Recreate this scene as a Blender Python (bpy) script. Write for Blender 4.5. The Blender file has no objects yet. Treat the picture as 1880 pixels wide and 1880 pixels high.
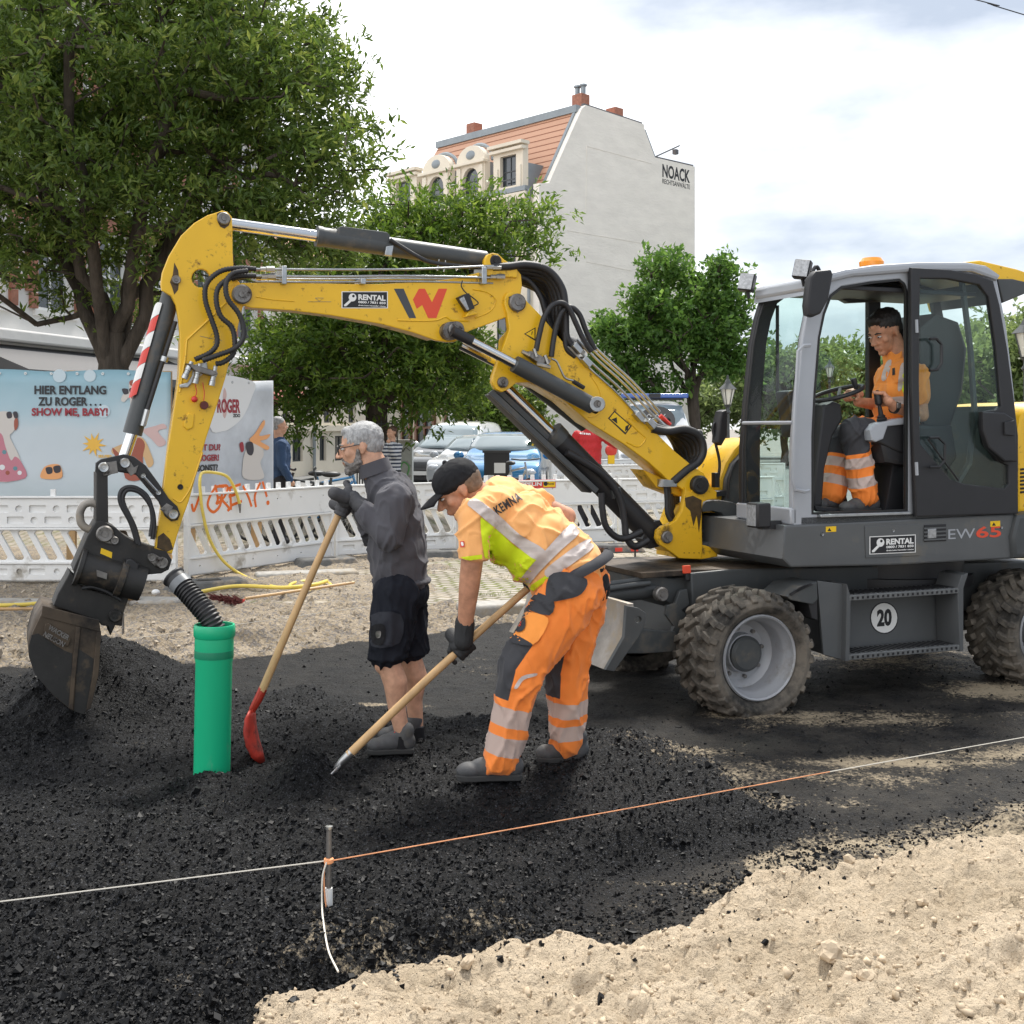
import bpy, math, random
import numpy as np
from mathutils import Vector, Matrix, noise as mnoise
R = math.radians
rng = np.random.default_rng(7)
random.seed(7)
SC = bpy.context.scene
COL = SC.collection
# ------------------------------------------------------------------ camera
F, HZ, EYE = 2200.0, 787.0, 1.72          # focal length and horizon in pixels of the 1880 px photograph, eye height in metres
cam = bpy.data.cameras.new("camera"); cam_o = bpy.data.objects.new("camera", cam); COL.objects.link(cam_o)
cam.sensor_width = 36; cam.lens = 36*F/1880; cam.shift_y = -(940-HZ)/1880
cam.clip_start = .1; cam.clip_end = 3000
cam_o.location = (0, 0, EYE); cam_o.rotation_euler = (R(90), 0, 0)
SC.camera = cam_o
# ------------------------------------------------------------------ sky, sun, exposure
SUN_EL, SUN_AZ = 58, 22                    # degrees; azimuth clockwise from +Y (behind the machine, a little to the right)
w = bpy.data.worlds.new("World"); SC.world = w; w.use_nodes = True
nt = w.node_tree; nt.nodes.clear()
def N(t, **k):
    n = nt.nodes.new(t)
    for a, b in k.items(): setattr(n, a, b)
    return n
L = lambda a, b: nt.links.new(a, b)
out = N('ShaderNodeOutputWorld'); bg = N('ShaderNodeBackground'); bg.inputs[1].default_value = .1
sky = N('ShaderNodeTexSky', sky_type='NISHITA', sun_disc=False, sun_elevation=R(SUN_EL), sun_rotation=R(SUN_AZ))
tc = N('ShaderNodeTexCoord'); mp = N('ShaderNodeMapping'); mp.inputs['Scale'].default_value = (1, 1, 2.6); mp.inputs['Location'].default_value = (1.9, .35, .62)
n1 = N('ShaderNodeTexNoise'); n1.inputs['Scale'].default_value = 2.1; n1.inputs['Detail'].default_value = 7; n1.inputs['Roughness'].default_value = .52
r1 = N('ShaderNodeValToRGB'); r1.color_ramp.elements[0].position = .36; r1.color_ramp.elements[1].position = .60
r1.color_ramp.elements[0].color = (2.9, 3.25, 3.8, 1); r1.color_ramp.elements[1].color = (10.8, 10.8, 10.9, 1)
e = r1.color_ramp.elements.new(.47); e.color = (5.9, 6.05, 6.25, 1)
mx = N('ShaderNodeMixRGB'); mx.inputs[0].default_value = .9
L(tc.outputs['Generated'], mp.inputs[0]); L(mp.outputs[0], n1.inputs['Vector']); sx = N('ShaderNodeSeparateXYZ'); L(tc.outputs['Generated'], sx.inputs[0]); b1_ = N('ShaderNodeMapRange'); b1_.inputs[1].default_value = .04; b1_.inputs[2].default_value = .45; b1_.inputs[3].default_value = .07; b1_.inputs[4].default_value = -.17; L(sx.outputs[0], b1_.inputs[0]); ad_ = N('ShaderNodeMath'); L(n1.outputs['Fac'], ad_.inputs[0]); L(b1_.outputs[0], ad_.inputs[1]); L(ad_.outputs[0], r1.inputs[0])
L(sky.outputs[0], mx.inputs[1]); L(r1.outputs[0], mx.inputs[2]); L(mx.outputs[0], bg.inputs[0]); L(bg.outputs[0], out.inputs[0])
sun = bpy.data.lights.new("sun", 'SUN'); sun.energy = 2.7; sun.angle = R(12); sun.color = (1, .96, .89)
sun_o = bpy.data.objects.new("sun", sun); COL.objects.link(sun_o)
sd = Vector((math.sin(R(SUN_AZ))*math.cos(R(SUN_EL)), math.cos(R(SUN_AZ))*math.cos(R(SUN_EL)), math.sin(R(SUN_EL))))
sun_o.rotation_euler = sd.to_track_quat('Z', 'Y').to_euler(); sun_o.location = sd*40
SC.view_settings.view_transform = 'Standard'; SC.view_settings.look = 'None'; SC.view_settings.gamma = 1
SC.view_settings.exposure = 1.08; SC.view_settings.use_curve_mapping = False
SC.cycles.max_bounces = 8; SC.cycles.transparent_max_bounces = 16

# ------------------------------------------------------------------ helpers: objects and tags
def tag(o, label, cat, group=None, kind=None):
    if label: o['label'] = label
    if cat: o['category'] = cat
    if group: o['group'] = group
    if kind: o['kind'] = kind
    return o
def thing(name, label, cat, loc=(0, 0, 0), rz=0, group=None):
    o = bpy.data.objects.new(name, None); COL.objects.link(o); o.empty_display_size = .1
    o.location = loc; o.rotation_euler = (0, 0, rz)
    return tag(o, label, cat, group)
def link(name, me, mat=None, parent=None, smooth=True, angle=38, bevel=0, seg=2):
    if mat is not None and not me.materials:
        for m in (mat if isinstance(mat, (list, tuple)) else [mat]): me.materials.append(m)
    if smooth:
        me.polygons.foreach_set('use_smooth', [True]*len(me.polygons)); me.set_sharp_from_angle(angle=R(angle))
    else: me.polygons.foreach_set('use_smooth', [False]*len(me.polygons))
    o = bpy.data.objects.new(name, me); COL.objects.link(o)
    if parent: o.parent = parent
    if bevel:
        b = o.modifiers.new('bevel', 'BEVEL'); b.width = bevel; b.segments = seg; b.limit_method = 'ANGLE'; b.angle_limit = R(40); b.harden_normals = False
    return o
def copy_thing(root, loc=None, rz=None, label=None):
    c = root.copy(); COL.objects.link(c)
    if loc is not None: c.location = loc
    if rz is not None: c.rotation_euler = (0, 0, rz)
    if label: c['label'] = label
    for ch in list(root.children):
        d = ch.copy(); COL.objects.link(d); d.parent = c
        for g in list(ch.children):
            h = g.copy(); COL.objects.link(h); h.parent = d
    return c
class Frame:
    """upright local frame: x along ang, y to its left, z up; p(px,py,c) = local point where the sight line meets the plane y=c"""
    def __init__(s, x, y, ang=0.0, z=0.0):
        s.x, s.y, s.a, s.z = x, y, ang, z; s.cx, s.cy = math.cos(ang), math.sin(ang)
    def p(s, px, py, c=0.0):
        rx = (px-940)/F; x0, y0 = s.x-s.cy*c, s.y+s.cx*c
        u = (rx*y0-x0)/(s.cx-rx*s.cy); d = y0+u*s.cy
        return Vector((u, c, EYE-(py-HZ)/F*d-s.z))
    def loc(s, v):
        dx, dy = v[0]-s.x, v[1]-s.y
        return Vector((dx*s.cx+dy*s.cy, -dx*s.cy+dy*s.cx, v[2]-s.z))
    def glob(s, v): return Vector((s.x+v[0]*s.cx-v[1]*s.cy, s.y+v[0]*s.cy+v[1]*s.cx, s.z+v[2]))
    def thing(s, name, label, cat, group=None): return thing(name, label, cat, (s.x, s.y, s.z), s.a, group)
def W(px, py, d): return Vector(((px-940)/F*d, d, EYE-(py-HZ)/F*d))
def G(px, py, z=0.0): return W(px, py, F*(EYE-z)/(py-HZ))

# ------------------------------------------------------------------ helpers: meshes
def catmull(P, n=6):
    P = [Vector(p) for p in P]
    if len(P) < 3: return P
    Q = [P[0]*2-P[1]]+P+[P[-1]*2-P[-2]]; o = []
    for i in range(1, len(Q)-2):
        a, b, c, d = Q[i-1:i+3]
        for k in range(n):
            t = k/n
            o.append(.5*((2*b)+(c-a)*t+(2*a-5*b+4*c-d)*t*t+(3*b-a-3*c+d)*t**3))
    o.append(P[-1]); return o
class MB:
    def __init__(s): s.v = []; s.f = []
    def add(s, v, f):
        k = len(s.v); s.v += [tuple(q) for q in v]; s.f += [tuple(i+k for i in q) for q in f]; return s
    def box(s, c, d, M=None, taper=None):
        x, y, z = (q/2 for q in d); t = taper or (1, 1)
        v = [Vector(q) for q in ((-x, -y, -z), (x, -y, -z), (x, y, -z), (-x, y, -z), (-x*t[0], -y*t[1], z), (x*t[0], -y*t[1], z), (x*t[0], y*t[1], z), (-x*t[0], y*t[1], z))]
        if M is not None: v = [M @ q for q in v]
        c = Vector(c)
        return s.add([q+c for q in v], [(0, 3, 2, 1), (4, 5, 6, 7), (0, 1, 5, 4), (1, 2, 6, 5), (2, 3, 7, 6), (3, 0, 4, 7)])
    def tube(s, P, r, n=8, cap=True, flat=1.0):
        P = [Vector(p) for p in P]; m = len(P); rr = r if isinstance(r, (list, tuple, np.ndarray)) else [r]*m
        T = [(P[min(i+1, m-1)]-P[max(i-1, 0)]).normalized() for i in range(m)]
        a = T[0].orthogonal().normalized(); V = []
        for i in range(m):
            a = (a-T[i]*a.dot(T[i]))
            a = a.normalized() if a.length > 1e-6 else T[i].orthogonal().normalized()
            b = T[i].cross(a)
            for k in range(n):
                t = 2*math.pi*k/n; V.append(P[i]+a*(math.cos(t)*rr[i])+b*(math.sin(t)*rr[i]*flat))
        fs = [(i*n+k, i*n+(k+1) % n, (i+1)*n+(k+1) % n, (i+1)*n+k) for i in range(m-1) for k in range(n)]
        if cap: fs += [tuple(reversed(range(n))), tuple((m-1)*n+k for k in range(n))]
        return s.add(V, fs)
    def lathe(s, prof, o=(0, 0, 0), axis=(0, 0, 1), n=24, closed=False):
        ax = Vector(axis).normalized(); a = ax.orthogonal().normalized(); b = ax.cross(a); o = Vector(o); V = []
        for r, h in prof:
            for k in range(n):
                t = 2*math.pi*k/n; V.append(o+ax*h+(a*math.cos(t)+b*math.sin(t))*r)
        m = len(prof)
        fs = [(i*n+k, i*n+(k+1) % n, ((i+1) % m)*n+(k+1) % n, ((i+1) % m)*n+k) for i in range(m if closed else m-1) for k in range(n)]
        return s.add(V, fs)
    def prism(s, poly, y0, y1):
        """poly: (x,z) list; extruded from y0 to y1"""
        n = len(poly); V = [(p[0], y0, p[1]) for p in poly]+[(p[0], y1, p[1]) for p in poly]
        return s.add(V, [tuple(range(n)), tuple(reversed(range(n, 2*n)))]+[(i, n+i, n+(i+1) % n, (i+1) % n) for i in range(n)])
    def ball(s, c, r, M=None, nu=12, nv=8):
        c = Vector(c); r = (r, r, r) if isinstance(r, (int, float)) else r; V = []; 
        V.append(Vector((0, 0, -r[2])))
        for j in range(1, nv):
            ph = math.pi*j/nv-math.pi/2
            for k in range(nu):
                t = 2*math.pi*k/nu; V.append(Vector((r[0]*math.cos(t)*math.cos(ph), r[1]*math.sin(t)*math.cos(ph), r[2]*math.sin(ph))))
        V.append(Vector((0, 0, r[2])))
        if M is not None: V = [M @ q for q in V]
        fs = [(0, 1+(k+1) % nu, 1+k) for k in range(nu)]
        for j in range(nv-2): fs += [(1+j*nu+k, 1+j*nu+(k+1) % nu, 1+(j+1)*nu+(k+1) % nu, 1+(j+1)*nu+k) for k in range(nu)]
        e = len(V)-1; b = 1+(nv-2)*nu; fs += [(e, b+k, b+(k+1) % nu) for k in range(nu)]
        return s.add([q+c for q in V], fs)
    def cone(s, p0, r0, p1, r1, n=14):
        """round-ended cone"""
        p0, p1 = Vector(p0), Vector(p1); d = p1-p0; l = max(d.length, 1e-5); ax = d/l; pr = []
        for k in range(5): t = math.pi/2*(k/4); pr.append((max(r0*math.sin(t), 1e-4), -r0*math.cos(t)))
        for k in range(5): t = math.pi/2*(k/4); pr.append((max(r1*math.cos(t), 1e-4), l+r1*math.sin(t)))
        k = len(s.v); s.lathe(pr, p0, ax, n); m = len(pr)
        s.f += [tuple(k+i for i in reversed(range(n))), tuple(k+(m-1)*n+i for i in range(n))]; return s
    def mesh(s, name='m'):
        me = bpy.data.meshes.new(name); me.from_pydata(s.v, [], s.f); me.update(); return me
    def build(s, name, mat, parent=None, smooth=True, bevel=0, angle=38, seg=2): return link(name, s.mesh(name), mat, parent, smooth, angle, bevel, seg)
def curve_mesh(cu, M=None):
    o = bpy.data.objects.new('tmp', cu); COL.objects.link(o)
    dg = bpy.context.evaluated_depsgraph_get(); me = bpy.data.meshes.new_from_object(o.evaluated_get(dg))
    bpy.data.objects.remove(o); bpy.data.curves.remove(cu)
    me.materials.clear()
    if M is not None: me.transform(M)
    return me
UP = Matrix(((1, 0, 0, 0), (0, 0, -1, 0), (0, 1, 0, 0), (0, 0, 0, 1)))        # drawing plane (x,y) -> upright (x,z), facing -y
def plate_mesh(outer, holes, y0, y1, bev=0.0):
    """flat shape with holes, (x,z) outlines, standing between y0 and y1"""
    cu = bpy.data.curves.new('c', 'CURVE'); cu.dimensions = '2D'; cu.fill_mode = 'BOTH'; cu.extrude = max(abs(y1-y0)/2-bev, 1e-4); cu.bevel_depth = bev; cu.bevel_resolution = 1; cu.offset = -bev
    for pl in [outer]+list(holes):
        sp = cu.splines.new('POLY'); sp.points.add(len(pl)-1); sp.use_cyclic_u = True
        for i, q in enumerate(pl): sp.points[i].co = (q[0], q[1], 0, 1)
    return curve_mesh(cu, Matrix.Translation((0, (y0+y1)/2, 0)) @ UP)
def plate(name, outer, holes, y0, y1, mat, parent, bev=0.0, angle=38):
    return link(name, plate_mesh(outer, holes, y0, y1, bev), mat, parent, True, angle)
def text_mesh(s, x0, x1, z0, z1, y, depth=.0015, bold=0.0, shear=0.0, spacing=1.0, mirror=False, align='CENTER'):
    """lettering filling the box x0..x1, z0..z1, standing on the plane y and facing -y"""
    cu = bpy.data.curves.new('t', 'FONT'); cu.body = s; cu.size = 1; cu.extrude = .001; cu.offset = bold; cu.shear = shear; cu.space_character = spacing; cu.align_x = align; cu.resolution_u = 3
    me = curve_mesh(cu); co = np.empty(len(me.vertices)*3, np.float32); me.vertices.foreach_get('co', co); co = co.reshape(-1, 3)
    mn, mxx = co.min(0), co.max(0); q = np.empty_like(co)
    q[:, 0] = x0+(co[:, 0]-mn[0])/(mxx[0]-mn[0])*(x1-x0); q[:, 2] = z0+(co[:, 1]-mn[1])/(mxx[1]-mn[1])*(z1-z0)
    q[:, 1] = y-(co[:, 2]-mn[2])/(mxx[2]-mn[2])*depth
    me.vertices.foreach_set('co', q.ravel()); me.update(); return me
def text(name, s, x0, x1, z0, z1, y, mat, parent, **k): return link(name, text_mesh(s, x0, x1, z0, z1, y, **k), mat, parent, False)
def join(meshes):
    V, Fc, k = [], [], 0
    for m in meshes:
        V += [tuple(v.co) for v in m.vertices]; Fc += [tuple(i+k for i in p.vertices) for p in m.polygons]; k = len(V); bpy.data.meshes.remove(m)
    me = bpy.data.meshes.new('j'); me.from_pydata(V, [], Fc); return me
def np_mesh(name, V, Q, k=4):
    """fast mesh from arrays: V (n,3), Q (m,k)"""
    me = bpy.data.meshes.new(name); V = np.asarray(V, np.float32); Q = np.asarray(Q, np.int32)
    me.vertices.add(len(V)); me.vertices.foreach_set('co', V.ravel()); m = len(Q)
    me.loops.add(m*k); me.loops.foreach_set('vertex_index', Q.ravel()); me.polygons.add(m)
    me.polygons.foreach_set('loop_start', np.arange(m, dtype=np.int32)*k); me.polygons.foreach_set('loop_total', np.full(m, k, np.int32))
    me.update(calc_edges=True); me.validate(); return me
def attr(me, name, val):
    a = me.attributes.new(name, 'FLOAT', 'POINT'); a.data.foreach_set('value', np.asarray(val, np.float32))
def coords(me):
    c = np.empty(len(me.vertices)*3, np.float32); me.vertices.foreach_get('co', c); return c.reshape(-1, 3)
def remesh(mb, voxel=.008, smooth=6, fac=.5):
    """one continuous surface grown over the shapes in mb"""
    o = bpy.data.objects.new('tmp', mb.mesh()); COL.objects.link(o)
    m = o.modifiers.new('r', 'REMESH'); m.mode = 'VOXEL'; m.voxel_size = voxel
    if smooth: q = o.modifiers.new('s', 'SMOOTH'); q.iterations = smooth; q.factor = fac
    dg = bpy.context.evaluated_depsgraph_get(); me = bpy.data.meshes.new_from_object(o.evaluated_get(dg)); old = o.data
    bpy.data.objects.remove(o); bpy.data.meshes.remove(old); return me
# cheap lattice noise on arrays
_P = rng.permutation(4096).astype(np.int64); _V = rng.random(4096)*2-1
def vnoise(x, y, z=0.0, seed=0):
    x = np.asarray(x, float); y = np.asarray(y, float); z = np.zeros_like(x)+z
    xi, yi, zi = np.floor(x).astype(np.int64), np.floor(y).astype(np.int64), np.floor(z).astype(np.int64)
    fx, fy, fz = x-xi, y-yi, z-zi; s = lambda t: t*t*t*(t*(t*6-15)+10); fx, fy, fz = s(fx), s(fy), s(fz)
    h = lambda a, b, c: _V[_P[(_P[(_P[(a+seed) & 4095]+b) & 4095]+c) & 4095]]
    l = lambda a, b, t: a+(b-a)*t
    return l(l(l(h(xi, yi, zi), h(xi+1, yi, zi), fx), l(h(xi, yi+1, zi), h(xi+1, yi+1, zi), fx), fy),
             l(l(h(xi, yi, zi+1), h(xi+1, yi, zi+1), fx), l(h(xi, yi+1, zi+1), h(xi+1, yi+1, zi+1), fx), fy), fz)
def fbm(x, y, z=0.0, o=4, seed=0, g=.5):
    t, a = 0, 1
    for i in range(o): t = t+a*vnoise(x*2**i, y*2**i, z*2**i if not np.isscalar(z) or z else 0.0, seed+i*17); a *= g
    return t
def seg_dist(px, py, poly):
    """signed distance to a closed polygon (positive inside)"""
    d = np.full(px.shape, 1e9); ins = np.zeros(px.shape, bool); n = len(poly)
    for i in range(n):
        ax, ay = poly[i][:2]; bx, by = poly[(i+1) % n][:2]; ex, ey = bx-ax, by-ay
        t = np.clip(((px-ax)*ex+(py-ay)*ey)/(ex*ex+ey*ey+1e-12), 0, 1)
        d = np.minimum(d, np.hypot(px-ax-t*ex, py-ay-t*ey))
        ins ^= ((ay > py) != (by > py)) & (px < (bx-ax)*(py-ay)/(by-ay+1e-12)+ax)
    return np.where(ins, d, -d)
smooth01 = lambda t: np.clip(t, 0, 1)**2*(3-2*np.clip(t, 0, 1))

# ------------------------------------------------------------------ helpers: materials
def mat(name, col, rough=.5, metal=0.0, var=0.0, vscale=6.0, bump=0.0, bscale=60.0, dirt=None, dscale=3.0, damt=.5, spec=.5, coat=0.0, trans=0.0, bands=(), sheen=0.0, stretch=(1, 1, 1), bdist=.004):
    m = bpy.data.materials.new(name); m.use_nodes = True; t = m.node_tree; nd = t.nodes; p = nd['Principled BSDF']; Lk = t.links.new
    p.inputs['Base Color'].default_value = (*col, 1); p.inputs['Roughness'].default_value = rough; p.inputs['Metallic'].default_value = metal
    p.inputs['Specular IOR Level'].default_value = spec; p.inputs['Coat Weight'].default_value = coat; p.inputs['Transmission Weight'].default_value = trans
    p.inputs['Sheen Weight'].default_value = sheen
    tcn = nd.new('ShaderNodeTexCoord'); mpn = nd.new('ShaderNodeMapping'); mpn.inputs['Scale'].default_value = stretch; Lk(tcn.outputs['Object'], mpn.inputs[0]); vec = mpn.outputs[0]
    def nz(sc, det=5, ro=.6):
        n = nd.new('ShaderNodeTexNoise'); n.inputs['Scale'].default_value = sc; n.inputs['Detail'].default_value = det; n.inputs['Roughness'].default_value = ro; Lk(vec, n.inputs['Vector']); return n.outputs['Fac']
    def rmp(f, a, b):
        r = nd.new('ShaderNodeMapRange'); r.clamp = True; r.inputs['From Min'].default_value = a; r.inputs['From Max'].default_value = b; Lk(f, r.inputs['Value']); return r.outputs[0]
    def mixc(f, a, b):
        x = nd.new('ShaderNodeMixRGB')
        for i, q in ((0, f), (1, a), (2, b)):
            if isinstance(q, (tuple, list)): x.inputs[i].default_value = (*q[:3], 1)
            elif isinstance(q, float): x.inputs[i].default_value = q
            else: Lk(q, x.inputs[i])
        return x.outputs[0]
    c = None
    if var:
        c = mixc(rmp(nz(vscale), .3, .7), tuple(q*(1-var) for q in col), tuple(min(q*(1+var), .95) for q in col))
    rgh = None
    for b in bands:                      # (attribute, low, high, colour[, stripes per unit])
        a = nd.new('ShaderNodeAttribute'); a.attribute_name = b[0]
        g1 = nd.new('ShaderNodeMath'); g1.operation = 'GREATER_THAN'; g1.inputs[1].default_value = b[1]; Lk(a.outputs['Fac'], g1.inputs[0])
        g2 = nd.new('ShaderNodeMath'); g2.operation = 'LESS_THAN'; g2.inputs[1].default_value = b[2]; Lk(a.outputs['Fac'], g2.inputs[0])
        mm = nd.new('ShaderNodeMath'); mm.operation = 'MULTIPLY'; Lk(g1.outputs[0], mm.inputs[0]); Lk(g2.outputs[0], mm.inputs[1]); fac = mm.outputs[0]
        if len(b) > 4 and b[4]:          # and inside a second attribute's range
            for nm, lo, hi in b[4]:
                a2 = nd.new('ShaderNodeAttribute'); a2.attribute_name = nm
                for op, vv in (('GREATER_THAN', lo), ('LESS_THAN', hi)):
                    g = nd.new('ShaderNodeMath'); g.operation = op; g.inputs[1].default_value = vv; Lk(a2.outputs['Fac'], g.inputs[0])
                    m3 = nd.new('ShaderNodeMath'); m3.operation = 'MULTIPLY'; Lk(fac, m3.inputs[0]); Lk(g.outputs[0], m3.inputs[1]); fac = m3.outputs[0]
        c = mixc(fac, c if c is not None else col, b[3])
    if dirt:
        f = rmp(nz(dscale, 8, .7), .62-.22*damt, .72-.12*damt); c = mixc(f, c if c is not None else col, dirt)
        r = nd.new('ShaderNodeMapRange'); r.inputs['To Min'].default_value = rough; r.inputs['To Max'].default_value = max(rough, .85); Lk(f, r.inputs['Value']); Lk(r.outputs[0], p.inputs['Roughness'])
    if c is not None: Lk(c, p.inputs['Base Color'])
    if bump:
        b = nd.new('ShaderNodeBump'); b.inputs['Strength'].default_value = bump; b.inputs['Distance'].default_value = bdist; Lk(nz(bscale, 4), b.inputs['Height']); Lk(b.outputs[0], p.inputs['Normal'])
    return m
def leaf_mat(name, a, b, c):
    m = bpy.data.materials.new(name); m.use_nodes = True; t = m.node_tree; nd = t.nodes; Lk = t.links.new; nd.clear()
    o = nd.new('ShaderNodeOutputMaterial'); ge = nd.new('ShaderNodeNewGeometry'); r = nd.new('ShaderNodeValToRGB')
    r.color_ramp.elements[0].color = (*a, 1); r.color_ramp.elements[1].color = (*c, 1); e = r.color_ramp.elements.new(.6); e.color = (*b, 1)
    at = nd.new('ShaderNodeAttribute'); at.attribute_name = 'tone'
    Lk(at.outputs['Fac'], r.inputs[0])
    p = nd.new('ShaderNodeBsdfPrincipled'); p.inputs['Roughness'].default_value = .42; p.inputs['Specular IOR Level'].default_value = .45; Lk(r.outputs[0], p.inputs['Base Color'])
    tr = nd.new('ShaderNodeBsdfTranslucent'); hs = nd.new('ShaderNodeHueSaturation'); hs.inputs['Value'].default_value = 1.5; hs.inputs['Hue'].default_value = .485; Lk(r.outputs[0], hs.inputs['Color']); Lk(hs.outputs[0], tr.inputs[0])
    mxs = nd.new('ShaderNodeMixShader'); mxs.inputs[0].default_value = .45; Lk(p.outputs[0], mxs.inputs[1]); Lk(tr.outputs[0], mxs.inputs[2]); Lk(mxs.outputs[0], o.inputs[0]); return m
def glass_mat(name, tint=(.75, .85, .82), refl=.12, alpha=.8):
    """thin pane: lets light through with a tint and reflects the sky"""
    m = bpy.data.materials.new(name); m.use_nodes = True; t = m.node_tree; nd = t.nodes; Lk = t.links.new; nd.clear()
    o = nd.new('ShaderNodeOutputMaterial'); tr = nd.new('ShaderNodeBsdfTransparent'); tr.inputs[0].default_value = (*tint, 1)
    g = nd.new('ShaderNodeBsdfGlossy'); g.inputs['Roughness'].default_value = .04; ge = nd.new('ShaderNodeNewGeometry'); dt = nd.new('ShaderNodeVectorMath'); dt.operation = 'DOT_PRODUCT'; Lk(ge.outputs['Normal'], dt.inputs[0]); Lk(ge.outputs['Incoming'], dt.inputs[1])
    def mth(op, a, v):
        q = nd.new('ShaderNodeMath'); q.operation = op; Lk(a, q.inputs[0])
        if v is not None: q.inputs[1].default_value = v
        return q.outputs[0]
    inv = nd.new('ShaderNodeMath'); inv.operation = 'SUBTRACT'; inv.inputs[0].default_value = 1; Lk(mth('ABSOLUTE', dt.outputs['Value'], None), inv.inputs[1])
    ad = nd.new('ShaderNodeMath'); ad.inputs[1].default_value = refl; Lk(mth('MULTIPLY', mth('POWER', inv.outputs[0], 5), .55), ad.inputs[0])
    x = nd.new('ShaderNodeMixShader'); Lk(ad.outputs[0], x.inputs[0]); Lk(tr.outputs[0], x.inputs[1]); Lk(g.outputs[0], x.inputs[2]); Lk(x.outputs[0], o.inputs[0]); return m
M = {}
M['yellow'] = mat('yellow_paint', (.78, .46, .012), .38, 0, .05, 3, .03, 25, dirt=(.16, .075, .012), dscale=17, damt=.16, coat=.25)
M['yellow_dirty'] = mat('worn_yellow_paint', (.70, .40, .012), .45, 0, .1, 3, .05, 25, dirt=(.06, .035, .012), dscale=11, damt=.38)
M['dgrey'] = mat('dark_grey_paint', (.055, .06, .062), .45, 0, .12, 4, .04, 30, dirt=(.12, .105, .085), dscale=4, damt=.3)
M['body_grey'] = mat('body_grey_paint', (.085, .09, .093), .42, 0, .08, 3, .02, 30, dirt=(.14, .13, .11), dscale=3, damt=.2, coat=.2)
M['silver'] = mat('silver_paint', (.36, .38, .41), .38, .15, .05, 2, .02, 20, coat=.3)
M['black'] = mat('black_plastic', (.018, .018, .02), .5, 0, .1, 8, .05, 120)
M['rubber'] = mat('hose_rubber', (.020, .020, .022), .5, 0, .1, 20, .25, 250)
M['seal'] = mat('rubber_seal', (.012, .012, .012), .5)
M['chrome'] = mat('chromed_steel', (.62, .63, .64), .14, 1.0, .05, 10)
M['zinc'] = mat('zinc_steel', (.45, .46, .46), .34, 1.0, .15, 20, .05, 60)
M['pin'] = mat('worn_steel', (.22, .21, .20), .5, .8, .25, 25, .1, 80, dirt=(.04, .03, .025), dscale=20, damt=.4)
M['soot'] = mat('tar_black_steel', (.022, .021, .020), .6, .1, .3, 6, .25, 60, dirt=(.10, .075, .05), dscale=5, damt=.25)
M['bucket'] = mat('worn_bucket_steel', (.085, .062, .042), .55, .3, .3, 5, .2, 50, dirt=(.012, .012, .013), dscale=2.4, damt=.75)
M['white'] = mat('white_paint', (.78, .78, .77), .4)
M['red'] = mat('red_paint', (.62, .045, .03), .4)
M['ink'] = mat('black_ink', (.012, .012, .014), .5)
M['logo_grey'] = mat('logo_grey', (.055, .06, .068), .45)
M['logo_red'] = mat('logo_red', (.70, .075, .03), .45)
M['paper'] = mat('sticker_white', (.76, .76, .74), .45)
M['warn'] = mat('sticker_yellow', (.82, .52, .01), .45)
M['glass'] = glass_mat('cab_glass', (.86, .93, .915), .03)
M['pane'] = mat('window_pane', (.03, .04, .05), .06, 0, 0, spec=.8)
M['wood'] = mat('ash_wood', (.52, .33, .155), .5, 0, .22, 9, .15, 90, stretch=(1, 1, .25))
M['lens'] = mat('lamp_lens', (.34, .35, .36), .15, .3, .3, 60, .2, 90)
M['orange_lens'] = mat('amber_lens', (.85, .28, .01), .25, coat=.5)
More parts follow.
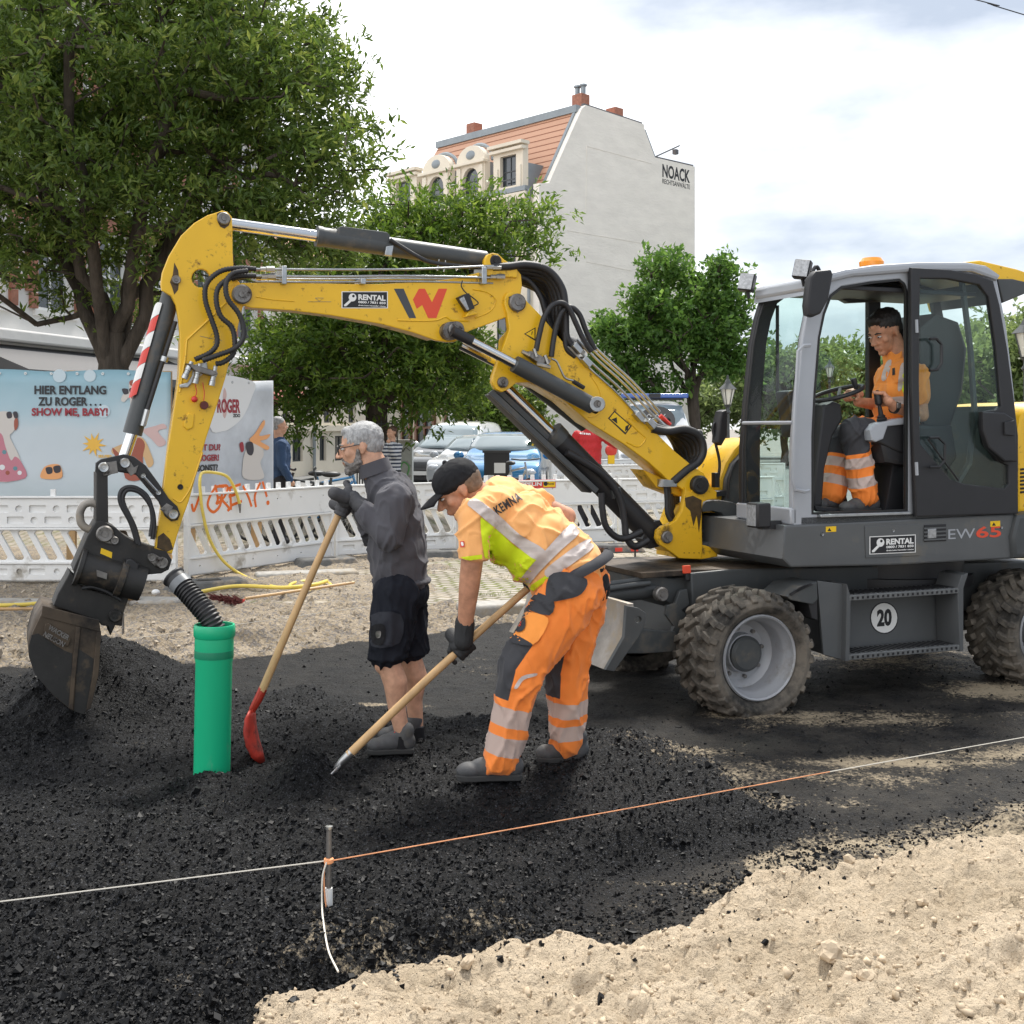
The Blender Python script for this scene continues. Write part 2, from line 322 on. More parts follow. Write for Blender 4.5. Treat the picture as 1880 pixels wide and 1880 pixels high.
# ================================================================== GROUND
def ground_mat(name, base, alt, rough, nscale, bump, bdist, specks=None, dust=None, spec=.4, bscale=70):
    m = bpy.data.materials.new(name); m.use_nodes = True; t = m.node_tree; nd = t.nodes; Lk = t.links.new; p = nd['Principled BSDF']
    tcn = nd.new('ShaderNodeTexCoord'); v = tcn.outputs['Object']
    def nz(sc, det=6, ro=.62):
        n = nd.new('ShaderNodeTexNoise'); n.inputs['Scale'].default_value = sc; n.inputs['Detail'].default_value = det; n.inputs['Roughness'].default_value = ro; Lk(v, n.inputs['Vector']); return n.outputs['Fac']
    def mr(f, a, b, c=0., d=1.):
        r = nd.new('ShaderNodeMapRange'); r.inputs[1].default_value = a; r.inputs[2].default_value = b; r.inputs[3].default_value = c; r.inputs[4].default_value = d; Lk(f, r.inputs[0]); return r.outputs[0]
    def mix(f, a, b):
        x = nd.new('ShaderNodeMixRGB')
        for i, q in ((0, f), (1, a), (2, b)):
            if isinstance(q, tuple): x.inputs[i].default_value = (*q, 1)
            else: Lk(q, x.inputs[i])
        return x.outputs[0]
    c = mix(mr(nz(nscale), .35, .65), base, alt)
    if specks:
        vo = nd.new('ShaderNodeTexVoronoi'); vo.inputs['Scale'].default_value = specks[0]; Lk(v, vo.inputs['Vector'])
        sp = nd.new('ShaderNodeSeparateColor'); Lk(vo.outputs['Color'], sp.inputs[0])
        c = mix(mr(sp.outputs[0], specks[2], specks[2]+.05), c, specks[1])
    if dust:
        a = nd.new('ShaderNodeAttribute'); a.attribute_name = 'dust'
        n1 = nz(2.6, 10, .78); s1 = nd.new('ShaderNodeMath'); s1.operation = 'MULTIPLY_ADD'; s1.inputs[1].default_value = 2.6; Lk(n1, s1.inputs[0]); Lk(a.outputs['Fac'], s1.inputs[2])
        n2 = nz(48, 4, .75); s2 = nd.new('ShaderNodeMath'); s2.operation = 'MULTIPLY_ADD'; s2.inputs[1].default_value = 1.9; Lk(n2, s2.inputs[0]); Lk(s1.outputs[0], s2.inputs[2])
        a2 = nd.new('ShaderNodeAttribute'); a2.attribute_name = 'bed'; bd = nd.new('ShaderNodeMath'); bd.operation = 'MULTIPLY'; Lk(a2.outputs['Fac'], bd.inputs[0]); Lk(mr(nz(5, 8, .75), .36, .62), bd.inputs[1]); c = mix(bd.outputs[0], c, (.042, .038, .033))
        c = mix(mr(s2.outputs[0], 2.42, 2.85), c, dust)
    Lk(c, p.inputs['Base Color']); p.inputs['Specular IOR Level'].default_value = spec
    Lk(mr(nz(40), .3, .7, rough-.1, rough+.1), p.inputs['Roughness'])
    b = nd.new('ShaderNodeBump'); b.inputs['Strength'].default_value = bump; b.inputs['Distance'].default_value = bdist
    vb = nd.new('ShaderNodeTexVoronoi'); vb.inputs['Scale'].default_value = bscale; Lk(v, vb.inputs['Vector'])
    ad = nd.new('ShaderNodeMath'); ad.operation = 'MULTIPLY_ADD'; ad.inputs[1].default_value = .6; Lk(vb.outputs['Distance'], ad.inputs[0]); Lk(nz(bscale*2.2, 4, .7), ad.inputs[2])
    Lk(ad.outputs[0], b.inputs['Height']); Lk(b.outputs[0], p.inputs['Normal']); return m
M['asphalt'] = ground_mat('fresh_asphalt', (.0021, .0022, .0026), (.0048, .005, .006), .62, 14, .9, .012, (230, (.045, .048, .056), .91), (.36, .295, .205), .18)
M['sand'] = ground_mat('raw_sand', (.47, .38, .27), (.62, .51, .375), .9, 2.2, 1.0, .02, (300, (.28, .22, .155), .93), None, .15, 45)
M['gravel'] = ground_mat('sandy_gravel', (.30, .245, .175), (.42, .35, .265), .9, 6, 1.0, .02, (55, (.24, .215, .19), .62), None, .15, 40)
M['earth'] = ground_mat('dusty_ground', (.20, .185, .165), (.27, .25, .225), .9, .6, .5, .01, None, None, .2, 20)

GA = lambda pts, z=0.: [tuple(G(x, y, z)[:2]) for x, y in pts]
LAYER = GA([(-500, 1262), (0, 1268), (330, 1300), (480, 1306), (600, 1296), (720, 1335), (860, 1350), (1000, 1352), (1130, 1372), (1250, 1415), (1400, 1476), (1505, 1535), (1420, 1560), (1250, 1590), (1080, 1650), (960, 1735), (800, 1785), (600, 1850), (420, 1960), (300, 2100), (-900, 2300)])
SANDP = GA([(370, 1900), (480, 1850), (620, 1815), (850, 1775), (960, 1752), (1100, 1728), (1240, 1690), (1370, 1632), (1450, 1605), (1530, 1584), (1620, 1570), (1720, 1555), (1900, 1518), (2300, 1462), (3200, 1500), (3800, 2600), (400, 2600)])
PILE = (-2.36, 6.95)
def h_asphalt(x, y):
    wob = fbm(x*2.3, y*2.3, o=3, seed=3)*.10
    lay = smooth01((seg_dist(x, y, LAYER)+wob+.05)/.26)
    h = .14*lay+fbm(x*1.1, y*1.1, o=2, seed=9)*.018*lay
    r = np.hypot((x-PILE[0])*.92, (y-PILE[1])*1.05)+fbm(x*3, y*3, o=3, seed=5)*.06
    h = np.maximum(h, .05+.50*np.clip(1-r/.80, 0, 1)**.92-.05*np.clip(1-r/.12, 0, 1))
    r3 = np.hypot((x+3.6)*.5, y-7.0)+fbm(x*3, y*3, o=3, seed=55)*.05
    h = np.maximum(h, .02+.34*np.clip(1-r3/.75, 0, 1))
    for px, py, hh, rr in ((1140, 1395, .085, .42), (568, 1452, .12, .18), (388, 1450, .05, .16), (545, 1440, .06, .2), (540, 1345, .06, .35), (1000, 1440, .03, .5), (1860, 1505, .10, .16), (1870, 1310, .07, .3)):
        g = G(px, py, .12); d2 = ((x-g.x)**2+((y-g.y)*1.1)**2)/rr**2; h = h+hh*np.exp(-d2*1.6)
    amp = .004+.010*lay
    h = h+amp*(fbm(x*11, y*11, o=3, seed=1)*1.1+1.0*np.abs(fbm(x*30, y*30, o=3, seed=2, g=.7)))
    track = np.exp(-((y-G(1300, 1590).y-(x-G(1300, 1590).x)*.42)/.09)**2)*smooth01((x-.1)/.5)*smooth01((1.9-x)/.4)
    return h*(1-.55*track)
def h_sand(x, y):
    d = seg_dist(x, y, SANDP)-.055+fbm(x*2.2, y*2.2, o=4, seed=21)*.11
    h = -.16+.26*smooth01((d+.16)/.30)+.05*smooth01(d/1.2)
    ins = smooth01(d/.2)
    h = h+ins*(fbm(x*1.6, y*1.6, o=3, seed=23)*.035+np.abs(fbm(x*5, y*5, o=4, seed=24))*.036+fbm(x*15, y*15, o=4, seed=25, g=.66)*.021+np.abs(fbm(x*44, y*44, o=2, seed=26))*.007-.05*smooth01((np.abs(fbm(x*2.6+7, y*5.2, o=3, seed=28))<.035)*1.0)*smooth01((fbm(x*1.1, y*1.1, o=2, seed=29)-.05)/.2))
    return h
BANK = GA([(-900, 1236), (-300, 1238), (0, 1238), (150, 1236), (300, 1233), (430, 1222), (560, 1206), (690, 1188), (800, 1170), (880, 1156), (930, 1154), (1010, 1158), (1200, 1162), (1500, 1162), (2600, 1162)])+[(30, 12.5), (30, 14), (-30, 14)]
def h_bank(x, y):
    d = seg_dist(x, y, BANK)+fbm(x*2.4, y*2.4, o=4, seed=31)*.10
    rub = smooth01((d+.1)/.2)
    h = -.15+.20*smooth01((d+.14)/.16)+.085*smooth01(d/.9)
    lump = np.maximum(fbm(x*1.3+4, y*1.3, o=2, seed=33), 0)*.16*np.exp(-((d-.45)/.35)**2)
    side = smooth01((-.55+fbm(x*1.2, y*1.2, o=3, seed=38)*.9-x)/.5)
    far_ = np.where(side > .02, .088+.05*side+side*(np.abs(fbm(x*4, y*4, o=4, seed=39))*.035), .05)
    return np.where(y > 11.2, far_, np.where(y > 10.8, np.minimum(h, .118-.02*smooth01((y-10.8)/.4)), h+rub*(lump+np.abs(fbm(x*6, y*6, o=4, seed=34))*.04+fbm(x*19, y*19, o=3, seed=35, g=.6)*.016)))
def axis_x(f, lim, far, step):
    a = np.arange(-lim, lim, step); b = np.linspace(lim, far, 60); return np.concatenate([-b[::-1], a[1:], b])
def stand(px, py):
    """depth at which a foot seen at (px, py) stands on the asphalt"""
    d = 6.0
    for _ in range(12): d = F*(EYE-float(h_asphalt(np.array([(px-940)/F*d]), np.array([d]))[0]))/(py-HZ)
    return d
def heightfield(name, fn, xs, ys, m, extra=None, cut=None):
    X, Y = np.meshgrid(xs, ys); Z = fn(X, Y); nx, ny = len(xs), len(ys)
    i = np.arange((ny-1)*nx).reshape(ny-1, nx)[:, :-1].ravel(); Q = np.stack([i, i+1, i+nx+1, i+nx], 1)
    V = np.stack([X.ravel(), Y.ravel(), Z.ravel()], 1)
    if cut is not None:
        zz = V[:, 2]; keep = (zz[Q].max(1) > cut); Q = Q[keep]
        u, inv = np.unique(Q.ravel(), return_inverse=True); V = V[u]; Q = inv.reshape(-1, 4)
    me = np_mesh(name, V, Q)
    if extra is not None: attr(me, 'dust', extra(V[:, 0], V[:, 1])); attr(me, 'bed', smooth01((.05-seg_dist(V[:, 0], V[:, 1], LAYER))/.3)*(.35+.65*smooth01((V[:, 0]+.2)/1.2)))
    return tag(link(name, me, m, None, True, 180), None, None, None, 'structure')
geo = lambda a, b, n: a*(b/a)**(np.arange(n)/(n-1))
def dust(x, y):
    d = np.zeros_like(x)-.75
    for px, py, rx, ry, a in ((1430, 1330, .55, .12, .9), (1600, 1340, .9, .25, .72), (1850, 1285, .5, .3, 1.1), (1430, 1440, .9, .26, .72), (1650, 1420, .7, .14, .95), (1450, 1490, .4, .2, .62), (1250, 1400, .5, .16, .66), (1700, 1225, 1.6, .5, .70), (700, 1310, .25, .08, .9), (1850, 1400, .5, .18, .85), (1250, 1650, .4, .05, .5), (800, 1240, 1.2, .3, .30)):
        g = G(px, py); d = np.maximum(d, -.75+a*np.exp(-(((x-g.x)/rx)**2+((y-g.y)/ry)**2)))
    sd_ = seg_dist(x, y, SANDP)
    return np.maximum(d, -.75+.85*np.exp(-(np.minimum(sd_, 0)/.22)**2)*np.where(x > .9, .9, .45))+.40
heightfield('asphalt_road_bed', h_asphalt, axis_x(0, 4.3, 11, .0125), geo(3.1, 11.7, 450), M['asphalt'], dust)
heightfield('sand_ground', h_sand, np.concatenate([np.arange(-1.6, 4.4, .014), np.linspace(4.4, 12, 50)]), geo(2.2, 7.6, 380), M['sand'], cut=-.05)
heightfield('gravel_bank', h_bank, axis_x(0, 5.2, 13, .018), np.concatenate([np.arange(7.6, 11.1, .018), np.arange(11.12, 16, .06)]), M['gravel'], cut=-.06)
# one base sheet out to the horizon
mb = MB(); ys = [-30, 9.0, 11.2, 2500]; zs = [-.32, -.32, .085, .085]
for i in range(4): mb.v += [(-1800, ys[i], zs[i]), (1800, ys[i], zs[i])]
mb.f = [(2*i, 2*i+1, 2*i+3, 2*i+2) for i in range(3)]
tag(mb.build('ground', M['earth'], None, False), None, None, None, 'structure')
# cobbles
def cobble_mat():
    m = bpy.data.materials.new('cobbles'); m.use_nodes = True; t = m.node_tree; nd = t.nodes; Lk = t.links.new; p = nd['Principled BSDF']
    tcn = nd.new('ShaderNodeTexCoord'); mpn = nd.new('ShaderNodeMapping'); mpn.inputs['Rotation'].default_value = (0, 0, R(24)); Lk(tcn.outputs['Object'], mpn.inputs[0])
    n0 = nd.new('ShaderNodeTexNoise'); n0.inputs['Scale'].default_value = 3; Lk(mpn.outputs[0], n0.inputs['Vector'])
    ad = nd.new('ShaderNodeMixRGB'); ad.blend_type = 'LINEAR_LIGHT'; ad.inputs[0].default_value = .06; Lk(mpn.outputs[0], ad.inputs[1]); Lk(n0.outputs['Color'], ad.inputs[2])
    b = nd.new('ShaderNodeTexBrick'); b.inputs['Scale'].default_value = 1; b.inputs['Brick Width'].default_value = .17; b.inputs['Row Height'].default_value = .13; b.inputs['Mortar Size'].default_value = .022; b.inputs['Mortar Smooth'].default_value = .6
    b.inputs['Color1'].default_value = (.25, .22, .19, 1); b.inputs['Color2'].default_value = (.36, .325, .275, 1); b.inputs['Mortar'].default_value = (.17, .15, .09, 1); Lk(ad.outputs[0], b.inputs['Vector'])
    g = nd.new('ShaderNodeTexNoise'); g.inputs['Scale'].default_value = 1.3; g.inputs['Detail'].default_value = 8; g.inputs['Roughness'].default_value = .7; Lk(mpn.outputs[0], g.inputs['Vector'])
    mr = nd.new('ShaderNodeMapRange'); mr.inputs[1].default_value = .5; mr.inputs[2].default_value = .62; Lk(g.outputs['Fac'], mr.inputs[0])
    mm = nd.new('ShaderNodeMath'); mm.operation = 'MULTIPLY'; Lk(mr.outputs[0], mm.inputs[0]); Lk(b.outputs['Fac'], mm.inputs[1])
    x = nd.new('ShaderNodeMixRGB'); x.inputs[2].default_value = (.15, .17, .035, 1); Lk(mm.outputs[0], x.inputs[0]); Lk(b.outputs['Color'], x.inputs[1])
    x2 = nd.new('ShaderNodeMixRGB'); x2.inputs[2].default_value = (.40, .34, .26, 1); m2 = nd.new('ShaderNodeMapRange'); m2.inputs[1].default_value = .48; m2.inputs[2].default_value = .36; m2.inputs[4].default_value = .8; Lk(g.outputs['Fac'], m2.inputs[0]); Lk(m2.outputs[0], x2.inputs[0]); Lk(x.outputs[0], x2.inputs[1])
    Lk(x2.outputs[0], p.inputs['Base Color']); p.inputs['Roughness'].default_value = .8; p.inputs['Specular IOR Level'].default_value = .25
    iv = nd.new('ShaderNodeMath'); iv.operation = 'SUBTRACT'; iv.inputs[0].default_value = 1; Lk(b.outputs['Fac'], iv.inputs[1])
    bp = nd.new('ShaderNodeBump'); bp.inputs['Distance'].default_value = .03; Lk(iv.outputs[0], bp.inputs['Height']); Lk(bp.outputs[0], p.inputs['Normal']); return m
M['cobble'] = cobble_mat()
ZP = .12
mb = MB(); mb.v = [(-40, 10.75, ZP-.006), (40, 10.75, ZP-.006), (40, 24, ZP), (-40, 24, ZP)]; mb.f = [(0, 1, 2, 3)]
tag(mb.build('cobblestone_paving', M['cobble'], None, False), None, None, None, 'structure')
M['street'] = ground_mat('street_asphalt', (.16, .16, .16), (.20, .20, .195), .85, 1.2, .3, .006, None, None, .3, 60)
mb = MB(); mb.v = [(-60, 24, ZP-.004), (60, 24, ZP-.004), (60, 70, ZP), (-60, 70, ZP)]; mb.f = [(0, 1, 2, 3)]
tag(mb.build('street', M['street'], None, False), None, None, None, 'structure')
# loose lumps: cubes knocked out of shape, one mesh each (nobody could count them)
_c = np.array([(-1, -1, -1), (1, -1, -1), (1, 1, -1), (-1, 1, -1), (-1, -1, 1), (1, -1, 1), (1, 1, 1), (-1, 1, 1)], float)
_q = np.array([(0, 3, 2, 1), (4, 5, 6, 7), (0, 1, 5, 4), (1, 2, 6, 5), (2, 3, 7, 6), (3, 0, 4, 7)])
def lumps(name, x, y, z, s, m, label, cat, sm=False):
    n = len(x); v = _c[None]*rng.uniform(.35, 1.1, (n, 8, 3))
    ang = rng.uniform(0, 6.28, (n, 3)); ca, sa = np.cos(ang), np.sin(ang)
    for a, b, k in ((0, 1, 2), (1, 2, 0), (0, 2, 1)):
        u, w_ = v[:, :, a].copy(), v[:, :, b].copy(); v[:, :, a] = u*ca[:, k, None]-w_*sa[:, k, None]; v[:, :, b] = u*sa[:, k, None]+w_*ca[:, k, None]
    v = v*(s[:, None]*rng.uniform(.45, 1.2, (n, 3)))[:, None, :]*.62
    v += np.stack([x, y, z], 1)[:, None, :]
    me = np_mesh(name, v.reshape(-1, 3), (_q[None]+8*np.arange(n)[:, None, None]).reshape(-1, 4))
    return tag(link(name, me, m, None, sm, 180), label, cat, None, 'stuff')
M['lump'] = mat('asphalt_lump', (.0036, .0038, .0046), .55, 0, .75, 34, 0, spec=.22)
def scatter(n, x0, x1, y0, y1, dens):
    y = np.sqrt(rng.uniform(0, 1, n)*(1/y0**1.6-1/y1**1.6)+1/y1**1.6) if False else 1/rng.uniform(1/y1, 1/y0, n)
    x = rng.uniform(-1, 1, n)*np.maximum(abs(x0), abs(x1))*np.clip(y/6.5, .45, 1.4)
    k = rng.random(n) < dens(x, y); return x[k], y[k]
def d_asp(x, y):
    lay = smooth01((seg_dist(x, y, LAYER)+.12)/.2); sd_ = seg_dist(x, y, SANDP); bk = seg_dist(x, y, BANK)
    return np.where((sd_ > .16) | (bk > -.02), 0, np.clip(.75*lay+.10*(1-lay)+.65*np.exp(-((sd_-.02)/.16)**2), 0, 1))
x, y = scatter(150000, -3.6, 3.6, 3.05, 9.8, d_asp); z = h_asphalt(x, y)
s = np.clip(rng.lognormal(math.log(.0064), .48, len(x)), .003, .026)
lumps('asphalt_crumbs', x, y, z+s*.05, s, M['lump'], 'loose black asphalt crumbs covering the fresh road layer', 'asphalt crumbs')
M['pebble'] = mat('pale_pebble', (.46, .37, .265), .85, 0, .35, 15, .3, 90, spec=.2)
x, y = scatter(14000, -3.6, 3.6, 3.1, 6.8, lambda x, y: np.where(seg_dist(x, y, SANDP) > .03, .6, 0)); z = h_sand(x, y)
s = np.clip(rng.lognormal(math.log(.0055), .62, len(x)), .0025, .03)
lumps('sand_clods', x, y, z+s*.1, s, M['pebble'], 'small sandy clods and pebbles strewn over the bare sand', 'sand clods', True)
x, y = scatter(6500, -3.6, 3.6, 3.3, 7, lambda x, y: .9*np.exp(-np.maximum(seg_dist(x, y, SANDP)-.12, 0)/.17)*(seg_dist(x, y, SANDP) > .06)); z = h_sand(x, y)
s = np.clip(rng.lognormal(math.log(.008), .5, len(x)), .004, .025)
lumps('spilled_asphalt_crumbs', x, y, z+s*.1, s, M['lump'], 'black asphalt crumbs spilled onto the edge of the pale sand', 'asphalt crumbs')
x, y = scatter(22000, -4.5, 4.5, 8.0, 14.5, lambda x, y: np.where(y > 10.9, .35*(x < -.6), np.where(seg_dist(x, y, BANK) > .0, .8*np.exp(-seg_dist(x, y, BANK)/.9)+.05, 0))); z = h_bank(x, y)
s = np.clip(rng.lognormal(math.log(.013), .6, len(x)), .006, .06)
lumps('bank_rubble', x, y, z+s*.15, s, mat('rubble', (.36, .31, .245), .9, 0, .4, 6, .3, 60, spec=.15), 'sandy rubble and broken stones on the dug out bank behind the workers', 'rubble')
# single rocks
def rock(px, py, s, label, m=None, fn=h_sand):
    g = G(px, py, .12); z = float(fn(np.array([g.x]), np.array([g.y]))[0]); mb = MB(); mb.ball((0, 0, 0), (s, s*.8, s*.7), nu=9, nv=7)
    sd_ = random.randint(0, 999)
    mb.v = [tuple(Vector(v)*(1+.55*mnoise.noise(Vector(v)/s*1.3+Vector((sd_, 0, 0))))) for v in mb.v]
    o = mb.build('rock', m or M['pebble'], None, False); o.location = (g.x, g.y, z+s*.35); o.rotation_euler = (random.random(), random.random(), random.random()*6)
    return tag(o, label, 'rock', 'pale rocks along the sand edge')
for px, py, s, lb in ((1562, 1572, .028, 'pale rounded rock where the asphalt meets the sand, largest near the right edge'), (1378, 1636, .024, 'pale rock on the black sand edge below the middle of the orange string'), (1277, 1648, .016, 'small tan rock just inside the black asphalt edge'), (1330, 1672, .014, 'small whitish rock beside the ridge of sand'), (858, 1780, .022, 'pale rock at the lower end of the asphalt edge'), (1524, 1798, .038, 'wedge shaped sandy rock with a dark crack under it'), (1558, 1845, .035, 'sandy rock in the pair near the bottom, left one'), (1592, 1850, .033, 'rounded sandy rock in the pair near the bottom, right one'), (1692, 1676, .026, 'flat brownish rock half buried in the open sand'), (1065, 1868, .030, 'brownish rock at the bottom edge of the sand')):
    rock(px, py, s, lb)
# kerb stones on the bank
M['granite'] = mat('kerb_granite', (.33, .315, .29), .8, 0, .25, 14, .4, 120, dirt=(.30, .245, .17), dscale=3, damt=.5)
def kerb(px, py, ln, rz, label, dz=0.0):
    g = G(px, py, .15); o = MB().box((0, 0, 0), (ln, .28, .26)).build('kerb_stone', M['granite'], None, True, .03); o.location = (g.x, g.y+.12, .03+dz); o.rotation_euler = (R(random.uniform(-2, 2)), R(random.uniform(-1, 1)), rz)
    tag(o, label, 'kerb stone', 'granite kerb stones on the dug out bank')
kerb(-60, 1112, 1.0, .02, 'pale granite kerb stone at the left picture edge', .03); kerb(125, 1113, .98, .0, 'pale granite kerb stone behind the excavator bucket', .03)
kerb(272, 1108, .5, -.05, 'short granite kerb stone behind the small hand brush', .02); kerb(262, 1166, .45, .3, 'sunken grey kerb stone just behind the green pipe', -.05)
kerb(905, 1118, .62, .28, 'broken kerb stone end behind the bending worker’s arm', .03); kerb(560, 1056, 1.1, .3, 'grey kerb stone behind the coil of yellow hose', .02)
# ================================================================== BUILDINGS
def plaster(name, col, rough=.9, grime=(.3, .28, .24), gs=.35, ga=.3): return mat(name, col, rough, 0, .06, .6, .25, 9, dirt=None if ga == 0 else grime, dscale=gs, damt=ga, spec=.2, bdist=.02)
M['gable'] = mat('gable_plaster', (.82, .775, .70), .9, 0, .07, .7, .6, 4, spec=.2, stretch=(1, 1, 3), bdist=.03)
M['cream'] = plaster('cream_plaster', (.70, .64, .53), .85, ga=0)
M['whitewall'] = plaster('white_plaster', (.74, .73, .71), .85, ga=0)
M['brick'] = mat('red_brick', (.31, .135, .09), .85, 0, .25, 9, .3, 30)
M['zincroof'] = mat('zinc_flashing', (.24, .27, .29), .5, .3, .1, 2)
M['frame'] = mat('dark_window_frame', (.045, .05, .055), .5)
M['brownwood'] = mat('brown_joinery', (.13, .055, .028), .5, 0, .2, 4)
M['slate'] = mat('slate_grey_trim', (.10, .10, .105), .6)
def tile_mat():
    m = bpy.data.materials.new('roof_tiles'); m.use_nodes = True; t = m.node_tree; nd = t.nodes; Lk = t.links.new; p = nd['Principled BSDF']
    tcn = nd.new('ShaderNodeTexCoord'); sp = nd.new('ShaderNodeSeparateXYZ'); Lk(tcn.outputs['Object'], sp.inputs[0]); cb = nd.new('ShaderNodeCombineXYZ'); Lk(sp.outputs[0], cb.inputs[0]); Lk(sp.outputs[2], cb.inputs[1])
    b = nd.new('ShaderNodeTexBrick'); b.inputs['Scale'].default_value = 1; b.inputs['Brick Width'].default_value = 60; b.inputs['Row Height'].default_value = .30; b.inputs['Mortar Size'].default_value = .03; b.inputs['Mortar Smooth'].default_value = .5
    b.inputs['Color1'].default_value = (.52, .29, .19, 1); b.inputs['Color2'].default_value = (.57, .32, .21, 1); b.inputs['Mortar'].default_value = (.30, .11, .05, 1); Lk(cb.outputs[0], b.inputs['Vector']); Lk(b.outputs['Color'], p.inputs['Base Color'])
    p.inputs['Roughness'].default_value = .7; iv = nd.new('ShaderNodeMath'); iv.operation = 'SUBTRACT'; iv.inputs[0].default_value = 1; Lk(b.outputs['Fac'], iv.inputs[1]); bp = nd.new('ShaderNodeBump'); bp.inputs['Distance'].default_value = .06; Lk(iv.outputs[0], bp.inputs['Height']); Lk(bp.outputs[0], p.inputs['Normal']); return m
M['tiles'] = tile_mat()
RZ90 = Matrix.Rotation(R(90), 4, 'Z')
def rect(x0, x1, z0, z1): return [(x0, z0), (x1, z0), (x1, z1), (x0, z1)]
def arch(x0, x1, z0, z1, n=8):
    r = (x1-x0)/2; c = (x0+x1)/2; return [(x0, z0), (x1, z0)]+[(c+r*math.cos(math.pi*k/n), z1-r+r*math.sin(math.pi*k/n)) for k in range(n+1)]
def grow(pl, d):
    cx = sum(p[0] for p in pl)/len(pl); cz = sum(p[1] for p in pl)/len(pl)
    return [(p[0]+math.copysign(d, p[0]-cx), p[1]+math.copysign(d, p[1]-cz)) for p in pl]
def window(par, x0, x1, z0, z1, y, fm, bars=(1, 1), dpt=.06, arched=False, name='window', fw=.07, sill=None):
    """frame with glazing bars proud of the wall plane y; the pane is its child"""
    o = arch(x0, x1, z0, z1) if arched else rect(x0, x1, z0, z1); holes = []
    nx, nz = bars; ww = (x1-x0-2*fw-(nx-1)*fw*.7)/nx; hh = (z1-z0-2*fw-(nz-1)*fw*.7)/nz
    for i in range(nx):
        for j in range(nz):
            a = x0+fw+i*(ww+fw*.7); b = z0+fw+j*(hh+fw*.7)
            if arched and j == nz-1 and nx == 1: holes.append(arch(a, a+ww, b, b+hh))
            else: holes.append(rect(a, a+ww, b, b+hh*(.72 if arched and j == nz-1 else 1)))
    f = plate(name, o, holes, y-dpt, y+.02, fm, par)
    g = MB().box(((x0+x1)/2, y-.012, (z0+z1)/2), (x1-x0-fw, .02, z1-z0-fw*(3 if arched else 1))).build('pane', M['pane'], f, False)
    if sill: MB().box(((x0+x1)/2, y-.1, z0-.06), (x1-x0+.3, .24, .1)).build('sill', sill, f, False)
    return f
# ---- the tall house with the blank gable
cn = W(990, 755, 50); FA = Frame(cn.x, cn.y, R(-46.2)); GF = Frame(cn.x, cn.y, R(43.8))
hb = FA.thing('apartment_building', 'cream corner house with an orange mansard roof and a blank lettered gable wall', 'building')
gp = lambda px, py: (lambda v: (v.x, v.z))(GF.p(px, py)); fp = lambda px, py, c=0.: (lambda v: (v.x, v.z))(FA.p(px, py, c))
g = [gp(990, 336), gp(1008, 336), gp(1068, 200), gp(1075, 192.8), gp(1182, 228), gp(1184, 239), gp(1202.5, 289), gp(1275.7, 306)]
W_G = g[-1][0]; me = plate_mesh([(0, 0), (W_G, 0)]+g[::-1], [], 0, .35); me.transform(RZ90); link('gable_wall', me, M['gable'], hb)
cop = [(a[0], a[1]) for a in g[3:]]; mb = MB()
for a, b in zip(cop[:-1], cop[1:]): mb.tube([(a[0], .17, a[1]+.02), (b[0], .17, b[1]+.02)], .11, 4)
me = mb.mesh(); me.transform(RZ90); link('coping', me, M['slate'], hb)
LF = -10.6; ze = g[0][1]
wall = plate('facade_wall', rect(LF, -.36, 0, ze-.5), [], .02, .35, M['cream'], hb)
MB().box((LF/2-.3, -.12, ze-.42), (-LF-.5, .36, .34)).build('cornice', M['cream'], hb, bevel=.05)
MB().box((LF/2-.3, -.2, ze-1.55), (-LF-.5, .3, .16)).build('cornice', M['zincroof'], hb)
MB().box((LF/2-.3, -.1, ze-.14), (-LF-.5, .4, .2)).build('gutter', M['zincroof'], hb)
MB().tube([(-.5, -.12, 0), (-.5, -.12, ze-.2)], .07, 8).build('downpipe', M['zincroof'], hb)
# mansard: lower edge just behind the cornice, sloping back to the ridge
xe, zr = g[1][0], g[2][1]; xr = g[2][0]; y0 = .35
mb = MB(); mb.v = [(LF+.4, xe, ze-.05), (-.36, xe, ze-.05), (-.36, xr, zr), (LF+1.1, xr, zr), (LF+.4, 10, ze-.05), (-.36, W_G-3.2, ze-.05), (-.36, W_G-4.2, zr-.6), (LF+1.1, 6, zr-.6)]
mb.f = [(0, 1, 2, 3), (3, 2, 6, 7), (4, 0, 3, 7), (7, 6, 5, 4)]; mb.build('roof', M['tiles'], hb, False)
mb = MB(); mb.tube([(LF+1.0, xr, zr+.05), (-.2, xr, zr+.05)], .22, 4); mb.tube([(-.34, xe, ze), (-.34, xr, zr)], .1, 4); mb.build('ridge_flashing', M['zincroof'], hb)
mb = MB(); a, b = g[5], g[6]; mb.tube([(a[0], .17, a[1]), (b[0], .17, b[1])], .17, 4); me = mb.mesh(); me.transform(RZ90); link('ridge_flashing', me, M['zincroof'], hb)
def chimney(x, y, z, pots=0):
    o = MB().box((x, y, z), (.58, .55, 1.0)).build('chimney', M['brick'], hb, bevel=.02)
    if pots:
        mb = MB()
        for k in (-.2, .15): mb.tube([(x+k, y, z+.5), (x+k, y, z+.85)], .11, 8); mb.tube([(x+k, y, z+.86), (x+k, y, z+.94)], .17, 8)
        mb.build('chimney_pot', M['zincroof'], o)
for px, py, pots in ((1094, 190, 1), (1156, 215, 0)):
    q = gp(px, py); chimney(-.9, q[0], q[1]+.05, pots)
chimney(LF+3.0, xr+.6, zr+.35)
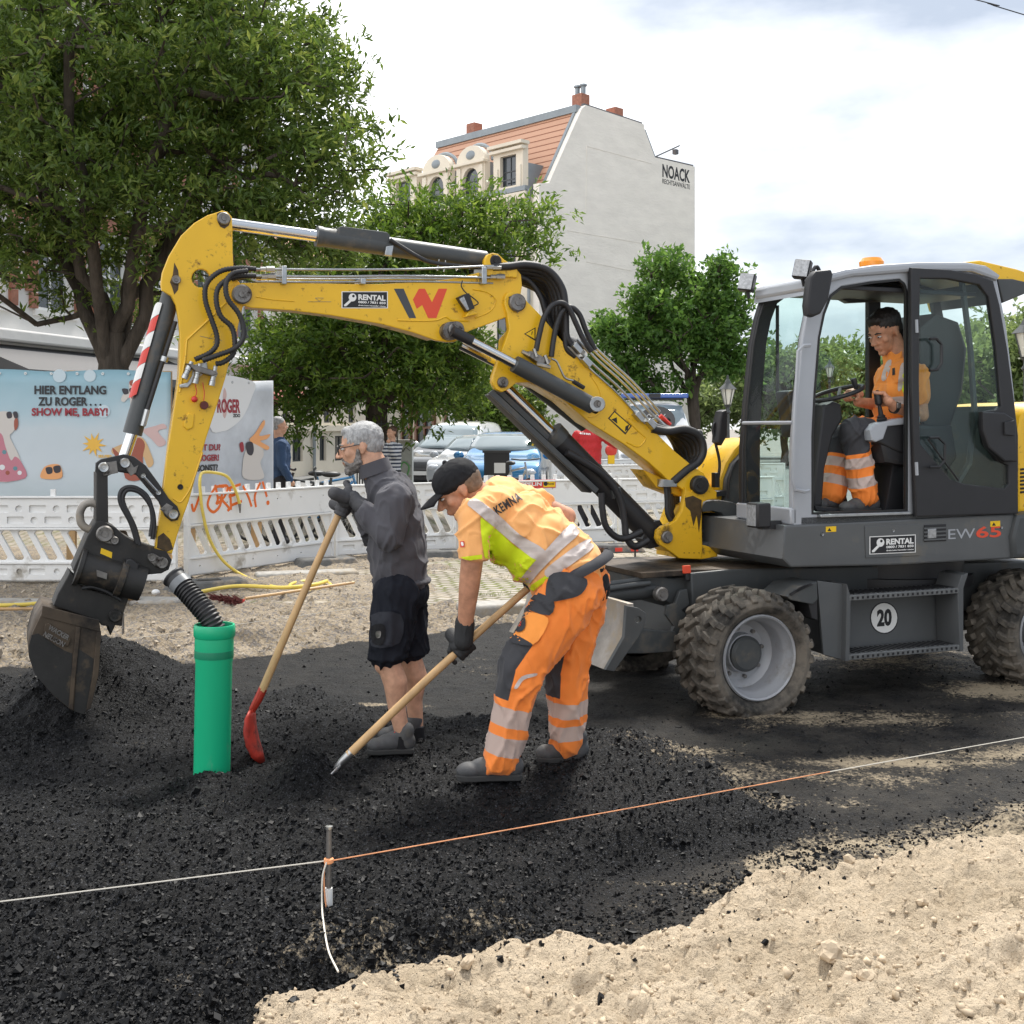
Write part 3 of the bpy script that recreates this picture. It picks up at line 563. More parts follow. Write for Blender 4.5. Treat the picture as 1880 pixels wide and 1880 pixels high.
def dormer(pxa, pxb, pyt, pyb, arched):
    x0 = fp(pxa, pyt)[0]; x1 = fp(pxb, pyt)[0]; zt = fp((pxa+pxb)/2, pyt)[1]; zb = ze-.3; w_ = x1-x0
    wx0, wx1 = x0+w_*.23, x1-w_*.23; wt = zt-(.98 if arched else .42); wb = zb+.40
    op = arch(wx0, wx1, wb, wt) if arched else rect(wx0, wx1, wb, wt)
    top = [(x1, zt-.75)]+[(x0+w_/2+w_*.5*math.cos(math.pi*k/10), zt-.75+.75*math.sin(math.pi*k/10)) for k in range(1, 10)]+[(x0, zt-.75)] if arched else [(x1, zt), (x0, zt)]
    d = plate('dormer', [(x0, zb), (x1, zb)]+top, [op], -.10, .22, M['cream'], hb)
    MB().box(((x0+x1)/2, 1.3, (zb+zt-.8)/2), (w_-.1, 2.16, zt-.8-zb)).build('dormer_cheek', M['zincroof'], d, False)
    mb = MB(); mb.box(((x0+x1)/2, -.14, zt-(.80 if arched else .22)), (w_+.24, .3, .14)); mb.box(((x0+x1)/2, -.12, wb-.12), (wx1-wx0+.2, .2, .10))
    for xx in (x0+w_*.11, x1-w_*.11): mb.box((xx, -.13, (zb+zt-.9)/2), (w_*.14, .1, zt-.95-zb))
    mb.build('dormer_trim', M['cream'], d, bevel=.02)
    if arched:
        mb = MB(); mb.tube([(x0+w_/2+(w_*.5+.05)*math.cos(math.pi*k/12), .35, zt-.72+.82*math.sin(math.pi*k/12)) for k in range(13)], .09, 6); mb.ball((x0+w_/2, -.1, zt-.42), (.3, .08, .2)); mb.build('dormer_pediment', M['zincroof'], d)
    else: MB().box(((x0+x1)/2, -.1, zt), (w_+.3, .5, .14)).build('dormer_pediment', M['cream'], d)
    window(d, wx0, wx1, wb, wt, .12, M['frame'], (2, 2) if not arched else (1, 2), .05, arched, fw=.06)
    MB().box(((wx0+wx1)/2, -.18, wb+.25), (wx1-wx0, .03, .05)).build('dormer_rail', M['frame'], d)
dormer(909, 963, 268, 345, False); dormer(841, 893, 268, 360, True); dormer(778, 829, 285, 370, True); dormer(719, 768, 317, 385, False)
for k in range(4):
    xa = -2.0-2.5*k
    for z0 in (4.6, 8.0): window(hb, xa-.55, xa+.55, z0, z0+1.9, .02, M['frame'], (2, 2), .05, fw=.07, sill=M['cream'])
for pa, pb, za, zb in ((724, 757, .15, 3.3), (764, 800, .15, 3.4), (936, 960, .15, 3.2)):
    xa, xb = fp(pa, 760)[0], fp(pb, 760)[0]; window(hb, xa, xb, za, zb, .0, M['brownwood'], (2, 2), .12, name='shopfront', fw=.16)
xa, xb = fp(815, 760)[0], fp(853, 760)[0]; plate('doorway', grow(arch(xa, xb, .12, 3.5), .12), [arch(xa, xb, .12, 3.5)], -.1, .02, M['cream'], hb); plate('door', arch(xa+.02, xb-.02, .12, 3.48), [], .0, .015, M['brownwood'], hb)
def gtext(s, pts, bold=0.0, name='lettering'):
    a, b = gp(*pts[0]), gp(*pts[1]); me = text_mesh(s, a[0], b[0], a[1], a[1]+pts[2], -.004, bold=bold); me.transform(RZ90); link(name, me, M['ink'], hb, False)
gtext('NOACK', ((1216, 325), (1266.5, 333), .62), .03); gtext('RECHTSANWÄLTE', ((1216, 336.5), (1266.5, 344), .27), .012)
mb = MB(); q = gp(1203, 289); mb.tube([(q[0], .17, q[1]), (q[0]+2.0, .17, q[1]+.9)], .035, 5); mb.box((q[0]+1.7, .17, q[1]+.55), (.22, .2, .22)); me = mb.mesh(); me.transform(RZ90); link('roof_lamp', me, M['slate'], hb)
mb = MB(); a, b = gp(1077, 268), gp(1196, 300); c, d = gp(1077, 400), gp(1077, 478)
for p_, q_ in ((a, b), (a, gp(1076, 392)), (gp(1042, 423), gp(1184, 447)), (gp(1076, 480), gp(1160, 497))): mb.tube([(p_[0], .0, p_[1]), (q_[0], .0, q_[1])], .022, 4)
me = mb.mesh(); me.transform(RZ90); link('wall_groove', me, M['gable'], hb)
# ---- white house behind the big tree
A, B = W(-300, 755, 17.5), W(497, 755, 31); LB = math.hypot(B.x-A.x, B.y-A.y); FB = Frame(A.x, A.y, math.atan2(B.y-A.y, B.x-A.x))
wb_ = FB.thing('white_townhouse', 'white house with brick framed windows half hidden behind the big left tree', 'building')
H1 = 10.2; nW = 7; holes = []; spec = []
for k in range(nW):
    xc = 1.3+k*(LB-2.6)/(nW-1)
    for z0 in (3.9, 7.0): spec.append((xc-.5, xc+.5, z0, z0+1.75))
plate('wall', rect(0, LB, 0, H1), [rect(*s_) for s_ in spec], 0, .35, M['whitewall'], wb_)
MB().box((LB/2, 3.2, H1/2-.1), (LB, 5.6, H1-.4)).build('rear_wall', M['whitewall'], wb_, False)
for s_ in spec:
    f = window(wb_, *s_, .16, M['white'], (2, 2), .05, fw=.07, sill=M['whitewall'])
    mb = MB()
    for k in range(6):
        for sx in (s_[0]-.17-(.06 if k % 2 else 0), s_[1]+.17+(.06 if k % 2 else 0)): mb.box((sx, -.03, s_[2]+.15+k*.3), (.3 if k % 2 else .2, .07, .28))
    mb.box(((s_[0]+s_[1])/2, -.035, s_[3]+.16), (1.5, .075, .28)); mb.build('surround', M['brick'], f, bevel=.01)
mb = MB(); mb.box((LB/2, -.12, 3.35), (LB, .3, .22)); mb.box((LB/2, -.18, H1), (LB+.4, .55, .35)); mb.box((LB/2, -.06, 6.4), (LB, .14, .16)); mb.build('cornice', M['whitewall'], wb_, bevel=.04)
for xa, xb in ((.5, 3.4), (4.2, 7.0), (8.2, 10.6), (12.0, 14.2)): window(wb_, xa, xb, .6, 2.7, -.0, M['slate'], (3, 1), .1, name='shop_window', fw=.1)
me = plate_mesh([(-1.3, 2.55), (-1.3, 2.7), (0, 3.2), (0, 2.55)], [], 2.5, 9.0); me.transform(Matrix.Rotation(R(90), 4, 'Z')); me.transform(Matrix.Translation((11.6, 0, 0))); link('awning', me, M['slate'], wb_)
me = plate_mesh([(-1.1, 2.35), (-1.1, 2.5), (0, 2.9), (0, 2.35)], [], 0, 3.6); me.transform(RZ90); me.transform(Matrix.Translation((15.4, 0, 0))); link('awning', me, mat('red_awning', (.25, .05, .035), .8, 0, .2, 4), wb_)
# ---- cream house beyond, between banner and middle tree
A, B = W(440, 755, 36), W(735, 755, 50); LC_ = math.hypot(B.x-A.x, B.y-A.y); FC = Frame(A.x, A.y, math.atan2(B.y-A.y, B.x-A.x))
ch = FC.thing('cream_townhouse', 'small cream house with tall shutterless windows between the banner and the middle tree', 'building')
cp = lambda px, py: (lambda v: (v.x, v.z))(FC.p(px, py)); spec = []
for pa, pb, ya, yb in ((519, 533, 776, 722), (543, 557, 776, 722), (595, 608, 776, 725), (640, 652, 776, 725), (519, 533, 690, 640), (543, 557, 690, 640), (595, 608, 690, 640), (640, 655, 690, 640), (537, 556, 848, 797), (512, 527, 848, 797), (587, 599, 846, 800), (615, 640, 846, 800), (660, 690, 846, 800)):
    a, b = cp(pa, ya), cp(pb, yb); spec.append((a[0], b[0], max(a[1], .2), b[1]))
plate('wall', rect(0, LC_, 0, 7.4), [rect(*s_) for s_ in spec], 0, .3, M['cream'], ch); MB().box((LC_/2, 2.4, 3.6), (LC_, 4, 7)).build('rear_wall', M['cream'], ch, False)
for s_ in spec: window(ch, *s_, .14, M['frame'], (2, 1), .05, fw=.05)
mb = MB(); mb.box((LC_/2, -.06, cp(520, 786)[1]), (LC_, .14, .2)); mb.box((LC_/2, -.1, 7.4), (LC_, .4, .3)); mb.build('cornice', M['cream'], ch)
mb = MB(); mb.v = [(0, -.2, 7.5), (LC_, -.2, 7.5), (LC_, 3, 9.6), (0, 3, 9.6)]; mb.f = [(0, 1, 2, 3)]; mb.build('roof', M['tiles'], ch)
xd = cp(572, 760)[0]; MB().tube([(xd, -.1, 0), (xd, -.1, 7.2)], .06, 8).build('downpipe', M['zincroof'], ch)
# ================================================================== TREES
M['bark'] = mat('bark', (.075, .062, .05), .9, 0, .4, 10, .9, 24, stretch=(1, 1, .25), spec=.15, bdist=.03)
def tree(name, label, base, fork, lobes, n_attr, n_leaf, leaf, lm, r0, seed, group=None, limbs=0, tuft=9, spread=.34, droop=.1, shell=.45, wid=.34, step=.4, minr=.006):
    rg = np.random.default_rng(seed); base = np.array(base, float); fork = np.array(fork, float)
    lob = [(np.array(c, float), np.array(r, float)) for c, r in lobes]; vol = np.array([np.prod(r) for _, r in lob]); vol = vol/vol.sum()
    P = []
    while len(P) < n_attr:
        c, r = lob[rg.choice(len(lob), p=vol)]; u = rg.normal(size=3); u /= np.linalg.norm(u); t = rg.random()**shell; P.append(c+u*r*t)
    P = np.array(P); P = P[np.argsort(np.linalg.norm(P-fork, axis=1))]
    nodes = [base]; par = [-1]
    for k in range(1, 6): nodes.append(base+(fork-base)*k/5+np.array([rg.normal()*.02, rg.normal()*.02, 0])*(k < 5)); par.append(k-1)
    chains = [list(range(6))]; depth = [0.]*6
    for k in range(limbs):                                   # strong first limbs
        a = 2*math.pi*(k+rg.uniform(-.25, .25))/limbs; c, r = lob[0]; tgt = c+np.array([math.cos(a)*r[0]*.55, math.sin(a)*r[1]*.55, r[2]*rg.uniform(-.25, .45)]); q = 5 if k % 2 else 4; ch_ = [q]; n_ = max(3, int(np.linalg.norm(tgt-nodes[q])/step)); s0 = nodes[q]
        for j in range(1, n_+1):
            t = j/n_; p_ = s0+(tgt-s0)*t; p_[2] -= .18*math.sin(math.pi*t)*np.linalg.norm((tgt-s0)[:2])*.5; p_ = p_+rg.normal(size=3)*.05; nodes.append(p_); par.append(ch_[-1]); depth.append(0); ch_.append(len(nodes)-1)
        chains.append(ch_)
    tips = []
    for p_ in P:
        nd_ = np.array(nodes[4:]); d = np.linalg.norm(nd_-p_, axis=1)+.7*np.maximum(nd_[:, 2]-p_[2], 0)+.12*np.array(depth[4:]); q = int(np.argmin(d))+4; s0 = nodes[q]; n_ = max(1, int(np.linalg.norm(p_-s0)/step)); ch_ = [q]; prev = s0
        for j in range(1, n_+1):
            t = j/n_; c_ = s0+(p_-s0)*t+rg.normal(size=3)*step*.16*(j < n_); c_[2] += droop*math.sin(math.pi*t)*.6
            nodes.append(c_); par.append(ch_[-1]); depth.append(depth[ch_[-1]]+step); ch_.append(len(nodes)-1)
        chains.append(ch_); tips.append(ch_[-1])
    rad = np.zeros(len(nodes)); acc = np.zeros(len(nodes)); leafnode = np.ones(len(nodes), bool); leafnode[[p_ for p_ in par if p_ >= 0]] = False
    for i in range(len(nodes)-1, 0, -1):
        if leafnode[i]: acc[i] += 1
        acc[par[i]] += acc[i]
    rad = np.maximum((acc/acc[1])**.46*r0, minr)
    rad[0] = r0*1.3; rad[1] = r0*1.06
    root = thing(name, label, 'tree', tuple(base), 0, group); mb = MB()
    for ch_ in chains:
        if len(ch_) < 2: continue
        rr = [rad[i] for i in ch_]; rr[0] = min(rr[0], rr[1]*1.25) if ch_[0] != 0 else rr[0]
        pts = [nodes[i]-base for i in ch_]; mb.tube(pts, rr, 10 if rr[0] > .08 else (6 if rr[0] > .025 else 4))
    mb.build('trunk', M['bark'], root, True, 0, 80)
    nd_ = np.array(nodes)-base; cand = np.array([i for i in range(6, len(nodes)) if acc[i] <= 3] or range(6, len(nodes))); nt_ = n_leaf//tuft
    ctr = nd_[rg.choice(cand, nt_)]+rg.normal(size=(nt_, 3))*spread*np.array([1, 1, .75]); axis = fork-base; out = ctr-(axis*1.1)
    out /= np.linalg.norm(out, axis=1)[:, None]; td = out*.6+np.array([0, 0, .45])+rg.normal(size=(nt_, 3))*.45; td /= np.linalg.norm(td, axis=1)[:, None]
    C = np.repeat(ctr, tuft, 0)+rg.normal(size=(nt_*tuft, 3))*leaf*.35; D = np.repeat(td, tuft, 0)*.55+rg.normal(size=(nt_*tuft, 3))*.62; D[:, 2] -= droop; D /= np.linalg.norm(D, axis=1)[:, None]
    S = np.cross(D, rg.normal(size=D.shape)*.7+np.array([0, 0, 1])); S /= np.linalg.norm(S, axis=1)[:, None]+1e-9; Nn = np.cross(S, D)
    ln = leaf*rg.uniform(.65, 1.2, len(C))[:, None]; w_ = ln*wid*.5*rg.uniform(.8, 1.2, len(C))[:, None]
    V = np.stack([C, C+D*ln*.45+S*w_+Nn*w_*.35, C+D*ln-Nn*ln*.08, C+D*ln*.45-S*w_+Nn*w_*.35], 1).reshape(-1, 3); i = np.arange(len(C))*4
    Q = np.concatenate([np.stack([i, i+1, i+2], 1), np.stack([i, i+2, i+3], 1)])
    me = np_mesh('crown', V, Q, 3); tone = np.repeat(np.clip(.5*rg.random(nt_)[:, None]+.5*rg.random((nt_, tuft)), 0, 1).ravel(), 4)
    attr(me, 'tone', tone); link('crown', me, lm, root, False); return root
LM1 = leaf_mat('glossy_leaf', (.036, .072, .012), (.10, .165, .028), (.27, .32, .075))
LM2 = leaf_mat('lime_leaf', (.035, .085, .010), (.09, .165, .02), (.22, .31, .05))
LM3 = leaf_mat('maple_leaf', (.035, .095, .016), (.085, .18, .03), (.18, .30, .06))
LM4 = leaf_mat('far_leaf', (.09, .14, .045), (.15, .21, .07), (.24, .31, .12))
b1 = W(212, 760, 14.2); b1.z = .1
def L1(px, py, d, rx, ry, rz): v = W(px, py, d); return ((v.x, v.y, v.z), (rx, ry, rz))
f1 = W(208, 610, 14.1)
tree('broad_tree', 'broad dark leaved tree with many twisting limbs rising behind the blue banner', b1, f1,
     [L1(215, 190, 14.2, 2.9, 2.6, 1.9), L1(500, 250, 13.6, 1.15, 1.3, 1.15), L1(20, 130, 14, 1.6, 2, 1.6), L1(420, 50, 14.5, 1.3, 1.8, .9), L1(500, 400, 13.8, .95, 1.1, .55), L1(580, 200, 13.9, .55, .8, .6), L1(60, 450, 14.2, 1.0, 1.2, .55), L1(330, 470, 14.6, 1.0, 1.1, .5), L1(-120, 250, 14, 1.2, 1.8, 1.8), L1(440, 150, 13.6, 1.1, 1.2, .9), L1(580, 320, 13.4, .62, .9, .55), L1(520, 430, 13.6, 1.0, 1.1, .4), L1(350, 330, 13.2, 1.4, 1.0, .9), L1(120, 330, 13.2, 1.3, 1, .8), L1(40, 545, 13.6, .9, 1, .45), L1(570, 425, 13.5, .85, 1, .38), L1(620, 300, 13.4, .55, .8, .45), L1(480, 480, 13.7, .7, .8, .3), L1(300, 540, 15.5, .8, .8, .5), L1(-60, 480, 14, 1, 1.2, .7), L1(600, 240, 13.5, .42, .7, .5), L1(230, -120, 14, 2.3, 2, 1.2)],
     1000, 96000, .12, LM1, .19, 11, limbs=8, tuft=9, spread=.17, droop=.12, wid=.33)
b2 = W(693, 760, 22); b2.z = .11
tree('street_tree', 'full crowned street tree standing right behind the grey haired worker', b2, W(692, 690, 22),
     [L1(680, 640, 22, 2.3, 2.2, 1.15), L1(560, 690, 21.6, 1.0, 1.3, .9), L1(800, 690, 21.8, .95, 1.2, .95), L1(760, 440, 22, 1.4, 1.6, .8), L1(920, 430, 21.8, 1.0, 1.1, .7), L1(700, 520, 22, 1.8, 1.8, .9), L1(990, 420, 21.7, .4, .6, .4), L1(530, 790, 21.5, .35, .6, .35), L1(850, 390, 21.8, .6, .8, .4)],
     520, 46000, .15, LM2, .2, 23, limbs=6, tuft=8, spread=.26, droop=.16, wid=.36)
b3 = W(1278, 760, 39); b3.z = .1
tree('maple_tree', 'bright green spreading tree in front of the blank gable wall', b3, W(1272, 700, 39),
     [L1(1255, 590, 39, 2.1, 2, 1.3), L1(1215, 490, 38.6, 1.0, 1.2, .62), L1(1310, 510, 38.8, .85, 1, .7), L1(1140, 615, 38.5, .85, 1.2, .6), L1(1350, 560, 38.8, .5, .8, .8), L1(1160, 690, 38.5, 1.1, 1.2, .6), L1(1320, 670, 38.6, .9, 1, .7), L1(1215, 720, 38.5, .9, .8, .45), L1(1350, 690, 38.5, .45, .7, .4), L1(1110, 680, 38.3, .7, .8, .5), L1(1180, 560, 38.3, .8, .9, .4), L1(1360, 640, 38.4, .6, .8, .4)],
     330, 22000, .21, LM3, .2, 31, limbs=6, tuft=8, spread=.24, droop=.1, wid=.55)
b4 = W(918, 820, 41); b4.z = .1
tree('small_tree', 'small dense tree in front of the house, behind the parked cars', b4, W(916, 800, 41), [L1(915, 750, 41, 1.5, 1.3, .95), L1(870, 740, 41, .9, .9, .6), L1(965, 765, 41, .8, .8, .6)], 140, 9000, .2, LM1, .12, 41, limbs=4, tuft=8, spread=.25, wid=.5)
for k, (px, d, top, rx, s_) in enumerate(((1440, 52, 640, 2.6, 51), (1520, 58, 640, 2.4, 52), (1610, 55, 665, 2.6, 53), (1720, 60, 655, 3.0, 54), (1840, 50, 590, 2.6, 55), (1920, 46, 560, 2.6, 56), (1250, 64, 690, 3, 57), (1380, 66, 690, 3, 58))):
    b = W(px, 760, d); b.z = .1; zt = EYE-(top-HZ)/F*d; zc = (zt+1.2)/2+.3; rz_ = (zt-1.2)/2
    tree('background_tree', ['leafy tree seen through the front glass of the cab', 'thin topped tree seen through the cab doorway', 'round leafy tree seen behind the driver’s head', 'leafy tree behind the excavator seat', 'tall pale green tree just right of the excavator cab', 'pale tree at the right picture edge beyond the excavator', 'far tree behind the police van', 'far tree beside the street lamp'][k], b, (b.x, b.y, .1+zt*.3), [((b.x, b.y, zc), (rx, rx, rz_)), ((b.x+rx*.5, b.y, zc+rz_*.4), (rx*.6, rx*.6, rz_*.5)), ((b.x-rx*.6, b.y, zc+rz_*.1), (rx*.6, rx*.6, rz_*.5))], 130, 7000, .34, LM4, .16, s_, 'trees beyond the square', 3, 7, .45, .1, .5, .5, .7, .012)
# ================================================================== BARRIERS
M['barrier'] = mat('white_barrier_plastic', (.78, .78, .765), .45, 0, .05, 2, .03, 40, dirt=(.40, .37, .32), dscale=2.1, damt=.17)
M['foot'] = mat('recycled_rubber', (.10, .10, .098), .85, 0, .25, 12, .4, 90, dirt=(.27, .22, .165), dscale=4, damt=.4)
def rrect(x0, x1, z0, z1, r, n=3, sh=0.0):
    o = []
    for cx, cz, a in ((x1-r, z0+r, -90), (x1-r, z1-r, 0), (x0+r, z1-r, 90), (x0+r, z0+r, 180)):
        for k in range(n+1): t = R(a+90*k/n); o.append((cx+r*math.cos(t)+sh*(cz-z0), cz+r*math.sin(t)))
    return o
def circ(cx, cz, r, n=14): return [(cx+r*math.cos(2*math.pi*k/n), cz+r*math.sin(2*math.pi*k/n)) for k in range(n)]
BZ = 1.0
def barrier(p, q, label, smooth_face, z0=ZP, parts=True):
    """safety barrier panel from ground point p to q; height 1 m with stub pegs on top"""
    Ln = math.hypot(q[0]-p[0], q[1]-p[1]); fr = Frame(p[0], p[1], math.atan2(q[1]-p[1], q[0]-p[0]), z0)
    b = fr.thing('safety_barrier', label, 'barrier', 'white safety barriers around the road works')
    n = max(6, int(round(Ln/.165))); st = Ln/n; slots = []
    for k in range(n-1):
        x = .06+k*st; slots.append(rrect(x, x+st*.62, .265, .565, st*.2, 3, -.55)); 
        slots[-1] = [(a+.15, z) for a, z in slots[-1]]
    top = [(Ln, .90)]
    for k in (range(n) if smooth_face else (n//2,)):
        xc = Ln-(k+.5)*st; top += [(xc+.026, .90), (xc+.024, .985), (xc-.024, .985), (xc-.026, .90)]
    outer = [(0, .05), (Ln, .05)]+top+[(0, .90)]
    back = plate('panel', outer, slots, .0, .034, M['barrier'], b, .003)
    rec = []
    if not smooth_face:
        for r_, z in ((0, .75), (1, .635)):
            k = 0; x = .10
            while x < Ln-.22:
                if (k+r_) % 2: rec.append(circ(x+.05, z+.035, .036)); x += .155
                else: rec.append(rrect(x, x+.17, z, z+.072, .012)); x += .225
                k += 1
        x = .1; k = 0
        while x < Ln-.2:
            rec.append(circ(x+.05, .15, .03) if k % 2 else rrect(x, x+.16, .12, .18, .012)); x += .15 if k % 2 else .23; k += 1
    else:
        for k in range(6): rec.append(circ(.18+k*(Ln-.36)/5, .80, .010, 8)); rec.append(circ(.18+k*(Ln-.36)/5, .15, .010, 8))
    fz = (.60, .89)
    plate('panel_face', rect(.015, Ln-.015, *fz), [r_ for r_ in rec if r_[0][1] > .5], -.022, -.001, M['barrier'], b, .003)
    plate('panel_face', rect(.015, Ln-.015, .065, .225), [r_ for r_ in rec if r_[0][1] < .5], -.022, -.001, M['barrier'], b, .003)
    mb = MB()
    for z in (.905, .585, .24): mb.box((Ln/2, -.005, z), (Ln, .075, .022))
    for x in (.018, Ln-.018): mb.box((x, -.004, .46), (.034, .07, .90))
    mb.build('rib', M['barrier'], b, bevel=.004); return fr, b
def gz(px, py): v = G(px, py, ZP); return (v.x, v.y)
B1 = barrier((gz(325, 1076)[0]-2.35, gz(325, 1076)[1]-.02), gz(325, 1076), 'patterned white barrier at the far left, in front of the blue banner', False)
B2 = barrier(gz(341, 1068), gz(609, 1029.5), 'white barrier sprayed with orange graffiti left of the grey haired worker', True)
B3 = barrier(gz(614, 1029), gz(835, 1014.5), 'patterned white barrier behind the grey haired worker', False)
B4 = barrier(gz(838, 1014), gz(1131, 1001), 'white barrier with a small red and yellow sign, behind the bending worker', True)
B5 = barrier(gz(1136, 1001), gz(1420, 991), 'patterned white barrier behind the yellow boom foot', False)
barrier(gz(1085, 944), gz(1262, 938), 'far white barrier beside the person in red', False); barrier(gz(1264, 938), gz(1440, 934), 'far white barrier behind the hydraulic hoses', False)
barrier(gz(1010, 925), gz(1180, 915), 'most distant white barrier, beyond the red clad person', False)
def foot(px, py, label, red=False, rz=.2, s=1.0):
    v = G(px, py, ZP); o = MB().box((0, 0, .055*s), (.78*s, .40*s, .11*s), None, (.80, .72)).build('barrier_foot', M['foot'], None, True, .02)
    o.location = (v.x, v.y, ZP-.005); o.rotation_euler = (0, 0, rz); tag(o, label, 'barrier foot', 'rubber feet under the barriers')
    mb = MB(); mb.box((0, -.02, .112*s), (.2*s, .1*s, .006)); mb.build('socket', M['ink'], o)
    if red:
        mb = MB()
        for k in (-.22, 0, .22): mb.box((k*s, -.186*s, .045*s), (.1*s, .012, .05*s))
        mb.build('reflector', M['red'], o)
foot(382, 1086, 'dark rubber barrier foot behind the corrugated hose', rz=.5, s=1.1); foot(598, 1040, 'grey rubber barrier foot left of the grey haired worker', rz=.5)
foot(822, 1024, 'dark rubber barrier foot between the two workers', rz=.4); foot(1130, 1012, 'pale rubber barrier foot with red reflectors behind the bending worker', True, .15, .95)
# writing on the barriers
M['spray'] = mat('orange_spray', (.80, .16, .02), .6)
fr, b = B2; q = lambda px, py: (lambda v: (v.x, -.0245, v.z))(fr.p(px, py, -.0245)); mb = MB()
S = [[(352, 925), (356, 938), (365, 915), (369, 908)], [(412, 893), (396, 895), (384, 915), (382, 930), (392, 940), (404, 928), (408, 905)], [(395, 890), (400, 915), (398, 925), (412, 912), (418, 893), (402, 892)], [(402, 912), (420, 932), (418, 938)], [(422, 895), (424, 925), (424, 936)], [(418, 897), (442, 889)], [(420, 912), (436, 906)], [(424, 928), (444, 920)], [(446, 892), (456, 912), (462, 930)], [(478, 886), (468, 910), (470, 931)], [(482, 884), (490, 912)]]
for st_ in S: mb.tube(catmull([q(*p_) for p_ in st_], 5), .016, 6, True)
mb.ball(q(492, 923), (.026, .004, .026))
mb.v = [(v[0], -.0245+(v[1]+.0245)*.12, v[2]) for v in mb.v]; mb.build('graffiti', M['spray'], b)
fr, b = B4; P_ = lambda px, py: (lambda v: (v.x, v.z))(fr.p(px, py, -.026)); a, c = P_(938, 897), P_(1020, 880)
sg = plate('sign_plate', rect(a[0], c[0], a[1], c[1]), [], -.030, -.0235, M['red'], b); wd = c[0]-a[0]; hh = c[1]-a[1]
plate('sign_panel', rect(a[0]+wd*.72, c[0]-.01, a[1]+.01, c[1]-.01), [], -.0325, -.0302, M['warn'], sg)
text('lettering', 'ZEPPELIN', a[0]+wd*.04, a[0]+wd*.68, a[1]+hh*.26, a[1]+hh*.72, -.0304, M['paper'], sg, bold=.03)
plate('emblem', circ(a[0]+wd*.77, a[1]+hh*.5, hh*.27), [], -.0345, -.0327, M['ink'], sg)
text('lettering', 'Rental', a[0]+wd*.82, a[0]+wd*.96, a[1]+hh*.36, a[1]+hh*.62, -.0329, M['ink'], sg, bold=.01)
# ================================================================== BANNERS
def banner_mat(name):
    m = bpy.data.materials.new(name); m.use_nodes = True; t = m.node_tree; nd = t.nodes; Lk = t.links.new; p = nd['Principled BSDF']; p.inputs['Roughness'].default_value = .45
    tcn = nd.new('ShaderNodeTexCoord'); n = nd.new('ShaderNodeTexNoise'); n.inputs['Scale'].default_value = 1.5; n.inputs['Detail'].default_value = 3; Lk(tcn.outputs['Object'], n.inputs['Vector'])
    sp = nd.new('ShaderNodeSeparateXYZ'); Lk(tcn.outputs['Object'], sp.inputs[0]); a = nd.new('ShaderNodeMath'); a.operation = 'MULTIPLY_ADD'; a.inputs[1].default_value = .55; Lk(n.outputs['Fac'], a.inputs[0]); Lk(sp.outputs[2], a.inputs[2])
    r = nd.new('ShaderNodeValToRGB'); e = r.color_ramp.elements; e[0].position = 0; e[0].color = (.44, .52, .54, 1); e[1].position = 1; e[1].color = (.27, .45, .53, 1)
    for ps, c_ in ((.42, (.56, .62, .66)), (.66, (.53, .60, .64)), (.82, (.38, .53, .60))): q_ = e.new(ps); q_.color = (*c_, 1)
    mr = nd.new('ShaderNodeMapRange'); mr.inputs[1].default_value = .9; mr.inputs[2].default_value = 2.6; Lk(a.outputs[0], mr.inputs[0]); Lk(mr.outputs[0], r.inputs[0]); Lk(r.outputs[0], p.inputs['Base Color'])
    b = nd.new('ShaderNodeBump'); b.inputs['Distance'].default_value = .05; b.inputs['Strength'].default_value = .35; n2 = nd.new('ShaderNodeTexNoise'); n2.inputs['Scale'].default_value = 2.2; Lk(tcn.outputs['Object'], n2.inputs['Vector']); Lk(n2.outputs['Fac'], b.inputs['Height']); Lk(b.outputs[0], p.inputs['Normal']); return m
M['banner'] = banner_mat('printed_banner_blue'); M['bgrey'] = mat('printed_banner_grey', (.50, .53, .57), .45, 0, .25, 1.4, .3, 2.5, bdist=.04)
PR = {k: mat('print_'+k, c, .45) for k, c in dict(maroon=(.30, .02, .035), black=(.02, .02, .024), haze=(.55, .66, .72), pink=(.52, .19, .24), cream=(.60, .56, .52), star=(.80, .46, .06), tan=(.62, .40, .20), rust=(.33, .085, .05), orange=(.78, .36, .14), blush=(.60, .42, .40), glass=(.035, .03, .04), dteal=(.12, .26, .30), white=(.72, .73, .74)).items()}
def banner(x, y, x2, y2, ztop, label, m, name='banner'):
    Ln = math.hypot(x2-x, y2-y); fr = Frame(x, y, math.atan2(y2-y, x2-x)); o = fr.thing(name, label, 'banner', 'printed banners behind the barriers'); nx = 60; nz = 12; mb = MB()
    for j in range(nz+1):
        for i in range(nx+1): u = i/nx; z = .60+(ztop-.60)*j/nz; mb.v.append((u*Ln, .003*math.sin(u*31)*(1-j/nz*.6)+.020, z+(.012*math.sin(u*Ln*5.2) if j == nz else 0)))
    mb.f = [(j*(nx+1)+i, j*(nx+1)+i+1, (j+1)*(nx+1)+i+1, (j+1)*(nx+1)+i) for j in range(nz) for i in range(nx)]
    s_ = mb.build('sheet', m, o, True, 0, 180); s_.modifiers.new('t', 'SOLIDIFY').thickness = .004
    mb = MB()
    for k in range(int(Ln/1.1)+1): mb.box((min(.06+k*1.1, Ln-.05), .09, ztop/2), (.09, .09, ztop))
    mb.box((Ln/2, .06, ztop-.12), (Ln, .03, .08)); mb.build('post', M['wood'], o)
    for k in range(int(Ln/.28)): MB().lathe([(.006, 0), (.016, 0), (.016, -.004), (.006, -.004)], (.1+k*.28, .012, ztop-.035), (0, 1, 0), 8).build('eyelet', M['zinc'], o)
    return fr, o
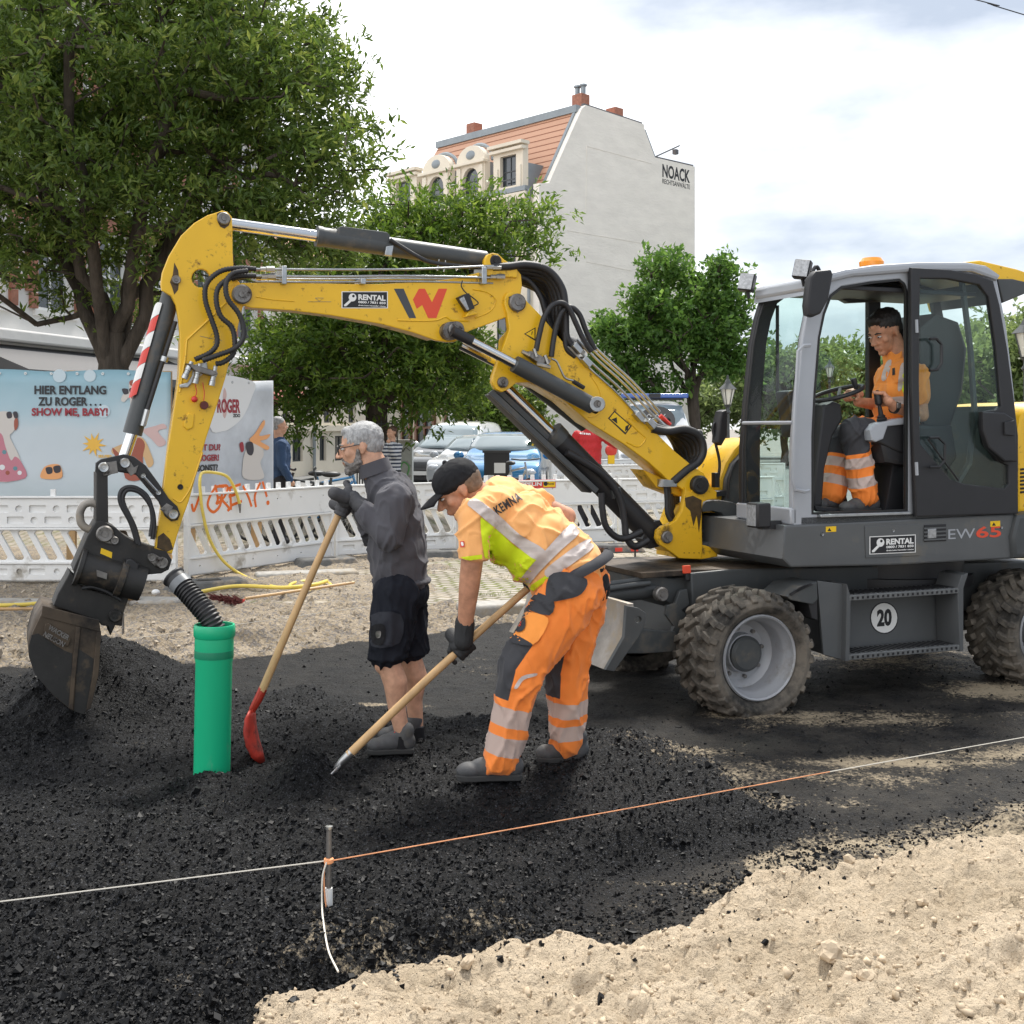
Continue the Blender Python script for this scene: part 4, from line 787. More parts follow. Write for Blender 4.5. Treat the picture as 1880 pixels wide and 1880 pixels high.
a = W(-260, 787, 13.2); c = W(313, 787, 13.5); FR1, BN1 = banner(a.x, a.y, c.x, c.y, W(150, 680, 13.4).z, 'pale blue printed banner saying show me baby', M['banner'])
a = W(352, 787, 13.4); c = W(504, 787, 14.6); FR2, BN2 = banner(a.x, a.y, c.x, c.y, W(504, 700, 14.6).z, 'grey printed banner with a white disc, right of the yellow dipper arm', M['bgrey'])
def art(fr, par, pts, m, lay=0, name='print', sm=True):
    y = .0125-.0007*lay; pl = [(lambda v: (v.x, v.z))(fr.p(px, py, y)) for px, py in pts]
    if sm:
        c_ = catmull([(p_[0], 0, p_[1]) for p_ in pl+pl[:3]], 4); c_ = c_[4:4+4*len(pl)]; pl = [(p_[0], p_[2]) for p_ in c_]
    return plate(name, pl, [], y-.0006, y+.0006, m, par)
def btext(fr, par, s_, x0, x1, y0, y1, m, lay=4):
    a, c = fr.p(x0, y1, .008), fr.p(x1, y0, .008); me = text_mesh(s_, a.x, c.x, a.z, c.z, +.0095-.0002*lay, bold=.035); link('lettering', me, m, par, False)
btext(FR1, BN1, 'HIER ENTLANG', 63, 195, 708, 724, PR['black']); btext(FR1, BN1, 'ZU ROGER . . .', 70, 186, 729, 745, PR['black']); btext(FR1, BN1, 'SHOW ME, BABY!', 58, 198, 749, 766, PR['maroon'])
for cx, cy, r_ in ((109, 690, 12), (165, 690, 11), (190, 755, 12)): art(FR1, BN1, [(cx+r_*math.cos(t*.63), cy+r_*math.sin(t*.63)) for t in range(10)], PR['haze'], 0)
art(FR1, BN1, [(-8, 762), (8, 755), (24, 760), (30, 772), (26, 790), (18, 800), (24, 815), (36, 840), (42, 878), (-20, 878), (-20, 800)], PR['cream'], 1)
art(FR1, BN1, [(-20, 800), (2, 796), (10, 820), (20, 845), (28, 838), (40, 850), (46, 878), (-20, 878)], PR['pink'], 2)
for cx, cy, r_, m in ((8, 830, 4, 'dteal'), (28, 860, 4, 'dteal'), (4, 858, 5, 'white'), (36, 868, 4, 'white'), (14, 868, 4, 'rust')): art(FR1, BN1, [(cx+r_*math.cos(t*.8), cy+r_*math.sin(t*.8)) for t in range(8)], PR[m], 3)
art(FR1, BN1, [(12, 758), (20, 756), (22, 766), (14, 768)], PR['glass'], 3); art(FR1, BN1, [(24, 757), (31, 756), (33, 766), (27, 768)], PR['glass'], 3); art(FR1, BN1, [(26, 772), (32, 768), (33, 782), (27, 790)], PR['rust'], 3)
st = []
for k in range(20): r_ = (21, 10)[k % 2]*(1.15 if k % 4 == 0 else 1); st.append((172+r_*math.cos(k*math.pi/10+.1), 816+r_*math.sin(k*math.pi/10+.1)))
art(FR1, BN1, st, PR['star'], 1, sm=False); btext(FR1, BN1, 'SELFIES', 180, 205, 835, 840, PR['star'])
art(FR1, BN1, [(237, 704), (243, 698), (252, 699), (254, 712), (248, 716), (246, 732), (249, 752), (240, 752), (238, 730), (228, 738), (222, 734), (226, 724), (236, 716)], PR['cream'], 1); art(FR1, BN1, [(238, 700), (247, 697), (254, 702), (253, 708), (240, 708)], PR['rust'], 2)
art(FR1, BN1, [(224, 714), (234, 714), (236, 722), (228, 724)], PR['glass'], 3); art(FR1, BN1, [(237, 714), (246, 712), (247, 720), (240, 723)], PR['glass'], 3)
for cx, cy in ((243, 730), (247, 738), (242, 742), (246, 748)): art(FR1, BN1, [(cx+2.4*math.cos(t), cy+2.4*math.sin(t)) for t in range(6)], PR['rust'], 3)
art(FR1, BN1, [(232, 812), (244, 804), (258, 802), (268, 812), (276, 830), (282, 850), (272, 858), (262, 838), (258, 878), (232, 878), (228, 838), (216, 836), (206, 832), (206, 824), (222, 816)], PR['tan'], 1)
art(FR1, BN1, [(236, 810), (256, 804), (266, 816), (262, 840), (262, 878), (230, 878), (230, 832)], PR['rust'], 2); art(FR1, BN1, [(206, 822), (216, 830), (222, 838), (212, 838)], PR['rust'], 2); art(FR1, BN1, [(262, 790), (285, 782), (300, 778), (306, 786), (290, 792), (305, 812), (292, 820), (278, 806)], PR['blush'], 1)
art(FR1, BN1, [(78, 862), (88, 854), (104, 852), (112, 858), (112, 878), (76, 878)], PR['orange'], 1); art(FR1, BN1, [(84, 859), (95, 858), (96, 868), (87, 870)], PR['glass'], 2); art(FR1, BN1, [(98, 857), (110, 855), (111, 866), (101, 868)], PR['glass'], 2)
art(FR2, BN2, [(384, 694), (464, 700), (462, 730), (446, 765), (425, 785), (408, 792), (386, 785)], PR['white'], 0)
btext(FR2, BN2, 'ROGER', 399, 441, 733, 758, PR['maroon']); btext(FR2, BN2, 'ZOO', 428, 441, 760, 766, PR['black'])
btext(FR2, BN2, 'BIST DU?', 358, 405, 815, 828, PR['maroon']); btext(FR2, BN2, 'ROGER!', 364, 402, 834, 847, PR['maroon']); btext(FR2, BN2, 'SONST?', 362, 400, 852, 866, PR['black'])
art(FR2, BN2, [(412, 712), (416, 724), (414, 740), (417, 752), (413, 768), (409, 760), (411, 744), (409, 728)], PR['blush'], 2)
art(FR2, BN2, [(450, 830), (460, 812), (470, 806), (480, 815), (484, 835), (478, 850), (484, 878), (448, 878), (446, 850)], PR['cream'], 1); art(FR2, BN2, [(458, 808), (468, 796), (484, 772), (486, 780), (476, 800), (496, 797), (490, 806), (478, 810), (494, 820), (490, 826), (474, 818)], PR['orange'], 2)
art(FR2, BN2, [(452, 814), (463, 812), (466, 826), (462, 836), (454, 832)], PR['glass'], 3); art(FR2, BN2, [(440, 815), (446, 812), (448, 826), (443, 830)], PR['maroon'], 2)
# ================================================================== VEHICLES
M['carglass'] = mat('car_window', (.20, .25, .27), .06, 0, 0, spec=.9); M['tyre_black'] = mat('car_tyre', (.02, .02, .02), .8); M['headlight'] = mat('headlamp', (.55, .57, .6), .12, .2)
M['trim'] = mat('dark_car_trim', (.03, .03, .032), .5)
def smooth_profile(P, k=3):
    for _ in range(k): P = [((a[0]*3+b[0])/4, (a[1]*3+b[1])/4) if t == 0 else ((a[0]+3*b[0])/4, (a[1]+3*b[1])/4) for i, a in enumerate(P) for b in [P[(i+1) % len(P)]] for t in (0, 1)]
    return P
def car(px, d, paint, label, wd=1.78, ht=1.52, ln=4.1, rz=0, van=False, cat='car', name='parked_car', zg=.1):
    """front faces local -y"""
    v = W(px, 787, d); o = thing(name, label, cat, (v.x, v.y, zg), rz, 'cars parked on the square' if cat == 'car' else None); h = ht; hw = wd/2
    if van: sec = [(0, .28, .62, .90), (.05, .24, .95, .96), (.55, .22, h*.55, 1), (1.25, .22, h*.93, .95), (1.7, .22, h, .93), (ln-.15, .22, h, .93), (ln, .3, h*.94, .9)]
    else: sec = [(0, .30, .60, .86), (.08, .22, .80, .94), (.35, .2, h*.60, .99), (1.05, .2, h*.655, 1), (1.25, .2, h*.70, 1), (1.95, .2, h*.96, .98), (2.3, .2, h, .98), (3.1, .2, h*.99, .98), (ln-.35, .2, h*.90, .97), (ln-.05, .24, h*.62, .94), (ln, .34, h*.5, .9)]
    belt = h*.58; mb = MB(); m = 14
    for y, zb, zt, k in sec:
        row = []; b_ = min(belt, zt-.04)
        half = [(hw*k*.80, zb), (hw*k*.97, zb+.10), (hw*k, (zb+b_)/2), (hw*k*.985, b_), (hw*k*(.985-.22*(zt-b_)/(h-belt+.01)*.85), b_+(zt-b_)*.78), (hw*k*(.93-.24*(zt-b_)/(h-belt+.01)), b_+(zt-b_)*.97), (hw*k*.4, zt)]
        row = [(-x, z) for x, z in half]+[(x, z) for x, z in reversed(half)]
        mb.v += [(x, y, z) for x, z in row]
    n = len(sec); mb.f = [(i*m+k, i*m+(k+1) % m, (i+1)*m+(k+1) % m, (i+1)*m+k) for i in range(n-1) for k in range(m)]+[tuple(reversed(range(m))), tuple((n-1)*m+k for k in range(m))]
    bd = mb.build('body', paint, o, True, 0, 50); s_ = bd.modifiers.new('s', 'SUBSURF'); s_.levels = s_.render_levels = 2
    i0, i1 = (2, 3) if van else (4, 5); ya, za = sec[i0][0]+.04, sec[i0][2]+.02; yb, zb_ = sec[i1][0]-.02, sec[i1][2]-.02; wa, wb2 = hw*.90, hw*.70
    nrm = Vector((0, -(zb_-za), yb-ya)).normalized()*.035
    mb = MB(); nx = 10
    for j in range(5):
        for i in range(nx+1):
            t = j/4; u = i/nx*2-1; ww = wa+(wb2-wa)*t; mb.v.append((u*ww, ya+(yb-ya)*t+nrm.y+.10*u*u, za+(zb_-za)*t+nrm.z-.015*u*u+.02*math.sin(math.pi*t)))
    mb.f = [(j*(nx+1)+i, j*(nx+1)+i+1, (j+1)*(nx+1)+i+1, (j+1)*(nx+1)+i) for j in range(4) for i in range(nx)]; ws = mb.build('windscreen', M['carglass'], o, True, 0, 180); ws.modifiers.new('t', 'SOLIDIFY').thickness = .02
    mb = MB()
    for sx in (-1, 1):
        y0_, y1_ = (1.5, 2.2) if van else (1.6, ln-.9); x0, x1 = hw*.985+.004, hw*.81+.03; zt = h*.90
        q = [(sx*x0, y0_-.15, belt+.04), (sx*x0, y1_+.2, belt+.04), (sx*x1, y1_-.2, zt), (sx*x1, y0_+.5, zt)]; mb.add(q, [(0, 1, 2, 3)])
    mb.build('side_window', M['carglass'], o, False)
    for sx in (-1, 1):
        mb = MB(); mb.ball((sx*hw*.72, .12, .68 if not van else .95), (.17, .12, .09)); mb.build('headlight', M['headlight'], o)
        mb = MB(); mb.ball((sx*(hw+.10), 1.22 if not van else .9, belt+.12), (.12, .07, .09)); mb.build('wing_mirror', paint if cat == 'car' else M['trim'], o)
        for yy in (.78, ln-.8):
            mb = MB(); mb.lathe([(.0, -.1), (.2, -.1), (.2, -.11), (.3, -.11), (.32, -.08), (.32, .08), (.3, .11), (0, .11)], (sx*(hw-.12), yy, .32), (1, 0, 0), 18); mb.build('wheel', M['tyre_black'], o)
    mb = MB(); mb.box((0, .0, .52 if not van else .62), (wd*.55, .09, .12)); mb.box((0, .02, .34), (wd*.8, .1, .12)); mb.build('grille', M['trim'], o, bevel=.02)
    pl_ = MB().box((0, -.075, .47), (.5, .012, .1)).build('number_plate', M['paper'], o)
    return o
CP = {k: mat('car_paint_'+k, c, .25, .2, .03, 2, coat=1) for k, c in dict(blue=(.035, .20, .42), white=(.72, .73, .73), silver=(.42, .44, .46), dark=(.05, .055, .06)).items()}
car(916, 25.5, CP['blue'], 'blue parked car with an amber front mirror, nearest of the parked cars', 1.80, 1.56, 4.2, R(-4))
car(838, 28.5, CP['silver'], 'silver parked car between the white van and the blue car', 1.7, 1.48, 4.0, R(-14)); o = car(812, 32, CP['white'], 'white parked van behind the silver car', 1.85, 1.85, 4.4, R(-12), True)
car(778, 31, CP['dark'], 'dark parked car beside the grey cabinet', 1.75, 1.5, 4.1, R(-16))
PV = car(1205, 30, CP['white'], 'white police van with a blue light bar behind the boom', 2.0, 2.40, 5.0, R(-5), True, 'van', 'police_van')
mb = MB(); mb.box((0, 1.5, 2.48), (1.75, .3, .12)); mb.build('light_bar', mat('blue_lens', (.02, .10, .42), .2, coat=.6), PV, bevel=.03)
mb = MB(); mb.box((0, 1.34, 2.48), (.3, .06, .11)); mb.box((0, 1.5, 2.40), (1.5, .1, .06)); mb.build('light_bar_mount', M['trim'], PV)
# sticker disc lying on the slanted windscreen
mb = MB(); mb.lathe([(.001, .0), (.46, .0), (.46, .012), (.001, .012)], (.05, .86, 1.83), (0, -.80, .60), 24); vd = mb.build('window_sticker', M['ink'], PV)
for r_, zz in enumerate((.16, .02, -.16)): MB().tube(catmull([(.05-.26+k*.052, .84+zz*.6-.022, 1.84+zz*.8+(.03 if k % 2 else -.03)) for k in range(10)], 3), .009, 4).build('sticker_print', M['paper'], PV)
# ================================================================== STREET FURNITURE
M['iron'] = mat('painted_iron', (.06, .065, .065), .5, .2, .1, 10); M['lampglass'] = mat('frosted_lamp_glass', (.72, .70, .62), .3)
def lamp(px, d, label, top, group='old fashioned street lamps'):
    v = W(px, 787, d); h = EYE-(top-HZ)/F*d; o = thing('street_lamp', label, 'street lamp', (v.x, v.y, .1), 0, group); s_ = .42
    MB().lathe([(.12, 0), (.12, .25), (.06, .45), (.05, 1.2), (.038, h-.85), (.07, h-.81), (.04, h-.76), (.04, h-.70), (.09, h-.65), (.001, h-.64)], n=12).build('post', M['iron'], o)
    MB().lathe([(.07, h-.64), (.15, h-.31), (.14, h-.31), (.001, h-.32)], n=6).build('lantern', M['lampglass'], o, False)
    mb = MB(); mb.lathe([(.20, h-.31), (.08, h-.19), (.05, h-.12), (.03, h-.09), (.02, h), (.001, h)], n=6)
    for k in range(6): t = k*math.pi/3; a_ = Vector((0, 0, 1)).orthogonal(); mb.tube([(.075*math.cos(t), .075*math.sin(t), h-.64), (.155*math.cos(t), .155*math.sin(t), h-.31)], .010, 4)
    mb.build('lantern_roof', M['iron'], o, False)
lamp(1336, 26, 'grey street lamp with a glass lantern left of the excavator cab', 697); lamp(1884, 17, 'street lamp cut by the right picture edge', 585); lamp(1523, 42, 'small street lamp seen through the cab doorway', 664)
v = W(743, 880, 24); o = thing('utility_cabinet', 'grey utility cabinet with graffiti behind the barrier', 'cabinet', (v.x, v.y, .1)); MB().box((0, 0, .68), (.33, .32, 1.34)).build('body', mat('cabinet_grey', (.36, .38, .37), .6, 0, .1, 5, dirt=(.2, .2, .19), dscale=8, damt=.35), o, bevel=.012); MB().box((0, 0, 1.37), (.37, .36, .06)).build('lid', M['granite'], o, bevel=.012)
mb = MB(); mb.tube(catmull([(-.1, -.166, .72), (-.02, -.166, .95), (.1, -.166, .86), (.04, -.166, .66), (-.06, -.166, .68)], 5), .016, 5); mb.build('graffiti', mat('green_spray', (.10, .30, .10), .6), o); mb = MB(); mb.tube(catmull([(-.12, -.166, 1.16), (-.06, -.166, 1.24), (-.02, -.166, 1.16), (.03, -.166, 1.24), (.12, -.166, 1.18)], 5), .007, 5); mb.build('graffiti', M['ink'], o)
v = W(693, 787, 22); o = thing('tree_guard', 'black iron guard around the street tree trunk', 'tree guard', (v.x, v.y, .11)); mb = MB()
for k in range(10): t = k*math.pi/5; mb.tube([(.38*math.cos(t), .38*math.sin(t), 0), (.36*math.cos(t), .36*math.sin(t), 1.75)], .014, 5)
for z in (.15, .9, 1.7): mb.tube([(.37*math.cos(k*math.pi/10), .37*math.sin(k*math.pi/10), z) for k in range(21)], .014, 5)
mb.build('bars', M['iron'], o)
v = W(912, 880, 23.5); o = thing('menu_board', 'black notice board covered in stickers in front of the blue car', 'notice board', (v.x, v.y, .1)); MB().box((0, 0, .62), (.50, .06, 1.06)).build('board', M['ink'], o, bevel=.01); mb = MB()
MB().box((0, -.01, 1.17), (.56, .10, .05)).build('header', M['trim'], o)
for x_, z_, w_, h_ in ((.06, .85, .22, .2), (-.12, .66, .14, .1), (.02, .5, .2, .12), (.16, .60, .1, .1), (-.08, .40, .12, .1), (.12, .36, .18, .06)): mb.box((x_, -.034, z_), (w_, .004, h_))
mb.build('sticker', M['paper'], o)
v = W(980, 822, 27); o = thing('round_sign', 'round dark green sign on a pole beside the blue car', 'sign', (v.x, v.y, .1)); MB().tube([(0, 0, 0), (0, 0, 1.1)], .02, 6).build('pole', M['iron'], o); MB().lathe([(.001, 0), (.17, 0), (.17, .03), (.001, .03)], (0, -.02, 1.2), (0, -1, 0), 20).build('disc', mat('dark_green', (.012, .05, .025), .5), o); text('lettering', 'S', -.05, .05, 1.1, 1.3, -.053, M['warn'], o, bold=.04)
v = W(828, 820, 46); o = thing('closed_parasol', 'folded white parasol beside the arched doorway', 'parasol', (v.x, v.y, .1)); MB().lathe([(.03, .2), (.20, .7), (.26, 1.1), (.16, 2.0), (.03, 2.5)], n=10).build('canopy', M['white'], o); MB().tube([(0, 0, 0), (0, 0, 2.6)], .03, 6).build('pole', M['iron'], o)
def bicycle(px, py, d, rz, label, col, basket=None):
    v = W(px, py, d); o = thing('bicycle', label, 'bicycle', (v.x, v.y, ZP), rz, 'bicycles parked beside the tree'); r_ = .34
    for x in (-.52, .52):
        mb = MB(); mb.tube([(x+r_*math.cos(k*math.pi/14), 0, r_+r_*math.sin(k*math.pi/14)) for k in range(29)], .022, 6, False); wh = mb.build('wheel', M['tyre_black'], o); mb = MB()
        for k in range(10): t = k*math.pi/10; mb.tube([(x-r_*.96*math.cos(t), 0, r_-r_*.96*math.sin(t)), (x+r_*.96*math.cos(t), 0, r_+r_*.96*math.sin(t))], .003, 3)
        mb.build('spokes', M['zinc'], wh)
    mb = MB()
    for a, b in (((-.52, .34), (-.12, .30)), ((-.52, .34), (-.2, .82)), ((-.12, .30), (-.22, .90)), ((-.12, .30), (.34, .82)), ((-.2, .80), (.32, .88)), ((.52, .34), (.32, .98))): mb.tube([(a[0], 0, a[1]), (b[0], 0, b[1])], .02, 6)
    mb.build('frame', col, o); mb = MB(); mb.tube([(.34, -.3, 1.04), (.32, -.1, 1.02), (.32, .1, 1.02), (.34, .3, 1.04)], .016, 6); mb.build('handlebar', M['iron'], o); MB().ball((-.22, 0, .95), (.14, .08, .045)).build('saddle', M['trim'], o)
    if basket: MB().lathe([(.10, .84), (.17, 1.08), (.165, 1.08), (.001, .86)], (.52, 0, 0), n=10).build('basket', basket, o)
bicycle(580, 850, 17.0, R(200), 'bicycle with an orange front bag left of the grey haired worker', M['iron'], M['spray']); bicycle(608, 850, 17.6, R(30), 'dark bicycle leaning behind the one with the orange bag', CP['blue']); bicycle(535, 850, 17.2, R(10), 'black bicycle right of the grey banner', M['iron']); bicycle(948, 850, 22.5, R(-60), 'small bicycle in front of the blue car bonnet', CP['silver'])
def warning_lamp(px, py, d, label, m):
    v = W(px, py, d); o = thing('warning_lamp', label, 'warning lamp', tuple(v), 0, 'barrier warning lamps'); MB().lathe([(.001, -.06), (.09, -.05), (.11, 0), (.09, .05), (.001, .06)], axis=(0, 1, 0), n=18).build('lens', m, o); MB().box((0, .0, -.16), (.12, .10, .16)).build('housing', M['warn'], o, bevel=.01)
warning_lamp(1346, 827, 15.6, 'large amber warning lamp beside the yellow engine cover', M['orange_lens']); warning_lamp(1331, 822, 17.5, 'yellow warning lamp behind the large amber one', M['warn']); warning_lamp(1122, 827, 21.4, 'red warning lamp by the hand of the person in red', M['red'])
mb = MB(); mb.tube(catmull([W(900, -230, 18), W(1770, -6, 24), W(1830, 10, 24.5), W(1900, 33, 25), W(2600, 240, 31)], 4), .012, 5); tag(mb.build('overhead_cable', M['ink'], None), 'thin black cable crossing the top right corner of the sky', 'cable')
# ================================================================== EXCAVATOR
HWD = .92; _p = G(1400, 1330); _t = R(23)
EX = Frame(_p.x-math.sin(_t)*HWD, _p.y+math.cos(_t)*HWD, _t)
ex = EX.thing('excavator', 'yellow and grey wheeled excavator with its arm stretched over the workers', 'excavator')
E = EX.p
def P2(pts, c): return [(lambda v: (v.x, v.z))(E(px, py, c)) for px, py in pts]
def arcp(cx, cy, r, a0, a1, n=6): return [(cx+r*math.cos(R(a0+(a1-a0)*k/n)), cy-r*math.sin(R(a0+(a1-a0)*k/n))) for k in range(n+1)]
def xplate(name, pts, c, th, m, par=ex, holes=(), bev=.006): return plate(name, P2(pts, c), [P2(h, c) for h in holes], c, c+th, m, par, bev)
def xcyl(name, a, b, c, r, m, par=ex, n=16, r2=None):
    A, B = E(*a, c), E(*b, c); return MB().tube([A, B], [r, r2 or r], n).build(name, m, par, bevel=0)
def xhose(name, pts, c, r, m=None, par=ex, rib=False, n=8, cc=None):
    P = catmull([E(px, py, (cc[i] if cc else c)) for i, (px, py) in enumerate(pts)], 8)
    if rib:
        L_ = sum((P[i+1]-P[i]).length for i in range(len(P)-1)); k = max(10, int(L_/.008)); Q = []; acc = [0]
        for i in range(len(P)-1): acc.append(acc[-1]+(P[i+1]-P[i]).length)
        j = 0
        for i in range(k+1):
            s_ = L_*i/k
            while j < len(acc)-2 and acc[j+1] < s_: j += 1
            Q.append(P[j].lerp(P[j+1], (s_-acc[j])/max(acc[j+1]-acc[j], 1e-6)))
        return MB().tube(Q, [r*(1.12 if i % 2 else .86) for i in range(k+1)], n).build(name, m or M['rubber'], par, True, 0, 80)
    return MB().tube(P, r, n).build(name, m or M['rubber'], par, True, 0, 80)
def xpin(px, py, c, r, par, d=.05, name='pin', m=None, th=.0):
    v = E(px, py, c); mb = MB(); mb.lathe([(.001, -d), (r*.35, -d), (r*.38, -d+.006), (r*.85, -d+.004), (r, -d+.012), (r, 0)], v, (0, 1, 0), 20); return mb.build(name, m or M['pin'], par, True, 0, 30)
BC = .12
print('bucket z check', E(150, 1316, BC).z, 'boom base', E(1265, 1020, BC-.2))
# ---- boom: lower section
c0 = BC-.15
LB_ = [(927, 545), (932, 538), (942, 535), (953, 539), (966, 551), (997, 583), (1039, 634), (1086, 676), (1130, 720), (1173, 765), (1206, 796), (1241, 830), (1275, 858), (1292, 868), (1299, 882), (1298, 898), (1288, 910), (1274, 909), (1258, 902), (1228, 882), (1190, 848), (1145, 815), (1084, 777), (1040, 738), (1010, 716), (980, 702), (948, 703), (935, 714), (922, 720), (910, 714), (904, 702), (905, 690), (915, 662), (928, 625), (935, 604), (931, 575), (926, 558)]
lb = xplate('boom_section', LB_, c0, .05, M['yellow']); xplate('side_plate', LB_, BC+.10, .05, M['yellow'], lb)
xplate('box_section', [(940, 620), (965, 590), (1039, 637), (1086, 679), (1173, 768), (1241, 834), (1270, 870), (1258, 899), (1228, 879), (1190, 846), (1145, 812), (1084, 775), (1040, 736), (1000, 711), (960, 700), (935, 700)], c0+.045, .22, M['yellow'], lb)
xplate('cheek', [(1180, 862), (1232, 884), (1262, 905), (1250, 912), (1205, 895)], c0+.06, .18, M['yellow_dirty'], lb)
for pts in ([(1085, 690), (1100, 715), (1105, 745), (1095, 762), (1080, 766)], [(1150, 770), (1172, 792), (1185, 805), (1172, 820), (1150, 812)]): MB().tube(catmull([E(a, b_, c0-.0015) for a, b_ in pts], 5), .0045, 5).build('weld_seam', M['yellow'], lb)
xpin(948, 556, c0, .055, lb, .035); xpin(1281, 890, c0, .062, lb, .05, m=M['soot']); xpin(922, 702, c0, .034, lb, .03)
xplate('pin_lock', [(934, 545), (948, 540), (964, 552), (962, 566), (950, 575)], c0-.012, .010, M['pin'], lb)
# ---- boom: upper section
c1 = BC-.125
UB = [(424, 541), (426, 531), (434, 523), (447, 519), (540, 519), (640, 521), (700, 521), (787, 517), (840, 510), (880, 500), (889, 487), (890, 476), (896, 467), (905, 464), (915, 466), (925, 476), (945, 489), (957, 504), (959, 525), (955, 548), (946, 570), (933, 581), (900, 594), (866, 606), (850, 613), (846, 622), (834, 628), (818, 628), (800, 625), (757, 610), (700, 595), (608, 579), (534, 570), (460, 565), (436, 557), (428, 551)]
ub = xplate('boom_extension', UB, c1, .04, M['yellow']); xplate('side_plate', UB, BC+.085, .04, M['yellow'], ub)
xplate('box_section', [(455, 522), (540, 521), (700, 523), (787, 520), (870, 508), (930, 520), (940, 560), (900, 590), (840, 616), (800, 622), (757, 608), (700, 593), (608, 577), (534, 568), (460, 563)], c1+.038, .175, M['yellow_dirty'], ub)
MB().tube(catmull([E(a, b_, c1-.001) for a, b_ in ((730, 588), (765, 589), (800, 588), (818, 582), (830, 588), (860, 590))], 5), .005, 5).build('weld_seam', M['yellow'], ub)
MB().tube(catmull([E(a, b_, c1-.001) for a, b_ in ((868, 531), (895, 537), (910, 551), (900, 571), (872, 584))], 5), .005, 5).build('weld_seam', M['yellow'], ub)
MB().tube([E(a, b_, c1-.001) for a, b_ in ((470, 545), (500, 550), (540, 553))], .004, 5).build('weld_seam', M['yellow'], ub)
xpin(443, 541, c1, .055, ub, .04); xpin(830, 607, c1, .05, ub, .09); xpin(908, 480, c1, .04, ub, .03, m=M['soot'])
xplate('pin_collar', circ(830, 607, 17), c1-.07, .07, M['pin'], ub, [circ(830, 607, 8)], .003)
xplate('cylinder_lug', [(889, 487), (890, 476), (896, 467), (905, 464), (915, 466), (930, 480), (950, 492), (950, 510), (890, 505)], c1-.02, .02, M['yellow'], ub)
# decals on the boom extension
def decal(pts, c, m, par, k=0): return plate('decal', P2(pts, c), [], c-.0012-.0008*k, c-.0004-.0008*k, m, par)
def xtext(s, x0, x1, y0, y1, c, m, par, bold=.03, **kw):
    a, b_ = E(x0, y1, c), E(x1, y0, c); link('lettering', text_mesh(s, a.x, b_.x, a.z, b_.z, c, depth=.0008, bold=bold, **kw), m, par, False)
def rental(x0, x1, y0, y1, c, par, tilt=0.0):
    """black hire sticker: key, RENTAL and the telephone number"""
    w_, h_ = x1-x0, y1-y0; q = lambda u, v: (x0+u*w_, y0+v*h_+tilt*u*w_)
    s_ = decal([q(0, 0), q(1, 0), q(1, 1), q(0, 1)], c, M['paper'], par); decal([q(.02, .045), q(.98, .045), q(.98, .955), q(.02, .955)], c, M['ink'], s_, 1)
    for sub in ([q(.235+.085*math.cos(t*.524), .36+.24*math.sin(t*.524)) for t in range(12)],): plate('decal', P2(sub, c), [P2([q(.255+.03*math.cos(t*.785), .28+.085*math.sin(t*.785)) for t in range(8)], c)], c-.0030, c-.0022, M['paper'], s_)
    decal([q(.19, .46), q(.225, .56), q(.10, .88), q(.055, .88), q(.05, .80)], c, M['paper'], s_, 2)
    for t_, u0, u1, v0, v1, bo in (('RENTAL', .36, .95, .17, .50, .04), ('0800 / 7831 850', .36, .95, .56, .70, .03), ('direkt beim Hersteller mieten', .36, .95, .78, .86, .02)):
        a, b_ = q(u0, v1), q(u1, v0); aa, bb = E(a[0], a[1]-tilt*(a[0]-b_[0])*0, c), E(b_[0], b_[1], c); zz = E(q(u0, v0)[0], q(u0, v0)[1], c).z
        link('lettering', text_mesh(t_, aa.x, bb.x, aa.z, zz, c-.0022, depth=.0008, bold=bo), M['paper'], s_, False)
rental(627, 712, 535, 566, c1, ub)
decal([(723, 530), (741, 530), (764, 584), (751, 584)], c1, M['logo_grey'], ub); decal([(769, 530), (780, 530), (793, 555), (805, 530), (821, 530), (801, 584), (786, 584), (775, 560), (765, 567), (758, 550)], c1, M['logo_red'], ub)
MB().tube([E(a, b_, c1-.001) for a, b_ in ((565, 554), (608, 554))], .0015, 4).build('decal', M['pin'], ub); MB().tube([E(a, b_, c1-.001) for a, b_ in ((579, 547), (594, 547), (586, 553), (579, 547))], .0015, 4).build('decal', M['pin'], ub)
# work lamp on the boom
wl = xplate('boom_lamp', [(841, 546), (853, 540), (862, 538), (872, 566), (858, 572)], c1-.07, .05, M['black'], ub, (), .004); xplate('lamp_glass', [(843, 549), (852, 544), (862, 568), (857, 570)], c1-.078, .006, M['lens'], wl); xhose('cable', [(849, 515), (847, 525), (854, 536), (866, 545), (878, 556), (870, 562)], c1-.05, .004, M['rubber'], wl); xplate('bracket', [(860, 570), (868, 570), (880, 576), (855, 582)], c1-.05, .05, M['yellow'], wl)
